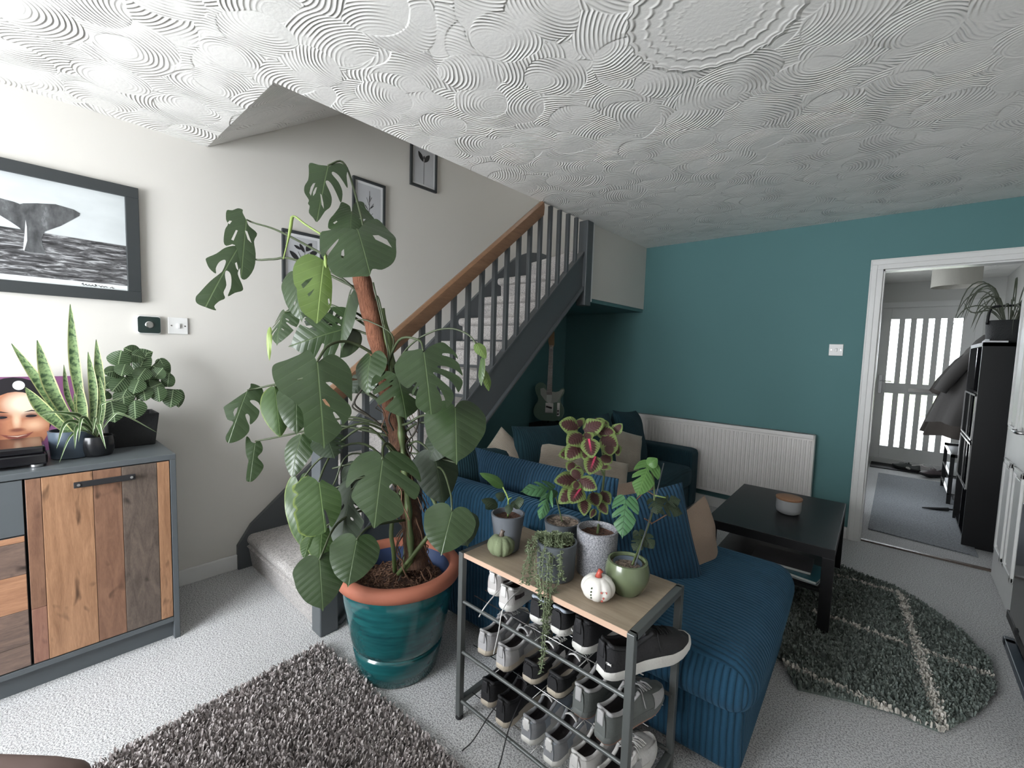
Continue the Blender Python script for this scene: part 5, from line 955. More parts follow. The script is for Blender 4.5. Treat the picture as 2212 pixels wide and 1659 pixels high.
sblade((.31, .20, zb0), (0.3, 0.166, 1.51), .042, (0, -.01, 0))
sblade((.31, .17, zb0), (0.3, 0.066, 1.355), .050, (0, -.02, 0))
sblade((.29, .15, zb0), (0.27, -0.004, 1.339), .042, (0, .01, -.01))
sblade((.31, .22, zb0), (0.31, 0.241, 1.365), .042, (0, .015, -.02))
sblade((.34, .15, zb0), (0.34, 0.026, 1.166), .05, (0, -.01, 0))
sblade((.33, .215, zb0), (0.32, 0.213, 1.311), .034, (0, .01, 0))
sblade((.28, .20, zb0), (0.28, 0.14, 1.254), .022, (0, -.02, 0)); sblade((.28, .21, zb0), (0.28, 0.184, 1.219), .018, (0, .0, 0))
sblade((.33, .24, zb0), (0.33, 0.245, 1.207), .022, (0, .01, 0)); sblade((.34, .19, zb0), (0.34, 0.181, 1.174), .04, (0, 0, 0)); sblade((.33, .20, zb0), (0.33, 0.164, 1.134), .035, (0, 0, 0))
# prayer plant in square basket
py_ = thing('prayer_plant', 'bushy pale veined plant in a square black woven basket on the sideboard corner', 'potted plant', (.17, .36, SZ))
m = MB(); b0, b1 = .070, .084; cx, cy = .165, .365; bh = .155
vs = []
for (zq, hb) in ((0, b0), (bh, b1), (bh, b1 - .008), (.02, b0 - .008)):
    for sx_, sy_ in ((-1, -1), (1, -1), (1, 1), (-1, 1)): vs.append((cx + sx_ * hb, cy + sy_ * hb * 1.15, SZ + zq))
m.add(vs, [(3, 2, 1, 0)] + [(i * 4 + k, i * 4 + (k + 1) % 4, (i + 1) * 4 + (k + 1) % 4, (i + 1) * 4 + k) for i in range(3) for k in range(4)])
put('basket', m, 'basket', py_, bevel=.006)
m = MB().box(cx - .07, cx + .07, cy - .08, cy + .08, SZ + .125, SZ + .135); put('soil', m, 'soil', py_)
pl = [(255,790,262,757,.24,48),(300,765,275,752,.2,40),(262,800,228,805,.25,40),(275,790,290,815,.26,30),(300,800,315,760,.2,36),(330,790,355,812,.2,40),(355,770,362,815,.2,30),(290,760,310,770,.22,36),(310,840,318,870,.26,32),(340,835,350,872,.26,34),(372,850,385,882,.24,34),(385,845,390,880,.23,24),(290,870,290,902,.30,46),(262,845,270,882,.28,36),(240,875,250,910,.30,46),(225,845,215,862,.24,34),(350,825,340,800,.22,36),(330,820,350,800,.22,30),(365,830,370,800,.2,30),(270,815,250,840,.26,30),(300,820,290,850,.27,34),(245,815,225,835,.22,30),(320,790,300,815,.22,34),(280,830,262,850,.27,30),(360,845,365,880,.25,26)]
for i, (u1, v1, u2, v2, x, wp_) in enumerate(pl): pass
PR = [
(0.24, 0.317, 1.247), (0.25, 0.329, 1.318), 46, (0.2, 0.398, 1.294), (0.21, 0.344, 1.328), 42, (0.24, 0.328, 1.225), (0.27, 0.265, 1.215), 34,
(0.25, 0.341, 1.256), (0.29, 0.321, 1.203), 36, (0.2, 0.397, 1.223), (0.2, 0.43, 1.308), 38, (0.19, 0.451, 1.244), (0.2, 0.497, 1.194), 38,
(0.16, 0.484, 1.277), (0.17, 0.516, 1.191), 30, (0.22, 0.37, 1.3), (0.22, 0.419, 1.279), 36, (0.25, 0.401, 1.148), (0.28, 0.405, 1.082), 38,
(0.25, 0.457, 1.144), (0.27, 0.46, 1.073), 36, (0.22, 0.524, 1.125), (0.25, 0.505, 1.04), 44, (0.2, 0.55, 1.122), (0.22, 0.544, 1.034), 26,
(0.29, 0.364, 1.088), (0.32, 0.361, 1.007), 46, (0.27, 0.328, 1.138), (0.3, 0.326, 1.059), 40, (0.3, 0.283, 1.088), (0.33, 0.289, 0.999), 50,
(0.24, 0.278, 1.131), (0.27, 0.243, 1.108), 34, (0.22, 0.48, 1.159), (0.24, 0.432, 1.139), 40, (0.22, 0.454, 1.189), (0.22, 0.485, 1.234), 34,
(0.2, 0.505, 1.14), (0.2, 0.514, 1.209), 30, (0.25, 0.339, 1.194), (0.28, 0.289, 1.132), 40, (0.26, 0.387, 1.182), (0.29, 0.361, 1.12), 38,
(0.22, 0.302, 1.193), (0.25, 0.262, 1.143), 34, (0.22, 0.42, 1.234), (0.26, 0.38, 1.178), 40, (0.26, 0.353, 1.162), (0.29, 0.319, 1.097), 36,
(0.2, 0.438, 1.143), (0.2, 0.431, 1.222), 40, (0.22, 0.391, 1.131), (0.2, 0.366, 1.223), 40, (0.15, 0.371, 1.276), (0.15, 0.459, 1.311), 40, (0.2, 0.464, 1.107), (0.2, 0.412, 1.155), 40]
for i in range(0, len(PR), 3):
    add_leaf(py_, T['praying'], PR[i], PR[i + 1], PR[i + 2] * .0019, 'prayer', 'leaf', 0, .22, .15, .02, seed=i, up=.4)
    put('leaf_stalk', MB().tube(spline([(cx + random.uniform(-.02, .02), cy + random.uniform(-.03, .03), SZ + .13), tuple((Vector(PR[i]) + Vector((cx, cy, SZ + .25))) / 2), PR[i]], 8), .0018, 5), 'petiole', py_, smooth=True)
# spider plant
c = Vector((0.361, 0.218, 0.863)); c = Vector((c.x - .02, c.y + .01, SZ))
sp_ = thing('spider_plant', 'small spider plant with white edged leaves in a round black pot on the sideboard', 'potted plant', c)
pot_obj(sp_, c, .050, .056, .085, 'pot_black', bulge=.006)
ctr = c + Vector((0, 0, .078)); ctr2 = (0.4, 0.197, 1.011)
for P, ww in (([(0.42, 0.142, 1.062), (0.44, 0.065, 1.08)], .02), ([(0.44, 0.127, 1.024), (0.47, 0.099, 0.929)], .018), ([(0.45, 0.159, 1.003), (0.48, 0.15, 0.924)], .02), ([(0.43, 0.229, 0.992), (0.47, 0.243, 0.908)], .02), ([(0.4, 0.25, 1.096), (0.38, 0.365, 1.124)], .010), ([(0.38, 0.311, 1.038), (0.36, 0.441, 0.932)], .010), ([(0.45, 0.138, 0.968), (0.47, 0.105, 0.873)], .010), ([(0.46, 0.173, 1.041), (0.5, 0.16, 0.954)], .016), ([(0.43, 0.216, 1.033), (0.48, 0.203, 0.974)], .014), ([(0.4, 0.104, 1.068), (0.4, 0.059, 1.054)], .012)):
    strip_leaf(sp_, [ctr, ctr.lerp(Vector(P[0]), .55) + Vector((0, 0, .03)), P[0], P[1]], ww, 'spider', cup=.3)

# ================================================================== SHOE RACK
RKX0, RKX1, RKY0, RKY1, RKZ = 1.80, 2.462, 1.055, 1.385, .64
rk = thing('shoe_rack', 'grey steel framed shoe rack with an oak top board in front of the sofa', 'shoe rack', (2.13, 1.22, 0))
b = .011
for x in (RKX0, RKX1):
    m = MB().box(x - b, x + b, RKY0 - b, RKY0 + b, .012, RKZ).box(x - b, x + b, RKY1 - b, RKY1 + b, .012, RKZ).box(x - b, x + b, RKY0, RKY1, RKZ - 2 * b, RKZ).box(x - b, x + b, RKY0, RKY1, .055, .075)
    fr_ = put('end_frame', m, 'rack_metal', rk, bevel=.002)
    for y in (RKY0, RKY1): 
        q = MB(); q.lathe([(.013, 0), (.015, .004), (.012, .014)], (x, y, 0), 14); put('rubber_foot', q, 'black_matt', fr_)
bd = put('top_board', MB().box(RKX0 + b, RKX1 - b, RKY0 - .004, RKY1 + .004, RKZ - .018, RKZ), 'oak_board', rk, bevel=.001)
put('edge_strip', MB().box(RKX0 + b, RKX1 - b, RKY0 - .0055, RKY0 - .004, RKZ - .0175, RKZ - .0005), 'oak_edge', bd)
TZ = (.455, .262, .072)
for z in TZ:
    sh = put('tier_rail', MB().tube([(RKX0, RKY0, z), (RKX1, RKY0, z)], .0065, 10), 'rack_metal', rk, smooth=True, auto=50)
    put('tier_rail', MB().tube([(RKX0, RKY1 - .01, z + .01), (RKX1, RKY1 - .01, z + .01)], .0065, 10), 'rack_metal', rk, smooth=True, auto=50)
    for k in range(1, 6):
        y = RKY0 + (RKY1 - RKY0) * k / 6; put('tier_wire', MB().tube([(RKX0 + .01, y, z), (RKX1 - .01, y, z)], .0017, 6), 'chrome', rk, smooth=True)
    for k in range(1, 4):
        x = RKX0 + (RKX1 - RKX0) * k / 4; put('cross_wire', MB().tube([(x, RKY0, z - .003), (x, RKY1 - .01, z - .003)], .0017, 6), 'chrome', rk, smooth=True)

# ---- shoes
def sfoot(t):
    K = [(0, .014), (.03, .024), (.08, .031), (.2, .034), (.4, .033), (.55, .038), (.7, .044), (.82, .042), (.91, .033), (.97, .020), (1, .008)]
    for (a, x), (b_, y) in zip(K, K[1:]):
        if t <= b_: q = (t - a) / (b_ - a); return x + (y - x) * q
    return K[-1][1]
SHM = {}
def smat(name, c, rough=.7, var=.12, bump=.3):
    if name not in SHM: SHM[name] = plain(name, c, rough, var=var, bump=bump, bscale=160)
    return SHM[name]
WHT = smat('white_leather', (.60, .59, .58), .5); OFFW = smat('off_white_mesh', (.50, .48, .47)); GRYM = smat('grey_mesh', (.22, .225, .24)); LGRY = smat('light_grey_suede', (.36, .355, .36))
BLKM = smat('black_mesh', (.012, .012, .014)); SOLEW = smat('white_foam_sole', (.62, .61, .58), .6); SOLEB = smat('scuffed_beige_sole', (.42, .37, .30), .7, .35); BRN = smat('brown_grey_suede', (.13, .105, .11)); OLV = smat('grey_green_suede', (.11, .12, .115)); PINK = smat('clay_rubber', (.33, .17, .12)); DARKL = smat('dark_lining', (.035, .03, .032)); TANR = smat('tan_rubber', (.30, .20, .10)); BLUG = smat('pale_blue_grey_knit', (.34, .38, .44)); LAVEN = smat('lilac_grey_knit', (.32, .30, .33))
def make_shoe(up, sole, out, counter, accent, lace, Hh=.088, L=.275, mud=None, logo=None, sidem=None, tall=0., sov=(9, 17, 0, 2), collar=None):
    """heel at the origin, toe towards +Y, soles on z=0"""
    root = bpy.data.objects.new('shoe', None); root.empty_display_size = .03; COL.objects.link(root); OFF[root.name] = Vector()
    def ring_sole(z, s, dz=0):
        P = []; n = 26
        ts = [(.5 - .5 * math.cos(PI * k / n)) for k in range(n + 1)]
        for t in ts: P.append((sfoot(t) * s, t))
        for t in ts[::-1]: P.append((-sfoot(t) * s, t))
        return [(x + .004 * math.sin(t * PI), (t * L - L / 2) * s + L / 2, z + (.018 * max(0, t - .72) ** 1.3 / .28 ** 1.3 if True else 0)) for x, t in P]
    def loft(levels):
        m = MB(); R = [ring_sole(z, s) for z, s in levels]; n = len(R[0]); m.v = [p for r in R for p in r]
        m.f = [(i * n + k, i * n + (k + 1) % n, (i + 1) * n + (k + 1) % n, (i + 1) * n + k) for i in range(len(R) - 1) for k in range(n)] + [tuple(range(n - 1, -1, -1)), tuple((len(R) - 1) * n + k for k in range(n))]; return m
    so = put('sole', loft([(.006, 1.0), (.014, 1.05), (.026, 1.04), (.033, 1.0)]), sole, root, smooth=True, auto=50)
    put('outsole', loft([(0, .95), (.004, 1.0), (.008, 1.01)]), out, root, smooth=True, auto=50)
    # upper
    N = 30; rows = []
    for i in range(N + 1):
        t = .012 + .975 * i / N; w = sfoot(t) * .98
        if t < .5: Ht = Hh - .024 * math.sin(t / .5 * PI) + tall * (1 - t)
        else: q = (t - .5) / .5; Ht = .030 + (Hh - .030) * (1 - q ** .85 * .62) * (1 - .75 * max(0, q - .75) ** 1.5 / .25 ** 1.5 * .8)
        z0 = .028 + .018 * max(0, t - .72) ** 1.3 / .28 ** 1.3
        Ht = max(Ht, z0 + .006)
        op = 1 if .045 < t < .50 else (0 if t > .56 or t < .02 else (1 - (t - .50) / .06 if t >= .50 else (t - .02) / .025)); op = max(0, min(1, op))
        A = [(-1, 0), (-1.04, .30), (-.98, .62), (-.84, .90), (-.74, 1.0), (-.64, .995), (-.60, .70), (-.56, .35), (-.35, .16), (0, .14)]
        Bc = [(-1, 0), (-1.02, .35), (-.93, .66), (-.76, .84), (-.60, .92), (-.46, .96), (-.34, .98), (-.22, .99), (-.10, 1.0), (0, 1.0)]
        half = [(a[0] * op + c_[0] * (1 - op), a[1] * op + c_[1] * (1 - op)) for a, c_ in zip(A, Bc)]
        full = half + [(-x, z) for x, z in half[-2::-1]]
        rows.append([(x * w + .004 * math.sin(t * PI), t * L - .004 * (1 - z) * (1 if t < .05 else 0), z0 + (Ht - z0) * z) for x, z in full])
    n = len(rows[0]); V = [p for r in rows for p in r]
    fo, fi = [], []
    for i in range(N):
        t = .012 + .975 * (i + .5) / N
        for k in range(n - 1):
            f = (i * n + k, i * n + k + 1, (i + 1) * n + k + 1, (i + 1) * n + k)
            inner = 5 <= k <= n - 7 and .045 < t < .56
            (fi if inner else fo).append(f)
    fo.append(tuple(range(n)))
    m = MB(); m.v = V; m.f = fo; upo = put('upper', m, up, root, smooth=True, auto=70)
    m = MB(); m.v = V; m.f = fi; put('lining', m, DARKL, root, smooth=True)
    # overlays: heel counter, mudguard, side panel as skins just proud of the upper
    def skin(name, i0, i1, k0, k1, mat, par=root, e=1.035, both=True):
        m = MB()
        rngs = [(k0, k1)] + ([(n - 1 - k1, n - 1 - k0)] if both else [])
        for a, b_ in rngs:
            vs = []
            for i in range(i0, i1 + 1):
                for k in range(a, b_ + 1):
                    p = rows[i][k]; vs.append((p[0] * e + (.0012 if p[0] > 0 else -.0012), (p[1] - L * .4) * (1.012) + L * .4, p[2] + (.0016 if p[2] > .05 else 0)))
            c_ = b_ - a + 1; m.add(vs, [(i * c_ + k, i * c_ + k + 1, (i + 1) * c_ + k + 1, (i + 1) * c_ + k) for i in range(i1 - i0) for k in range(c_ - 1)])
        return put(name, m, mat, par, smooth=True)
    if counter: 
        [skin('heel_counter', 0, 6, 0, 3, counter, both=False), skin('heel_counter', 0, 6, n - 4, n - 1, counter, both=False)]
        # back of the heel
        r0 = [p for p in rows[0]]
        m = MB(); vs = []
        for k in range(0, n):
            if k <= 3 or k >= n - 4: pass
        P = [(p[0] * 1.05, -.0035, p[2]) for p in rows[0][:5]] + [(p[0] * 1.05, -.0035, p[2]) for p in rows[0][-5:]]
        m.add(P, [tuple(range(len(P)))]); put('heel_panel', m, counter, root)
    if mud: [skin('toe_guard', 21, 30, 0, 3, mud, both=False), skin('toe_guard', 21, 30, n - 4, n - 1, mud, both=False)]
    if sidem: [skin('side_overlay', sov[0], sov[1], sov[2], sov[3], sidem, both=False), skin('side_overlay', sov[0], sov[1], n - 1 - sov[3], n - 1 - sov[2], sidem, both=False)]
    if accent:
        put('heel_tab', MB().round_box(-.011, .011, -.007, .001, Hh * .60, Hh + .004 + tall, .003, 3), accent, root, smooth=True)
    # padded collar round the opening
    cr = [rows[i][4] for i in range(15, 0, -1)] + [rows[i][n - 5] for i in range(1, 16)]
    cr = [(x, y, z + .001) for x, y, z in cr]
    m = MB(); m.tube(spline(cr, 60), .0058, 8); put('collar', m, collar or up, root, smooth=True)
    # tongue and laces
    tz = Hh + .012 + tall * .5
    m = MB(); vs = []; J = 7
    for j in range(J):
        q = j / (J - 1); y = L * (.60 - .20 * q); z = (Hh * .84) + (tz - Hh * .84) * q
        for kx in range(7): x = (kx / 6 - .5) * 2; vs.append((x * (.017 + .006 * q), y, z - .012 * x * x))
    for j in range(J):
        q = j / (J - 1); y = L * (.60 - .20 * q); z = (Hh * .84) + (tz - Hh * .84) * q
        for kx in range(7): x = (kx / 6 - .5) * 2; vs.append((x * (.017 + .006 * q), y + .005, z - .012 * x * x + .003))
    f1 = [(j * 7 + k, j * 7 + k + 1, (j + 1) * 7 + k + 1, (j + 1) * 7 + k) for j in range(J - 1) for k in range(6)]; o7 = J * 7
    m.add(vs, f1 + [tuple(a + o7 for a in f) for f in f1] + [(k, k + 1, o7 + k + 1, o7 + k) for k in range(6)] + [((J - 1) * 7 + k, (J - 1) * 7 + k + 1, o7 + (J - 1) * 7 + k + 1, o7 + (J - 1) * 7 + k) for k in range(6)])
    put('tongue', m, up if not sidem else sidem, root, smooth=True)
    m = MB()
    for j in range(4):
        t = .56 + .055 * j; ii = int((t - .012) / .975 * N); zt_ = rows[ii][9][2] + .004; y = t * L
        m.tube(spline([(-.020, y - .004, zt_ - .006), (0, y, zt_), (.020, y + .004, zt_ - .006)], 8), .0022, 5)
        m.tube(spline([(-.020, y + .006, zt_ - .006), (0, y + .002, zt_ + .001), (.020, y - .006, zt_ - .006)], 8), .0022, 5)
    m.tube(spline([(0, .57 * L, Hh * .9), (.016, .55 * L, Hh * .9 + .006), (.028, .53 * L, Hh * .8), (.040, .52 * L, Hh * .45)], 12), .0018, 5)
    m.tube(spline([(0, .57 * L, Hh * .9), (-.016, .56 * L, Hh * .9 + .006), (-.028, .55 * L, Hh * .8), (-.038, .56 * L, Hh * .5)], 12), .0018, 5)
    put('laces', m, lace, root, smooth=True)
    if logo == 'arcs':   # small white emblem of two crossed arcs on the heel
        for nm, sgn in (('a', 1), ('b', -1)):
            P = [(-.021 + .011 * math.sin(a) * 1.0, -.0062, .052 + sgn * (.0075 - .0075 * math.cos(a) * 1.0)) for a in np.linspace(-1.2, 1.2, 9)]
            P = [(x, -.004 - (x + .021) * .35 + .006, z - sgn * .002) for x, y, z in P]
            put('emblem', MB().tube(P, .0016, 6), WHT, root, smooth=True)
    if logo == 'letters':
        put('badge', MB().box(-.014, .014, -.0058, -.0045, .062, .082), WHT, root, bevel=.001)
        q = MB()
        for x in (-.007, .001):
            q.tube([(x, -.006, .068), (x + .0008, -.006, .077), (x + .005, -.006, .068), (x + .0058, -.006, .077)], .0009, 5)
        put('badge_letters', q, GRYM, root)
    if logo == 'studs':
        q = MB()
        for x in (-.012, .0, .012): q.lathe([(.005, -.0), (.004, -.010), (.0, -.010)], (x * 1.4, .02 + abs(x), .002), 8)
        put('stud', q, sole, root)
    return root
def place_pair(proto, spots, labels, group, dz=.0, scale=1.):
    for i, (heel, ang, lab) in enumerate(zip([s[0] for s in spots], [s[1] for s in spots], labels)):
        o = proto if i == 0 else dup_tree(proto)
        o.location = (heel[0], heel[1], heel[2] + dz); o.rotation_euler = (0, 0, ang); o.scale = (scale * (-1 if i == 1 else 1), scale, scale)
        tag(o, lab, 'shoe', group)
G = 'shoes on the rack'
za, zb_, zc = TZ[0] + .007, TZ[1] + .007, TZ[2] + .007
Y_ = RKY0 + .02
p = make_shoe(WHT, SOLEW, SOLEW, OFFW, WHT, WHT, mud=WHT, sidem=BRN, Hh=.088, sov=(2, 8, 1, 2))
place_pair(p, [((1.868, Y_ + .07, za), .16), ((1.962, Y_ + .03, za), .05)], ['white trainer with brown side panels on the top tier, nearest the left rack leg', 'white trainer with brown side panels on the top tier, nearer the trailing plant'], G)
p = make_shoe(BLKM, SOLEW, SOLEW, BLKM, None, BLUG, Hh=.09, sidem=BLKM, collar=BLUG)
place_pair(p, [((2.085, Y_ + .05, za), .02), ((2.172, Y_ + .05, za), -.05)], ['black trainer with pale collar on the top tier, directly behind the trailing strands', 'black trainer with pale collar on the top tier, beside the plain black trainers'], G)
p = make_shoe(BLKM, SOLEW, SOLEW, BLKM, BLKM, BLKM, Hh=.100, logo='arcs', sidem=None, L=.30)
place_pair(p, [((2.268, Y_ + .03, za), -.10), ((2.372, Y_ - .01, za), -.42)], ['plain black trainer with thick white sole on the top tier, left one of that pair', 'large black trainer with small white emblem sticking out past the right rack leg'], G, scale=1.06)
p = make_shoe(GRYM, SOLEB, BLKM, LGRY, LGRY, LGRY, logo='studs', sidem=LGRY, Hh=.09, collar=LGRY)
place_pair(p, [((1.893, Y_ + .00, zb_), .10), ((1.992, Y_ - .01, zb_), .0)], ['grey mesh football boot at the left end of the middle tier', 'grey mesh football boot on the middle tier with a white lace hanging over it'], G, .008)
p = make_shoe(BLKM, SOLEB, BLKM, BLKM, None, WHT, logo='studs', Hh=.075, sidem=WHT)
place_pair(p, [((2.095, Y_ + .01, zb_), .03), ((2.188, Y_ + .02, zb_), -.04)], ['low black football boot with scuffed beige heel below the end of the trailing plant', 'low black football boot on the middle tier beside the grey green trainers'], G, .008)
p = make_shoe(OLV, OLV, PINK, OLV, LGRY, LGRY, Hh=.096, mud=LGRY, L=.285, collar=LGRY)
place_pair(p, [((2.285, Y_ + .02, zb_), -.03), ((2.378, Y_ - .01, zb_), -.18)], ['grey green suede trainer on the middle tier, next to the black boots', 'grey green suede trainer on the middle tier, nearest the right rack leg'], G)
p = make_shoe(BLKM, SOLEB, SOLEB, BLKM, BLKM, BLKM, Hh=.098, sidem=None)
place_pair(p, [((1.900, Y_ + .015, zc), .10), ((1.998, Y_ - .01, zc), .02)], ['black trainer with a dirty cream sole at the far left of the bottom tier', 'black trainer with a dirty cream sole on the bottom tier, second from the left'], G)
p = make_shoe(BLUG, SOLEW, SOLEW, GRYM, WHT, WHT, Hh=.088, sidem=WHT, logo='letters', collar=GRYM)
place_pair(p, [((2.105, Y_ + .00, zc), .04), ((2.205, Y_ - .01, zc), -.02)], ['pale blue grey trainer with white heel badge, nearer the black trainers', 'pale blue grey trainer with white heel badge, nearer the all white trainers'], G)
p = make_shoe(WHT, SOLEW, SOLEW, WHT, WHT, WHT, Hh=.088, sidem=LGRY, mud=WHT)
place_pair(p, [((2.295, Y_ + .00, zc), -.04), ((2.385, Y_ + .0, zc), -.10)], ['all white leather trainer on the bottom tier, beside the pale blue grey pair', 'all white leather trainer on the bottom tier, behind the right front rack leg'], G)
# long laces hanging off the bottom tier shoes and a pale one from the top tier
for P, mt, lb in (([(1.975, Y_ + .06, zc + .08), (1.955, Y_ - .01, zc + .03), (1.93, Y_ - .07, .03), (1.915, Y_ - .11, .006)], BLKM, 'black lace hanging from the bottom tier to the carpet, nearer the left rack leg'), ([(2.03, Y_ + .06, zc + .08), (2.045, Y_ - .02, zc + .03), (2.055, Y_ - .07, .03), (2.06, Y_ - .11, .006)], BLKM, 'black lace hanging from the middle of the bottom tier to the carpet'), ([(1.985, Y_ + .1, za + .07), (2.0, Y_ - .012, za + .05), (1.995, Y_ - .03, za - .03), (1.975, Y_ - .03, za - .12)], WHT, 'white lace dangling from the top tier over the grey boots'), ([(1.90, Y_ + .1, za + .05), (1.915, Y_ - .01, za + .02), (1.89, Y_ - .02, za - .03)], WHT, 'short white lace end dangling from the top tier near the left leg')):
    o = put('shoelace', MB().tube(spline(P, 16), .0022, 5), mt, smooth=True); tag(o, lb, 'lace')

# ================================================================== THINGS ON THE RACK TOP
TZ0 = RKZ
def at(p, z=TZ0): return Vector((p[0], p[1], z))
# felt pumpkin
def pumpkin(name, c, r, h, mat, stemmat, label, lob=9, depth=.10, stemh=.02):
    t = thing(name, label, 'decorative pumpkin', c)
    m = MB(); prof = []
    for k in range(17):
        a = -PI / 2 + PI * k / 16; prof.append((max(.0001, r * math.cos(a) ** .75) if 0 < k < 16 else 0.0001, h / 2 + h / 2 * math.sin(a) - (.12 * h if k == 16 else 0)))
    m.lathe(prof, c, 72, lobes=lambda a, z: 1 - depth * abs(math.cos(a * lob / 2)) ** 6)
    put('body', m, mat, t, smooth=True)
    m = MB().tube([c + Vector((0, 0, h * .86)), c + Vector((.002, 0, h + stemh * .5)), c + Vector((.006, .002, h + stemh))], [.013, .007, .008], 10); put('stalk', m, stemmat, t, smooth=True)
    return t
pumpkin('pumpkin_ornament', at((1.913, 1.135, 0.64)), .050, .072, 'felt_green', 'plank_dark', 'green felt pumpkin at the left end of the rack top')
M['white_ceramic'] = plain('white_ceramic', (.66, .64, .60), .25)
M['red_glaze'] = plain('red_glaze', (.42, .07, .05), .35)
pk = at((2.31, 1.134, 0.64))
t = pumpkin('pumpkin_ornament', pk, .051, .070, 'white_ceramic', 'red_glaze', 'white painted ceramic pumpkin with a red stalk on the rack top', 8, .09, .018)
M['gold'] = plain('gold_line', (.45, .33, .12), .4)
def on_pump(az, zf, e=1.0): 
    a = math.asin(max(-1, min(1, (zf - .5) * 2))); r = .051 * math.cos(a) ** .75 * e; return pk + Vector((r * math.cos(az), r * math.sin(az), .070 * zf))
az0 = math.atan2(-pk.y, CAMP.x - pk.x)
for da in (-.1, .68, -.88):
    put('gold_line', MB().tube([on_pump(az0 + da, q, .93) for q in np.linspace(.2, .9, 12)], .0012, 5), 'gold', t)
for j in range(4):
    for s in (-1,):
        q0 = on_pump(az0 - .42, .3 + .13 * j, 1.003); q1 = on_pump(az0 - .36, .37 + .13 * j, 1.003); put('painted_leaf', MB().tube([q0, (q0 + q1) / 2, q1], [.0008, .0028, .001], 6), 'leaf_dark', t)
for da, zf in ((.35, .38), (.22, .62), (.5, .60), (.3, .22)):
    q = on_pump(az0 + da, zf, .985)
    m = MB()
    for k in range(3): a = k * PI / 3; dv = Vector((-math.sin(az0) * math.cos(a), math.cos(az0) * math.cos(a), math.sin(a))) * .004; m.tube([q - dv, q + dv], .0008, 4)
    put('painted_flower', m, 'red_glaze', t)
# grey pot with young aroid
def tube_stem(root, P, r=.002, mat='stem', n=12): return put('stem', MB().tube(spline(P, n), r, 6), mat, root, smooth=True)
c = at((1.896, 1.186, 0.64)); c.y = min(c.y, 1.30)
t = thing('potted_plant', 'young plant with one raised bright leaf in a tapered grey pot behind the green pumpkin', 'potted plant', c)
pot_obj(t, c, .044, .062, .135, 'pot_grey')
s0 = c + Vector((0, 0, .118))
tube_stem(t, [s0, (1.9334, 1.1433, 0.8438), (1.9153, 1.1319, 0.8889)], .0028, 'stalk_light')
tube_stem(t, [s0, (1.9336, 1.1432, 0.8405), (1.9414, 1.1512, 0.8523)], .002, 'stalk_light')
add_leaf(t, T['small'], (1.9151, 1.132, 0.8922), (1.8644, 1.0655, 0.941), .046, 'leaf_shelf', label='bright green raised leaf', up=.9, fold=.1)
for (bse, tp, wd) in (((1.9132, 1.1105, 0.8265), (1.883, 1.0595, 0.851), .045), ((1.9365, 1.1706, 0.8211), (1.9751, 1.1803, 0.8455), .05), ((1.8968, 1.164, 0.8383), (1.8708, 1.1422, 0.849), .04), ((1.9289, 1.1916, 0.8312), (1.969, 1.1586, 0.8158), .05), ((1.8806, 1.1211, 0.8188), (1.8905, 1.076, 0.8159), .04), ((1.9435, 1.1376, 0.831), (1.9565, 1.1195, 0.8026), .03)):
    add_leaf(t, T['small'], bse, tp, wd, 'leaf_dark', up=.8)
# dark pot with window leaf on gravel
c = at((2.050, 1.315, 0))
t = thing('potted_plant', 'small window leaf plant in a wide gravel filled slate pot behind the trailing plant', 'potted plant', c)
pot_obj(t, c, .052, .066, .115, 'pot_slate', 'gravel', fill=.93)
s0 = c + Vector((0, 0, .11)); s1 = (2.0346, 1.287, 0.8523)
tube_stem(t, [s0, s1], .0025); 
add_leaf(t, T['adan'], (2.047, 1.248, 0.8878), (2.002, 1.1286, 0.8936), .068, 'leaf_adan', up=.9, fold=.15, tw=-.2)
add_leaf(t, T['adan'], (2.0495, 1.2214, 0.8677), (2.081, 1.1368, 0.8134), .048, 'leaf_adan', up=.3, fold=.4)
add_leaf(t, T['small'], (2.0496, 1.2365, 0.8842), (2.0875, 1.1987, 0.8404), .018, 'leaf_adan', up=.3, tw=.8)
# trailing string plant
c = at((2.14, 1.145, 0.64)); c.x = 2.14; c.y = 1.155
t = thing('string_plant', 'trailing plant with fine leafy strands hanging over the board from a dark glass pot', 'potted plant', c)
pot_obj(t, c, .060, .066, .118, 'pot_slate', 'soil', fill=.80)
rr = random.Random(3)
def leafy(P, name='strand', lw=.0062):
    Q = spline(P, 50); m = MB().tube(Q, .0011, 4)
    for i in range(1, len(Q)):
        for _ in range(3):
            q = Q[i].lerp(Q[i - 1], rr.random()); a = rr.random() * 6.28; d = Vector((math.cos(a), math.sin(a), rr.uniform(-.6, .5))).normalized(); L = rr.uniform(.009, .016)
            s = d.cross(Vector((0, 0, 1))).normalized() * lw * .5; n_ = d.cross(s).normalized() * .0018
            m.add([q, q + d * L * .5 + s, q + d * L, q + d * L * .5 - s, q + d * L * .5 + n_], [(0, 1, 4), (1, 2, 4), (2, 3, 4), (3, 0, 4)])
    return put(name, m, 'string_leaf', t)
topc = c + Vector((0, 0, .112))
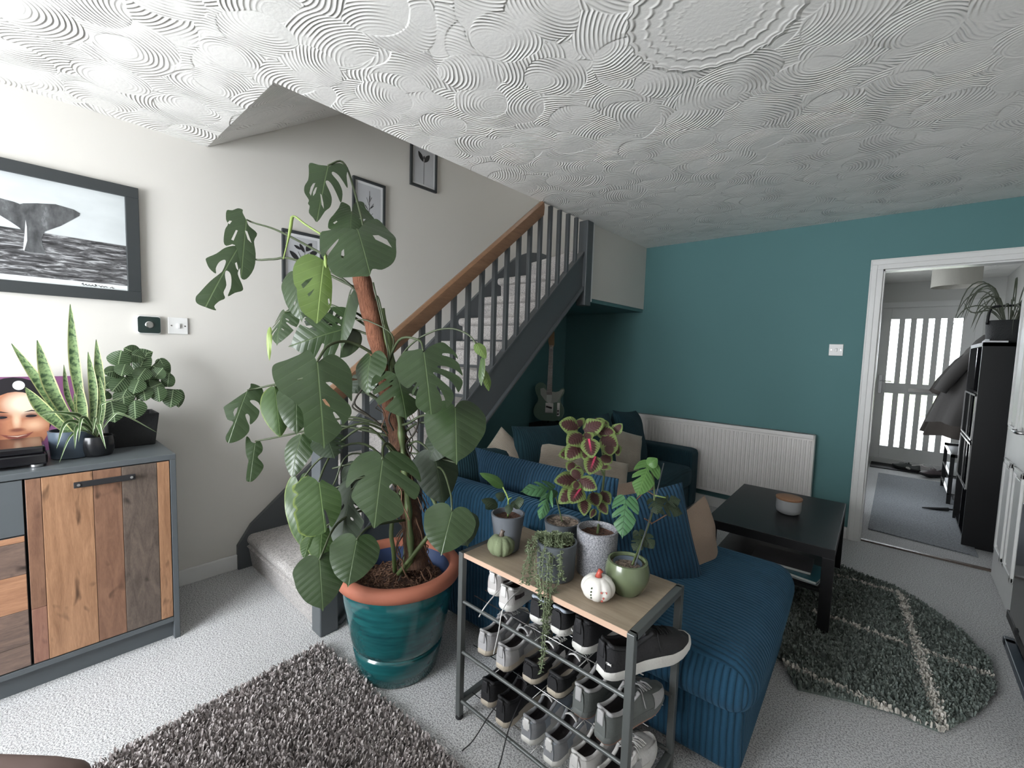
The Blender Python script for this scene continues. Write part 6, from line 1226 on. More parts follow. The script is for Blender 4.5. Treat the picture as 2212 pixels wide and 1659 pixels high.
strs = [
 [(2.0932, 1.1219, 0.757), (2.1137, 1.0571, 0.7309), (2.1206, 1.0445, 0.6778), (2.1238, 1.0309, 0.6469)],
 [(2.0991, 1.1016, 0.7697), (2.1132, 1.0287, 0.7181), (2.1167, 1.0122, 0.6559)],
 [(2.1311, 1.1036, 0.7746), (2.166, 1.0476, 0.7081), (2.1945, 1.0244, 0.6266), (2.204, 1.0091, 0.5228), (2.2079, 1.0043, 0.4406)],
 [(2.1444, 1.1153, 0.7751), (2.1776, 1.0564, 0.6945), (2.1996, 1.0276, 0.613), (2.2101, 1.0117, 0.4956), (2.2074, 1.0018, 0.4201)],
 [(2.1399, 1.1114, 0.7749), (2.184, 1.062, 0.6947), (2.2058, 1.0331, 0.6133), (2.2011, 1.0105, 0.5638)],
 [(2.1554, 1.1251, 0.7756), (2.1816, 1.0742, 0.7041), (2.2024, 1.0456, 0.6355), (2.2058, 1.0303, 0.5857)],
 [(2.1659, 1.1482, 0.7794), (2.1922, 1.1008, 0.7429), (2.1997, 1.0888, 0.6906), (2.2047, 1.0612, 0.6373)],
 [(2.0984, 1.1272, 0.7648), (2.1347, 1.0477, 0.719), (2.1564, 1.0348, 0.6654), (2.1795, 1.0253, 0.6345)],
 [(2.1218, 1.1213, 0.7662), (2.1518, 1.0492, 0.7171), (2.178, 1.026, 0.6554), (2.1965, 1.022, 0.5853)],
 [(2.1609, 1.13, 0.7758), (2.1959, 1.1019, 0.7215), (2.2097, 1.0956, 0.6697)],
 [(2.0813, 1.1121, 0.7641), (2.0907, 1.0656, 0.7508), (2.112, 1.0534, 0.709)],
 [(2.1388, 1.1104, 0.7749), (2.1766, 1.054, 0.6803), (2.2058, 1.0303, 0.5857), (2.2112, 1.0168, 0.5368)]]
for P in strs: leafy([topc, topc.lerp(Vector(P[0]), .8) + Vector((0, 0, .016))] + [Vector(q) for q in P])
for k in range(16):
    a = rr.random() * 6.28; r = rr.uniform(.01, .055); q = topc + Vector((math.cos(a) * r, math.sin(a) * r, .0)); leafy([topc, q + Vector((0, 0, .015)), q + Vector((math.cos(a) * .02, math.sin(a) * .02, .004))], 'strand')
# coleus in a speckled pot
c = at((2.216, 1.294, 0.64)); c.x = 2.222; c.y = 1.27
t = thing('potted_coleus', 'coleus with maroon leaves edged in green in a tall speckled grey pot', 'potted plant', c)
pot_obj(t, c, .064, .068, .150, 'pot_speck', fill=.84)
s0 = c + Vector((0, 0, .126))
tube_stem(t, [s0, (2.1603, 1.3933, 0.807), (2.1508, 1.4246, 0.9362), (2.1371, 1.4226, 1.0377)], .0042, 'stem', 18); tube_stem(t, [(2.1585, 1.3942, 0.8322), (2.1194, 1.3409, 0.9116), (2.1024, 1.3144, 0.9301)], .0025); tube_stem(t, [(2.1521, 1.424, 0.9192), (2.1312, 1.3868, 0.9992), (2.1123, 1.3495, 1.0607)], .0025)
CL = [  # base, tip, width(m), pink
 (2.088, 1.3324, 1.1029), (2.0474, 1.2715, 1.1205), .062, 0, (2.0868, 1.3584, 1.1066), (2.0702, 1.3457, 1.1261), .05, 0, (2.0956, 1.3645, 1.0902), (2.1462, 1.4124, 1.1225), .06, 0,
 (2.113, 1.3254, 1.0806), (2.096, 1.2543, 1.0545), .064, 0, (2.1415, 1.323, 1.0721), (2.1805, 1.285, 1.0166), .058, 1, (2.1115, 1.3211, 1.051), (2.0975, 1.2502, 1.0003), .060, 0,
 (2.1452, 1.4059, 1.067), (2.2061, 1.4165, 1.0366), .064, 0, (2.1731, 1.3185, 1.0162), (2.1867, 1.2586, 0.9655), .056, 1, (2.0942, 1.3293, 1.0185), (2.0603, 1.2582, 1.0068), .05, 0,
 (2.1658, 1.4523, 1.0815), (2.1876, 1.475, 1.1164), .036, 0, (2.1501, 1.4035, 0.9999), (2.1939, 1.4004, 0.9833), .052, 0, (2.1206, 1.4131, 1.0881), (2.1817, 1.44, 1.0853), .05, 0,
 (2.1191, 1.2889, 0.9288), (2.0775, 1.2121, 0.9287), .056, 0, (2.1275, 1.2965, 0.9308), (2.1961, 1.3013, 0.9079), .050, 0, (2.1251, 1.2944, 0.9307), (2.1, 1.289, 0.9645), .05, 0,
 (2.1286, 1.2835, 0.9254), (2.1374, 1.2489, 0.9023), .030, 0, (2.1324, 1.285, 0.9063), (2.1061, 1.2037, 0.8601), .060, 0, (2.1481, 1.2722, 0.9078), (2.1528, 1.2059, 0.8716), .056, 1,
 (2.1131, 1.2977, 0.9357), (2.1056, 1.3213, 0.9714), .04, 0, (2.155, 1.2878, 0.8685), (2.1851, 1.2434, 0.828), .040, 0, (2.1548, 1.342, 0.8774), (2.1928, 1.3186, 0.8429), .046, 0,
 (2.1692, 1.3814, 0.8771), (2.2091, 1.373, 0.8419), .04, 0, (2.1756, 1.3572, 0.8455), (2.2187, 1.3388, 0.8168), .034, 0, (2.168, 1.3906, 0.98), (2.1685, 1.3755, 0.9575), .05, 0,
 (2.1301, 1.3373, 1.0485), (2.1454, 1.2925, 1.0006), .045, 0, (2.0872, 1.319, 0.9767), (2.083, 1.2861, 0.9515), .04, 0, (2.1756, 1.404, 1.0467), (2.1919, 1.388, 1.0101), .05, 0, (2.1061, 1.4177, 1.1288), (2.1434, 1.4068, 1.0921), .05, 0,
 (2.1651, 1.3454, 0.8205), (2.1653, 1.3163, 0.7948), .02, 0, (2.1331, 1.4514, 1.0942), (2.1153, 1.4523, 1.1266), .034, 0, (2.1105, 1.3504, 1.0855), (2.1408, 1.3344, 1.059), .04, 0, (2.1848, 1.4385, 1.0434), (2.2047, 1.4256, 1.0064), .03, 0]
for i in range(0, len(CL), 4): add_leaf(t, T['coleus'], CL[i], CL[i + 1], CL[i + 2] * 1.2, 'coleus_pink' if CL[i + 3] else 'coleus', fold=.12, droop=.12, up=.35, seed=i)
# climbing monstera in a green pot
c = at((2.356, 1.259, 0.64)); c.x = 2.352; c.y = 1.235
t = thing('potted_plant', 'climbing plant with holed leaves and support stick in a round olive green pot', 'potted plant', c)
pot_obj(t, c, .045, .060, .098, 'pot_olive', 'gravel', bulge=.014, fill=.82)
m = MB(); m.lathe([(.040, .05), (.044, .092), (.042, .092), (.038, .05)], c, 32, cap=False); put('inner_pot', m, 'pot_navy', t, smooth=True)
s0 = c + Vector((0.01, 0.01, .082))
tube_stem(t, [s0, (2.3386, 1.3871, 0.7764), (2.3437, 1.427, 0.8635), (2.338, 1.4298, 0.942), (2.331, 1.4267, 0.9733)], .0035, 'stem', 20)
put('support_stick', MB().tube([s0 + Vector((.01, .0, 0)), (2.3381, 1.4497, 0.8728), (2.3438, 1.4938, 0.9962)], .002, 6), 'pot_slate', t)
tube_stem(t, [(2.3437, 1.4302, 0.895), (2.3204, 1.4108, 0.9066), (2.2956, 1.3856, 0.8741)], .0018, 'root'); tube_stem(t, [(2.3437, 1.4302, 0.895), (2.3726, 1.455, 0.8883)], .0022, 'stalk_light'); tube_stem(t, [(2.3454, 1.4089, 0.801), (2.3792, 1.455, 0.8302)], .0018, 'root'); tube_stem(t, [(2.3475, 1.4111, 0.8042), (2.3317, 1.3857, 0.8227)], .0025, 'root')
add_leaf(t, T['adan'], (2.3222, 1.4213, 0.9965), (2.326, 1.3357, 0.9093), .085, 'leaf_shelf', up=.6, fold=.2, label='bright green upper leaf'); add_leaf(t, T['small'], (2.3198, 1.4192, 0.9965), (2.3417, 1.4409, 1.021), .045, 'leaf_shelf', up=.6)
add_leaf(t, T['adan'], (2.2899, 1.3283, 0.8864), (2.3164, 1.2617, 0.7886), .085, 'leaf_adan', up=.5, fold=.15)
for (bse, tp, wd) in (((2.3425, 1.4275, 0.8792), (2.3673, 1.4054, 0.8401), .05), ((2.3512, 1.4598, 0.8573), (2.4133, 1.5116, 0.8279), .06), ((2.337, 1.3573, 0.761), (2.3287, 1.3203, 0.7308), .05), ((2.3438, 1.3772, 0.765), (2.3742, 1.3742, 0.7345), .045), ((2.3212, 1.3716, 0.7757), (2.3426, 1.3593, 0.7305), .045), ((2.3648, 1.4856, 0.8627), (2.4003, 1.5179, 0.8722), .05)):
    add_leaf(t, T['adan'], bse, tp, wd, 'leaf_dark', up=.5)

# ================================================================== SOFA
RS = Matrix.Translation((2.6, 2.38, 0)) @ Matrix.Rotation(math.radians(2.2), 4, 'Z') @ Matrix.Translation((-2.6, -2.38, 0))
so = thing('corner_sofa', 'blue corduroy corner sofa with a chaise behind the shoe rack', 'sofa', (1.6, 1.45, 0))
put('base', MB().round_box(1.02, 2.615, 1.47, 2.36, .03, .27, .035, 8, .004, RS), 'cord', so, smooth=True)
put('chaise_cushion', MB().round_box(1.98, 2.645, 1.428, 2.385, .235, .425, .085, 16, .012, RS), 'cord', so, smooth=True)
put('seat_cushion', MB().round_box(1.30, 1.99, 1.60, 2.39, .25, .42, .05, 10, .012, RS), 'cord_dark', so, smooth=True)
put('backrest', MB().round_box(1.02, 2.02, 1.465, 1.63, .05, .70, .06, 14, .008, RS), 'cord_x', so, smooth=True)
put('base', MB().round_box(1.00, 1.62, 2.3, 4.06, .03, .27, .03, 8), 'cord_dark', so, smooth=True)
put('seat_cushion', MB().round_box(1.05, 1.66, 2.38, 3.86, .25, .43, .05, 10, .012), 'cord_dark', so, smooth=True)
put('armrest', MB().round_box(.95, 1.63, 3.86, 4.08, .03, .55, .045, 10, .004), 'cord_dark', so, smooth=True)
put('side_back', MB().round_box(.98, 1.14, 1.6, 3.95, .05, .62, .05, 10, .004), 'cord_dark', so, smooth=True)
def cushion(name, c, w, h, t, rot, mat, label=None, parent=None, wr=0.006, seed=0, cat='cushion', pinch=.10, group=None):
    N = 18; vs = []; fs = []; rs = random.Random(seed); ph = [rs.random() * 6 for _ in range(4)]
    for sgn in (1, -1):
        for i in range(N + 1):
            for j in range(N + 1):
                u = -1 + 2 * i / N; v = -1 + 2 * j / N; e = max(0, 1 - abs(u) ** 2.6) ** .5 * max(0, 1 - abs(v) ** 2.6) ** .5
                x = u * w / 2 * (1 - pinch * (1 - v * v) * .5 * abs(u) ** 3); z = v * h / 2 * (1 - pinch * (1 - u * u) * .5 * abs(v) ** 3)
                y = sgn * (t / 2 * e + .003) + wr * e * (math.sin(u * 5 + ph[0] + v * 2) + math.sin(v * 6 + ph[1])) * sgn
                vs.append((x, y, z))
    n = (N + 1)
    for s in (0, 1):
        o = s * n * n
        for i in range(N):
            for j in range(N): fs.append((o + i * n + j, o + (i + 1) * n + j, o + (i + 1) * n + j + 1, o + i * n + j + 1))
    ring = [i * n for i in range(n)] + [N * n + j for j in range(1, n)] + [i * n + N for i in range(N - 1, -1, -1)] + [j for j in range(N - 1, 0, -1)]
    for a, b_ in zip(ring, ring[1:] + ring[:1]): fs.append((a, b_, n * n + b_, n * n + a))
    me = bpy.data.meshes.new(name); me.from_pydata(vs, [], fs); me.materials.append(M[mat]); me.polygons.foreach_set('use_smooth', [True] * len(me.polygons))
    bm = bmesh.new(); bm.from_mesh(me); bmesh.ops.recalc_face_normals(bm, faces=bm.faces); bm.to_mesh(me); bm.free()
    o = bpy.data.objects.new(name, me); COL.objects.link(o); o.location = Vector(c) - (OFF[parent.name] if parent else Vector()); o.rotation_euler = rot
    if parent: o.parent = parent
    else: tag(o, label, cat, group)
    return o
def faced(yaw, tilt, roll=0.): return Euler((tilt, roll, yaw), 'XYZ')
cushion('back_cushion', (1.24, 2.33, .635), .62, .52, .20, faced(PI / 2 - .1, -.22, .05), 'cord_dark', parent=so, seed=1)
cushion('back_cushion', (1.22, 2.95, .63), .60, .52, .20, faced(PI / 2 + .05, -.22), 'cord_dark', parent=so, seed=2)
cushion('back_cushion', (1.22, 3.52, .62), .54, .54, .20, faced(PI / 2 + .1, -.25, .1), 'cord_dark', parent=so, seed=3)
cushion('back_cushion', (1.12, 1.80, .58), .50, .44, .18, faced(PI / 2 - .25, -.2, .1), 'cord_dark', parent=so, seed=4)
cushion('back_cushion', (1.62, 1.75, .60), .86, .46, .19, faced(.05, .16, .0), 'cord_cush', parent=so, seed=5)
cushion('scatter_cushion', (2.165, 1.80, .56), .42, .44, .13, faced(PI / 2 - .80, -.22, -.20), 'cord_cush', 'blue corduroy scatter cushion propped upright on the chaise beside the green pot', seed=6)
cushion('scatter_cushion', (2.285, 2.10, .53), .26, .30, .10, faced(PI / 2 - .1, -.2, -.15), 'tan_fur', 'tan plush cushion standing behind the blue corduroy one on the chaise', seed=7)
cushion('scatter_cushion', (1.1349, 2.0117, 0.6579), .34, .34, .12, faced(.9, -.3, .7), 'beige', 'beige cushion showing only its pointed top corner above the long blue cushion', seed=8)
cushion('scatter_cushion', (1.365, 2.2512, 0.6224), .34, .34, .13, faced(.75, -.25, .12), 'beige', 'beige cushion with fine dark stripes left of the coleus leaves', seed=9)
cushion('scatter_cushion', (1.3015, 3.218, 0.5537), .40, .42, .14, faced(1.2, -.2, .3), 'beige', 'pale beige cushion standing upright right of the coleus by the armrest', seed=10)
cushion('scatter_cushion', (1.4845, 2.5735, 0.5173), .38, .36, .13, faced(.7, -.7, .2), 'beige', 'grey beige cushion lying low behind the coleus stem', seed=11)
cushion('scatter_cushion', (1.8943, 2.1369, 0.5596), .34, .30, .10, faced(.6, -.9, -.25), 'tan_fur', 'grey beige cushion whose edge peeps out left of the climbing plant', seed=12)

# ================================================================== GUITAR AND AMP
am = thing('guitar_amplifier', 'black guitar amplifier in the dark corner under the stairs', 'amplifier', (.30, 3.72, 0))
put('cabinet', MB().box(.02, .46, 3.60, 3.90, .0, .62), 'black_matt', am, bevel=.012)
put('speaker_cloth', MB().box(.05, .43, 3.592, 3.60, .04, .48), 'charcoal', am)
put('control_panel', MB().box(.05, .43, 3.590, 3.60, .51, .58), 'black_gloss', am)
put('carry_handle', MB().tube(spline([(.16, 3.75, .62), (.18, 3.75, .65), (.30, 3.75, .65), (.32, 3.75, .62)], 12), .008, 8), 'black_gloss', am, smooth=True)
gc = Vector((.235, 3.66, .66))
gu = thing('electric_guitar', 'pale green electric guitar with white pickguard standing in the corner under the stairs', 'guitar', gc)
M['guitar_green'] = plain('seafoam_lacquer', (.135, .21, .165), .2, coat=.4); M['pickguard'] = plain('pale_pickguard', (.42, .44, .40), .3); M['fretboard'] = plain('dark_rosewood', (.04, .02, .014), .5); M['neck'] = plain('maple_neck', (.30, .18, .09), .4)
GM = Matrix.Translation(gc) @ Matrix.Rotation(math.radians(33), 4, 'Z') @ Matrix.Rotation(math.radians(-5), 4, 'X')
def gprism(name, poly, y0, y1, mat, par=gu, bev=0.): 
    return put(name, MB().prism(poly, -y1, -y0, 'y', GM), mat, par, bevel=bev)
bodyc = [(0, 0), (.08, .004), (.135, .035), (.16, .09), (.15, .15), (.122, .195), (.118, .235), (.145, .28), (.155, .32), (.14, .345), (.115, .335), (.09, .31), (.06, .298), (.03, .302), (.028, .33), (-.028, .33), (-.04, .37), (-.085, .395), (-.13, .38), (-.15, .34), (-.14, .285), (-.118, .235), (-.12, .195), (-.148, .15), (-.158, .09), (-.135, .035), (-.08, .004)]
body = smooth_outline(bodyc + [bodyc[0]], 4)[:-1]
gprism('body', body, 0, .042, 'guitar_green', bev=.006)
gprism('pickguard', [(-.03, .20), (.0, .185), (.05, .19), (.085, .20), (.105, .235), (.13, .29), (.145, .33), (.125, .33), (.10, .31), (.06, .30), (.028, .302), (-.028, .31), (-.06, .34), (-.095, .33), (-.09, .27), (-.05, .22)], .042, .044, 'pickguard')
gprism('bridge', [(-.035, .085), (.045, .085), (.045, .185), (-.035, .185)], .042, .047, 'chrome')
gprism('pickup', [(-.03, .14), (.03, .125), (.034, .142), (-.026, .157)], .047, .051, 'black_matt')
cp = gprism('control_plate', [(.085, .055), (.112, .055), (.112, .19), (.085, .19)], .042, .045, 'chrome')
for z in (.075, .11): put('knob', MB().tube([GM @ Vector((.098, -.045, z)), GM @ Vector((.098, -.06, z))], .009, 12), 'black_matt', cp)
gprism('neck', [(-.026, .29), (.026, .29), (.021, .76), (-.021, .76)], .030, .046, 'neck', bev=.002); gprism('fretboard', [(-.027, .27), (.027, .27), (.0215, .76), (-.0215, .76)], .046, .050, 'fretboard')
gprism('headstock', [(-.021, .76), (.021, .76), (.03, .79), (.025, .92), (.0, .95), (-.03, .93), (-.035, .82)], .030, .044, 'neck', bev=.002)
m = MB()
for k in range(6): x = -.017 + .0068 * k; m.tube([GM @ Vector((x * 1.4, -.050, .10)), GM @ Vector((x, -.052, .78))], .0006, 4)
put('strings', m, 'chrome', gu)
m = MB()
for k in range(16): z = .76 - .46 * (1 - .94 ** (k + 1)) / (1 - .94 ** 16) ; m.prism([(-.0215, z), (.0215, z), (.0215, z + .0015), (-.0215, z + .0015)], -.0515, -.050, 'y', GM)
put('frets', m, 'chrome', gu)

# ================================================================== COFFEE TABLE
ca, cb = Vector((2.165, 2.59, 0)), Vector((2.125, 3.50, 0)); TW, TL, THh = .60, .93, .45
RT = Matrix.Translation((2.165, 2.60, 0)) @ Matrix.Rotation(math.radians(1.8), 4, 'Z')
ct = thing('coffee_table', 'black square legged coffee table with a lower shelf in front of the radiator', 'coffee table', (2.45, 3.05, 0))
put('tabletop', MB().box(0, TW, 0, TL, THh - .05, THh, RT), 'black', ct, bevel=.002)
for x in (0, TW - .05):
    for y in (0, TL - .05): put('leg', MB().box(x, x + .05, y, y + .05, 0, THh - .05, RT), 'black', ct, bevel=.002)
put('shelf', MB().box(.02, TW - .02, .03, TL - .03, .205, .22, RT), 'black', ct, bevel=.001)
cc = (2.493, 3.054, 0.45); cj = thing('candle_jar', 'grey ceramic candle jar with a flat cork lid on the black coffee table', 'candle', cc)
M['jar'] = plain('grey_ceramic_jar', (.33, .34, .35), .45)
m = MB(); m.lathe([(0, 0), (.045, 0), (.062, .012), (.066, .03), (.066, .085)], cc, 36); put('jar', m, 'jar', cj, smooth=True, auto=50)
m = MB(); m.lathe([(0, .085), (.067, .085), (.069, .088), (.069, .098), (.066, .100), (0, .100)], cc, 36); put('lid', m, 'lid_wood', cj, smooth=True, auto=40)
M['mag1'] = plain('dark_cover', (.06, .055, .06), .3, var=.9); M['mag2'] = plain('teal_cover', (.02, .10, .13), .3, var=.5); M['mag3'] = plain('dark_blue_cover', (.02, .03, .05), .3)
M['pages'] = plain('page_edges', (.60, .62, .62), .7)
def mag(c, w, l, t, rot, mat, label):
    o = thing('magazine', label, 'magazine', c, 'magazines on the shelf of the coffee table'); mm = Matrix.Translation(c) @ Matrix.Rotation(rot, 4, 'Z')
    put('pages', MB().box(-w / 2 + .002, w / 2 - .002, -l / 2 + .002, l / 2 - .002, .001, t - .001, mm), 'pages', o)
    put('cover', MB().box(-w / 2, w / 2, -l / 2, l / 2, t - .001, t, mm).box(-w / 2, w / 2, -l / 2, l / 2, 0, .001, mm), mat, o); return o
mag((2.565, 2.79, .22), .21, .29, .016, 1.50, 'mag3', 'dark blue magazine at the bottom of the pile under the coffee table')
mag((2.57, 2.78, .237), .22, .29, .014, 1.42, 'mag2', 'teal covered magazine in the middle of the pile under the coffee table')
mag((2.52, 2.81, .252), .21, .28, .014, 1.62, 'mag1', 'magazine with a dark picture cover on top of the pile under the coffee table')

# ================================================================== RUGS
def shag(name, poly, n, L, rad, mat, label, cat='rug', seed=1, base='charcoal', lay=.5, z0=.012, colfn=None, mats=None):
    rg = np.random.default_rng(seed); P = np.array(poly); mn, mx = P.min(0), P.max(0)
    q = rg.uniform(mn, mx, (int(n * 2.2), 2)); ins = np.zeros(len(q), bool); j = len(P) - 1
    for i in range(len(P)):
        c_ = ((P[i, 1] > q[:, 1]) != (P[j, 1] > q[:, 1])) & (q[:, 0] < (P[j, 0] - P[i, 0]) * (q[:, 1] - P[i, 1]) / (P[j, 1] - P[i, 1] + 1e-12) + P[i, 0]); ins ^= c_; j = i
    q = q[ins][:n]; n = len(q)
    root = thing(name, label, cat, (float(P[:, 0].mean()), float(P[:, 1].mean()), 0))
    cpl = P.mean(0); put('backing', MB().prism([tuple(cpl + (p - cpl) * .975) for p in P], .001, z0), base, root)
    a = rg.uniform(0, 2 * np.pi, n); ln = L * rg.uniform(.6, 1.15, n); rr_ = rad * rg.uniform(.7, 1.3, n); tilt = rg.uniform(.2, 1.0, n) * lay
    d = np.stack([np.cos(a), np.sin(a)], 1); sd = np.stack([-np.sin(a + rg.normal(0, .6, n)), np.cos(a)], 1)
    V = np.zeros((n, 7, 3)); ks = [0, .45, .8, 1.0]
    for i, k in enumerate(ks):
        h = z0 + ln * np.sin(k * (1.45 - tilt * .9)) * .8 * (1 if k < .9 else .97); f = ln * (k ** 1.5) * tilt
        c3 = np.stack([q[:, 0] + d[:, 0] * f, q[:, 1] + d[:, 1] * f, h], 1)
        wv = np.stack([sd[:, 0] * rr_, sd[:, 1] * rr_, 0 * rr_], 1) * (1 if k < .9 else 0)
        if i < 3: V[:, 2 * i] = c3 - wv; V[:, 2 * i + 1] = c3 + wv
        else: V[:, 6] = c3
    idx = np.arange(n)[:, None] * 7
    F4 = np.concatenate([idx + np.array([0, 1, 3, 2]), idx + np.array([2, 3, 5, 4])]); F3 = idx + np.array([4, 5, 6])
    off = OFF[root.name]; V = V.reshape(-1, 3) - np.array(off)
    groups = [np.ones(n, bool)] if colfn is None else colfn(q)
    F4a = F4[:n]; F4b = F4[n:]
    me = bpy.data.meshes.new('pile'); nv = len(V); me.vertices.add(nv); me.vertices.foreach_set('co', V.ravel().astype(np.float32))
    loops = np.concatenate([F4.ravel(), F3.ravel()]).astype(np.int32); me.loops.add(len(loops)); me.loops.foreach_set('vertex_index', loops)
    starts = np.concatenate([np.arange(2 * n) * 4, 8 * n + np.arange(n) * 3]).astype(np.int32); me.polygons.add(3 * n); me.polygons.foreach_set('loop_start', starts)
    if colfn is not None: mi = colfn(q).astype(np.int32); me.polygons.foreach_set('material_index', np.concatenate([mi, mi, mi]))
    else:
        mi = rg.integers(0, len(mats or [0]), n).astype(np.int32); me.polygons.foreach_set('material_index', np.concatenate([mi, mi, mi]))
    me.update(calc_edges=True)
    for mt in (mats or [mat]): me.materials.append(M[mt])
    o = bpy.data.objects.new('pile', me); COL.objects.link(o); o.parent = root; o['kind'] = 'stuff'; return root
M['shag1'] = plain('taupe_pile', (.32, .285, .28), .9, var=.3); M['shag2'] = plain('light_taupe_pile', (.50, .46, .45), .9, var=.3); M['shag3'] = plain('dark_taupe_pile', (.17, .15, .145), .9, var=.3)
e0, e1, e2 = Vector((1.05, .885)), Vector((1.13, -.35)), Vector((2.9, .93))
shag('shag_rug', [(1.062, .885), (1.16, -.45), (2.05, -.45), (2.02, .915)], 42000, .034, .0028, None, 'shaggy taupe brown rug on the grey carpet in the foreground', mats=['shag1', 'shag2', 'shag1', 'shag3'], base='shag3')
M['grn1'] = plain('grey_green_pile', (.21, .245, .225), .9, var=.35); M['grn2'] = plain('cream_pile', (.62, .59, .54), .9, var=.2); M['grn3'] = plain('dark_green_pile', (.13, .16, .145), .9, var=.3)
def lines(q):
    x, y = q[:, 0], q[:, 1]
    def near(p0, p1, w=.016):
        p0 = np.array(p0[:2]); p1 = np.array(p1[:2]); d = p1 - p0; L = np.linalg.norm(d); d = d / L; r = q - p0; t = r @ d; t2 = np.clip(t, 0, L); dd = np.linalg.norm(r - t2[:, None] * d, axis=1) + np.random.default_rng(3).normal(0, .005, len(q)); return dd < w
    m = near((2.656, 2.223, 0.03), (3.155, 2.21, 0.03)) | near((3.031, 3.393, 0.03), (3.155, 2.21, 0.03), .019) | near((2.767, 2.808, 0.03), (3.342, 2.773, 0.03)) | near((2.723, 3.389, 0.03), (3.031, 3.393, 0.03))| near((2.687, 2.799, 0.03), (2.767, 2.808, 0.03))
    r = np.random.default_rng(5).random(len(q)); out = np.where(r < .55, 0, 2); out[m] = 1; return out
gp = [(2.635, 2.248, 0.01), (2.712, 2.096, 0.01), (2.875, 2.168, 0.01), (3.029, 2.221, 0.01), (3.151, 2.223, 0.01), (3.258, 2.43, 0.01), (3.338, 2.694, 0.01), (3.346, 2.933, 0.01), (3.271, 3.138, 0.01), (3.14, 3.35, 0.01), (3.001, 3.484, 0.01), (2.732, 3.58, 0.01), (2.35, 3.35, .01), (2.3, 2.4, .01)]
shag('trellis_rug', [(p[0], p[1]) for p in gp], 30000, .030, .0035, None, 'grey green shaggy rug with cream crossing lines beside the sofa chaise', mats=['grn1', 'grn2', 'grn3'], base='grn3', colfn=lines, seed=2)
m = MB().prism([(2.83, 4.60), (3.45, 4.52), (3.42, 7.05), (2.82, 7.05)], .001, .010); tag(put('runner_rug', m, 'hallrug', bevel=.003), 'flat woven grey runner rug on the hall floor', 'rug')
m = MB().box(2.72, 3.60, 7.40, 7.78, .001, .012); tag(put('door_mat', m, 'black_matt', bevel=.003), 'dark door mat at the foot of the front door', 'door mat')

# ================================================================== HALL THINGS
hc = thing('hall_cabinet', 'tall black cabinet on the right side of the hall', 'cabinet', (3.57, 5.1, 0))
HX0, HX1, HY0, HY1, HTZ = 3.375, 3.76, 4.72, 5.52, 1.54
put('side_panel', MB().box(HX0, HX1, HY0, HY0 + .03, 0, HTZ), 'black', hc, bevel=.002); put('side_panel', MB().box(HX0, HX1, HY1 - .03, HY1, 0, HTZ), 'black', hc, bevel=.002)
put('top_panel', MB().box(HX0, HX1, HY0, HY1, HTZ - .03, HTZ), 'black', hc, bevel=.002); put('back_panel', MB().box(HX1 - .01, HX1, HY0, HY1, 0, HTZ), 'black', hc)
for z in (.03, .40, .78, 1.15): put('shelf', MB().box(HX0 + .01, HX1 - .01, HY0 + .03, HY1 - .03, z, z + .02), 'black_gloss', hc)
put('divider', MB().box(HX0 + .01, HX1 - .01, (HY0 + HY1) / 2 - .01, (HY0 + HY1) / 2 + .01, .05, HTZ - .03), 'black_gloss', hc)
M['hallframe'] = plain('pale_glint_edge', (.5, .5, .5), .2, .6)  # pale tone stands in for light reflected off the black cabinet edges
for z0, z1 in ((.42, .78), (.80, 1.15)):
    f = put('door_frame', MB().box(HX0 - .008, HX0, HY0 + .03, HY1 - .03, z1 - .012, z1).box(HX0 - .008, HX0, HY0 + .03, HY1 - .03, z0, z0 + .012).box(HX0 - .008, HX0, HY0 + .03, HY0 + .042, z0, z1).box(HX0 - .008, HX0, HY1 - .042, HY1 - .03, z0, z1).box(HX0 - .006, HX0, 5.115, 5.122, z0, z1), 'hallframe', hc)
hb = thing('hall_spider_plant', 'shaded spider plant in a handled basket on the tall black cabinet', 'potted plant', (3.52, 4.95, HTZ))
m = MB(); m.lathe([(0, 0), (.10, 0), (.115, .02), (.125, .16), (.12, .17)], (3.52, 4.95, HTZ), 30); put('basket', m, 'basket', hb, smooth=True, auto=40)
put('handle', MB().tube(spline([(3.40, 4.90, HTZ + .14), (3.41, 4.90, HTZ + .25), (3.45, 4.9, HTZ + .275), (3.59, 4.90, HTZ + .275), (3.63, 4.9, HTZ + .25), (3.64, 4.90, HTZ + .14)], 30), .009, 8), 'black', hb, smooth=True)
rr = random.Random(8)
for k in range(44):
    a = rr.random() * 6.28; r = rr.uniform(.14, .34); r = min(r, .25 / max(.3, math.cos(a))) if math.cos(a) > 0 else r; h = rr.uniform(.08, .30); b0_ = Vector((3.52 + .03 * math.cos(a), 4.95 + .03 * math.sin(a), HTZ + .15)); d = Vector((math.cos(a), math.sin(a), 0))
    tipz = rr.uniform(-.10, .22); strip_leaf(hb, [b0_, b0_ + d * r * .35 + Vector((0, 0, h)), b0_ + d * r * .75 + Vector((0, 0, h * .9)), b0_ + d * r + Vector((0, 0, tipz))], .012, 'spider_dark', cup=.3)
pb = thing('paper_box', 'small white paper box on the front corner of the tall black cabinet', 'box', (3.42, 4.80, HTZ)); put('body', MB().box(3.385, 3.50, 4.73, 4.90, HTZ + .0005, HTZ + .012), 'paper', pb); put('flap', MB().prism([(3.385, HTZ + .012), (3.50, HTZ + .012), (3.49, HTZ + .028), (3.40, HTZ + .03)], 4.89, 4.895, 'y'), 'paper', pb)
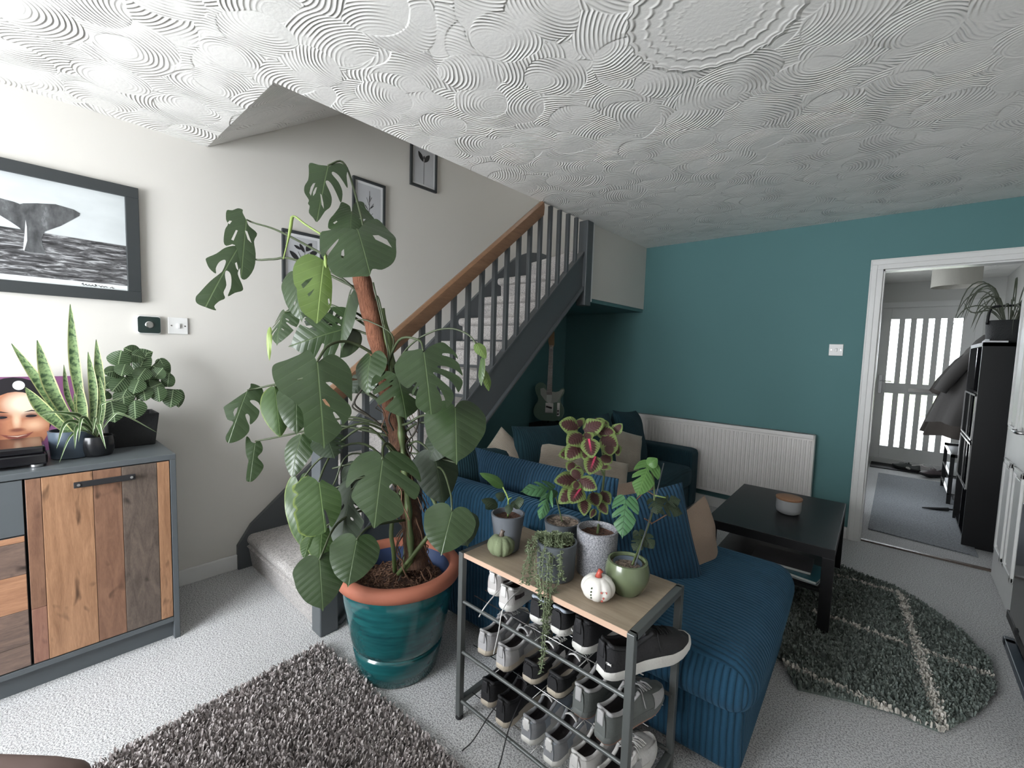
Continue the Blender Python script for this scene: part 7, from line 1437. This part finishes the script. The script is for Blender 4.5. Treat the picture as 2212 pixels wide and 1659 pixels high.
# coats on hooks
def coat(name, x0, yc, ztop, zbot, wtop, wbot, mat, label, seed):
    t = thing(name, label, 'coat', (x0, yc, zbot)); N, K = 16, 36; m = MB(); vs = []; rs = random.Random(seed); ph = rs.random() * 6
    for i in range(N + 1):
        q = i / N; z = ztop + (zbot - ztop) * q; hw = (wtop + (wbot - wtop) * q ** .7) / 2 * (1 if q > .06 else .45 + q * 9); th = .09 + .19 * q ** .7
        for k in range(K):
            a = 2 * PI * k / K; f = 1 + .13 * q * math.sin(a * 7 + ph + q * 2) + .05 * math.sin(a * 3 + ph)
            vs.append((x0 - th * .75 + th * math.cos(a) * f, yc + hw * math.sin(a) * f, z + (.012 * math.sin(a * 5 + ph) if i == N else 0)))
    m.add(vs, [(i * K + k, i * K + (k + 1) % K, (i + 1) * K + (k + 1) % K, (i + 1) * K + k) for i in range(N) for k in range(K)] + [tuple(range(K))]); put('body', m, mat, t, smooth=True)
    for s in (-1, 1):
        m = MB()
        P = [(x0 - .08, yc + s * wtop * .36, ztop - .06), (x0 - .24, yc + s * wtop * .5, ztop - .22), (x0 - .36, yc + s * wtop * .5, ztop - .42), (x0 - .42, yc + s * wtop * .48, ztop - .55)]; m.tube(spline(P, 14), [.045] * 5 + [.055] * 5 + [.05] * 6, 12)
        put('sleeve', m, mat, t, smooth=True)
    return t
M['coat1'] = plain('dark_grey_wool', (.045, .042, .040), .9, bump=.3); M['coat2'] = plain('brown_grey_canvas', (.065, .055, .048), .9, bump=.3)
rkh = thing('coat_rail', 'dark wooden coat rail with hooks on the right hall wall', 'coat rail', (3.77, 6.4, 1.68)); put('board', MB().box(3.76, 3.78, 5.75, 7.1, 1.64, 1.72), 'black', rkh)
for y in (5.9, 6.3, 6.7): put('hook', MB().tube(spline([(3.76, y, 1.68), (3.70, y, 1.66), (3.69, y, 1.70)], 8), .006, 6), 'chrome', rkh, smooth=True)
coat('winter_coat', 3.655, 6.10, 1.66, .80, .34, .46, 'coat1', 'dark grey coat hanging nearest the tall cabinet in the hall', 1); coat('winter_coat', 3.655, 6.72, 1.60, .60, .36, .50, 'coat2', 'long brown grey coat hanging nearest the front door', 2)
sbn = thing('shoe_bench', 'dark metal shoe bench below the coats in the hall', 'shoe bench', (3.55, 6.4, 0))
for y in (6.0, 6.85): put('leg_frame', MB().box(3.36, 3.39, y, y + .03, 0, .50).box(3.70, 3.73, y, y + .03, 0, .50).box(3.36, 3.73, y, y + .03, .47, .50), 'black', sbn)
for z in (.10, .28, .47): put('shelf_rail', MB().box(3.36, 3.375, 6.0, 6.88, z, z + .012).box(3.71, 3.725, 6.0, 6.88, z, z + .012), 'hallframe', sbn); put('shelf', MB().box(3.375, 3.71, 6.03, 6.85, z + .002, z + .010), 'black', sbn)
for i, (x, y, mt, lb) in enumerate(((3.20, 7.45, OLV, 'dark shoe lying on the door mat, furthest left'), (3.34, 7.52, OFFW, 'pale shoe lying on the door mat beside the dark one'), (3.42, 7.38, BRN, 'brown shoe lying on the door mat below the bench end'))):
    p = make_shoe(mt, SOLEW if i == 1 else BLKM, BLKM, None, None, mt); p.location = (x, y, .013); p.rotation_euler = (0, 0, 1.2 + .5 * i); tag(p, lb, 'shoe', 'shoes on the door mat')
bt = thing('umbrella', 'thin black folded umbrella on the runner rug beside the tall cabinet', 'umbrella', (3.33, 5.75, .012)); put('canopy', MB().tube([(3.36, 5.70, .03), (3.28, 5.66, .024), (3.18, 5.62, .02)], [.016, .014, .005], 8), 'black_matt', bt, smooth=True); put('handle', MB().tube(spline([(3.36, 5.70, .03), (3.39, 5.715, .03), (3.40, 5.74, .03)], 6), .008, 8), 'black', bt, smooth=True)
lp = thing('lampshade', 'grey fabric drum lampshade hanging from the hall ceiling', 'lampshade', (3.27, 6.0, 2.11)); M['shade_grey'] = plain('grey_linen', (.30, .29, .26), .9, bump=.4)
m = MB(); m.lathe([(.175, 0), (.175, .20), (.172, .20), (.172, 0), (.175, 0)], (3.27, 6.0, 2.112), 40, cap=False); put('shade', m, 'shade_grey', lp, smooth=True, auto=40); put('pendant_cord', MB().tube([(3.27, 6, 2.22), (3.27, 6, HZ)], .003, 6), 'white', lp); m = MB(); m.lathe([(0, 0), (.012, .01), (.028, .04), (.025, .06), (.012, .085), (.0, .085)], (3.27, 6, 2.14), 16); put('bulb', m, 'paper', lp, smooth=True)
bo = thing('storage_board', 'tall brown folded board leaning at the left of the hall just past the doorway', 'board', (2.74, 4.8, 0)); put('sheet', MB().prism([(4.42, 0), (5.1, 0), (5.08, .86), (4.60, .90)], 2.762, 2.778, 'x'), 'cardboard', bo); put('sheet', MB().prism([(4.48, 0), (5.02, 0), (5.0, .80), (4.52, .84)], 2.742, 2.758, 'x'), 'paper_grey', bo)

# ================================================================== RIGHT EDGE: TV AND STAND
tv = thing('tv_stand', 'dark television stand at the right edge of the picture', 'television stand', (3.75, 2.9, 0))
put('top', MB().box(3.43, 3.95, 2.25, 3.30, .10, .14), 'black', tv, bevel=.002); put('side_panel', MB().box(3.50, 3.95, 3.27, 3.30, 0, .10), 'black', tv); put('side_panel', MB().box(3.50, 3.95, 2.25, 2.28, 0, .10), 'black', tv)
put('front_foot', MB().box(3.415, 3.455, 2.35, 3.22, 0, .035), 'pot_navy', tv, bevel=.004); put('cross_bar', MB().box(3.415, 3.52, 3.15, 3.19, .0, .035), 'pot_navy', tv, bevel=.004)
te = thing('television', 'black flat television standing upright at the right edge beside the white door', 'television', (3.6, 2.9, .14)); put('screen', MB().box(3.425, 3.445, 2.25, 3.20, .16, .72), 'black_gloss', te, bevel=.004); put('casing', MB().box(3.445, 3.49, 2.4, 3.1, .25, .65), 'black_matt', te, bevel=.01); [put('stand_foot', MB().box(3.42, 3.56, y, y + .03, .141, .165), 'black_matt', te) for y in (2.45, 3.0)]
# rounded furniture edge very close to the camera, bottom left
M['edge_brown'] = plain('brown_edge', (.13, .085, .075), .6)
ar = thing('brown_furniture_edge', 'brown rounded furniture edge close to the camera in the bottom left corner', 'furniture_edge', (1.85, -.35, 0))
AM = Matrix.Translation((1.955, .0, 0)) @ Matrix.Rotation(math.atan2(.663, .748), 4, 'Z')
put('armrest', MB().round_box(-.75, .10, -.34, .022, .56, .712, .05, 10, .006, AM), 'edge_brown', ar, smooth=True)
put('edge_support', MB().round_box(-.75, .10, -.33, -.02, .02, .57, .05, 8, 0, AM), 'edge_brown', ar, smooth=True)
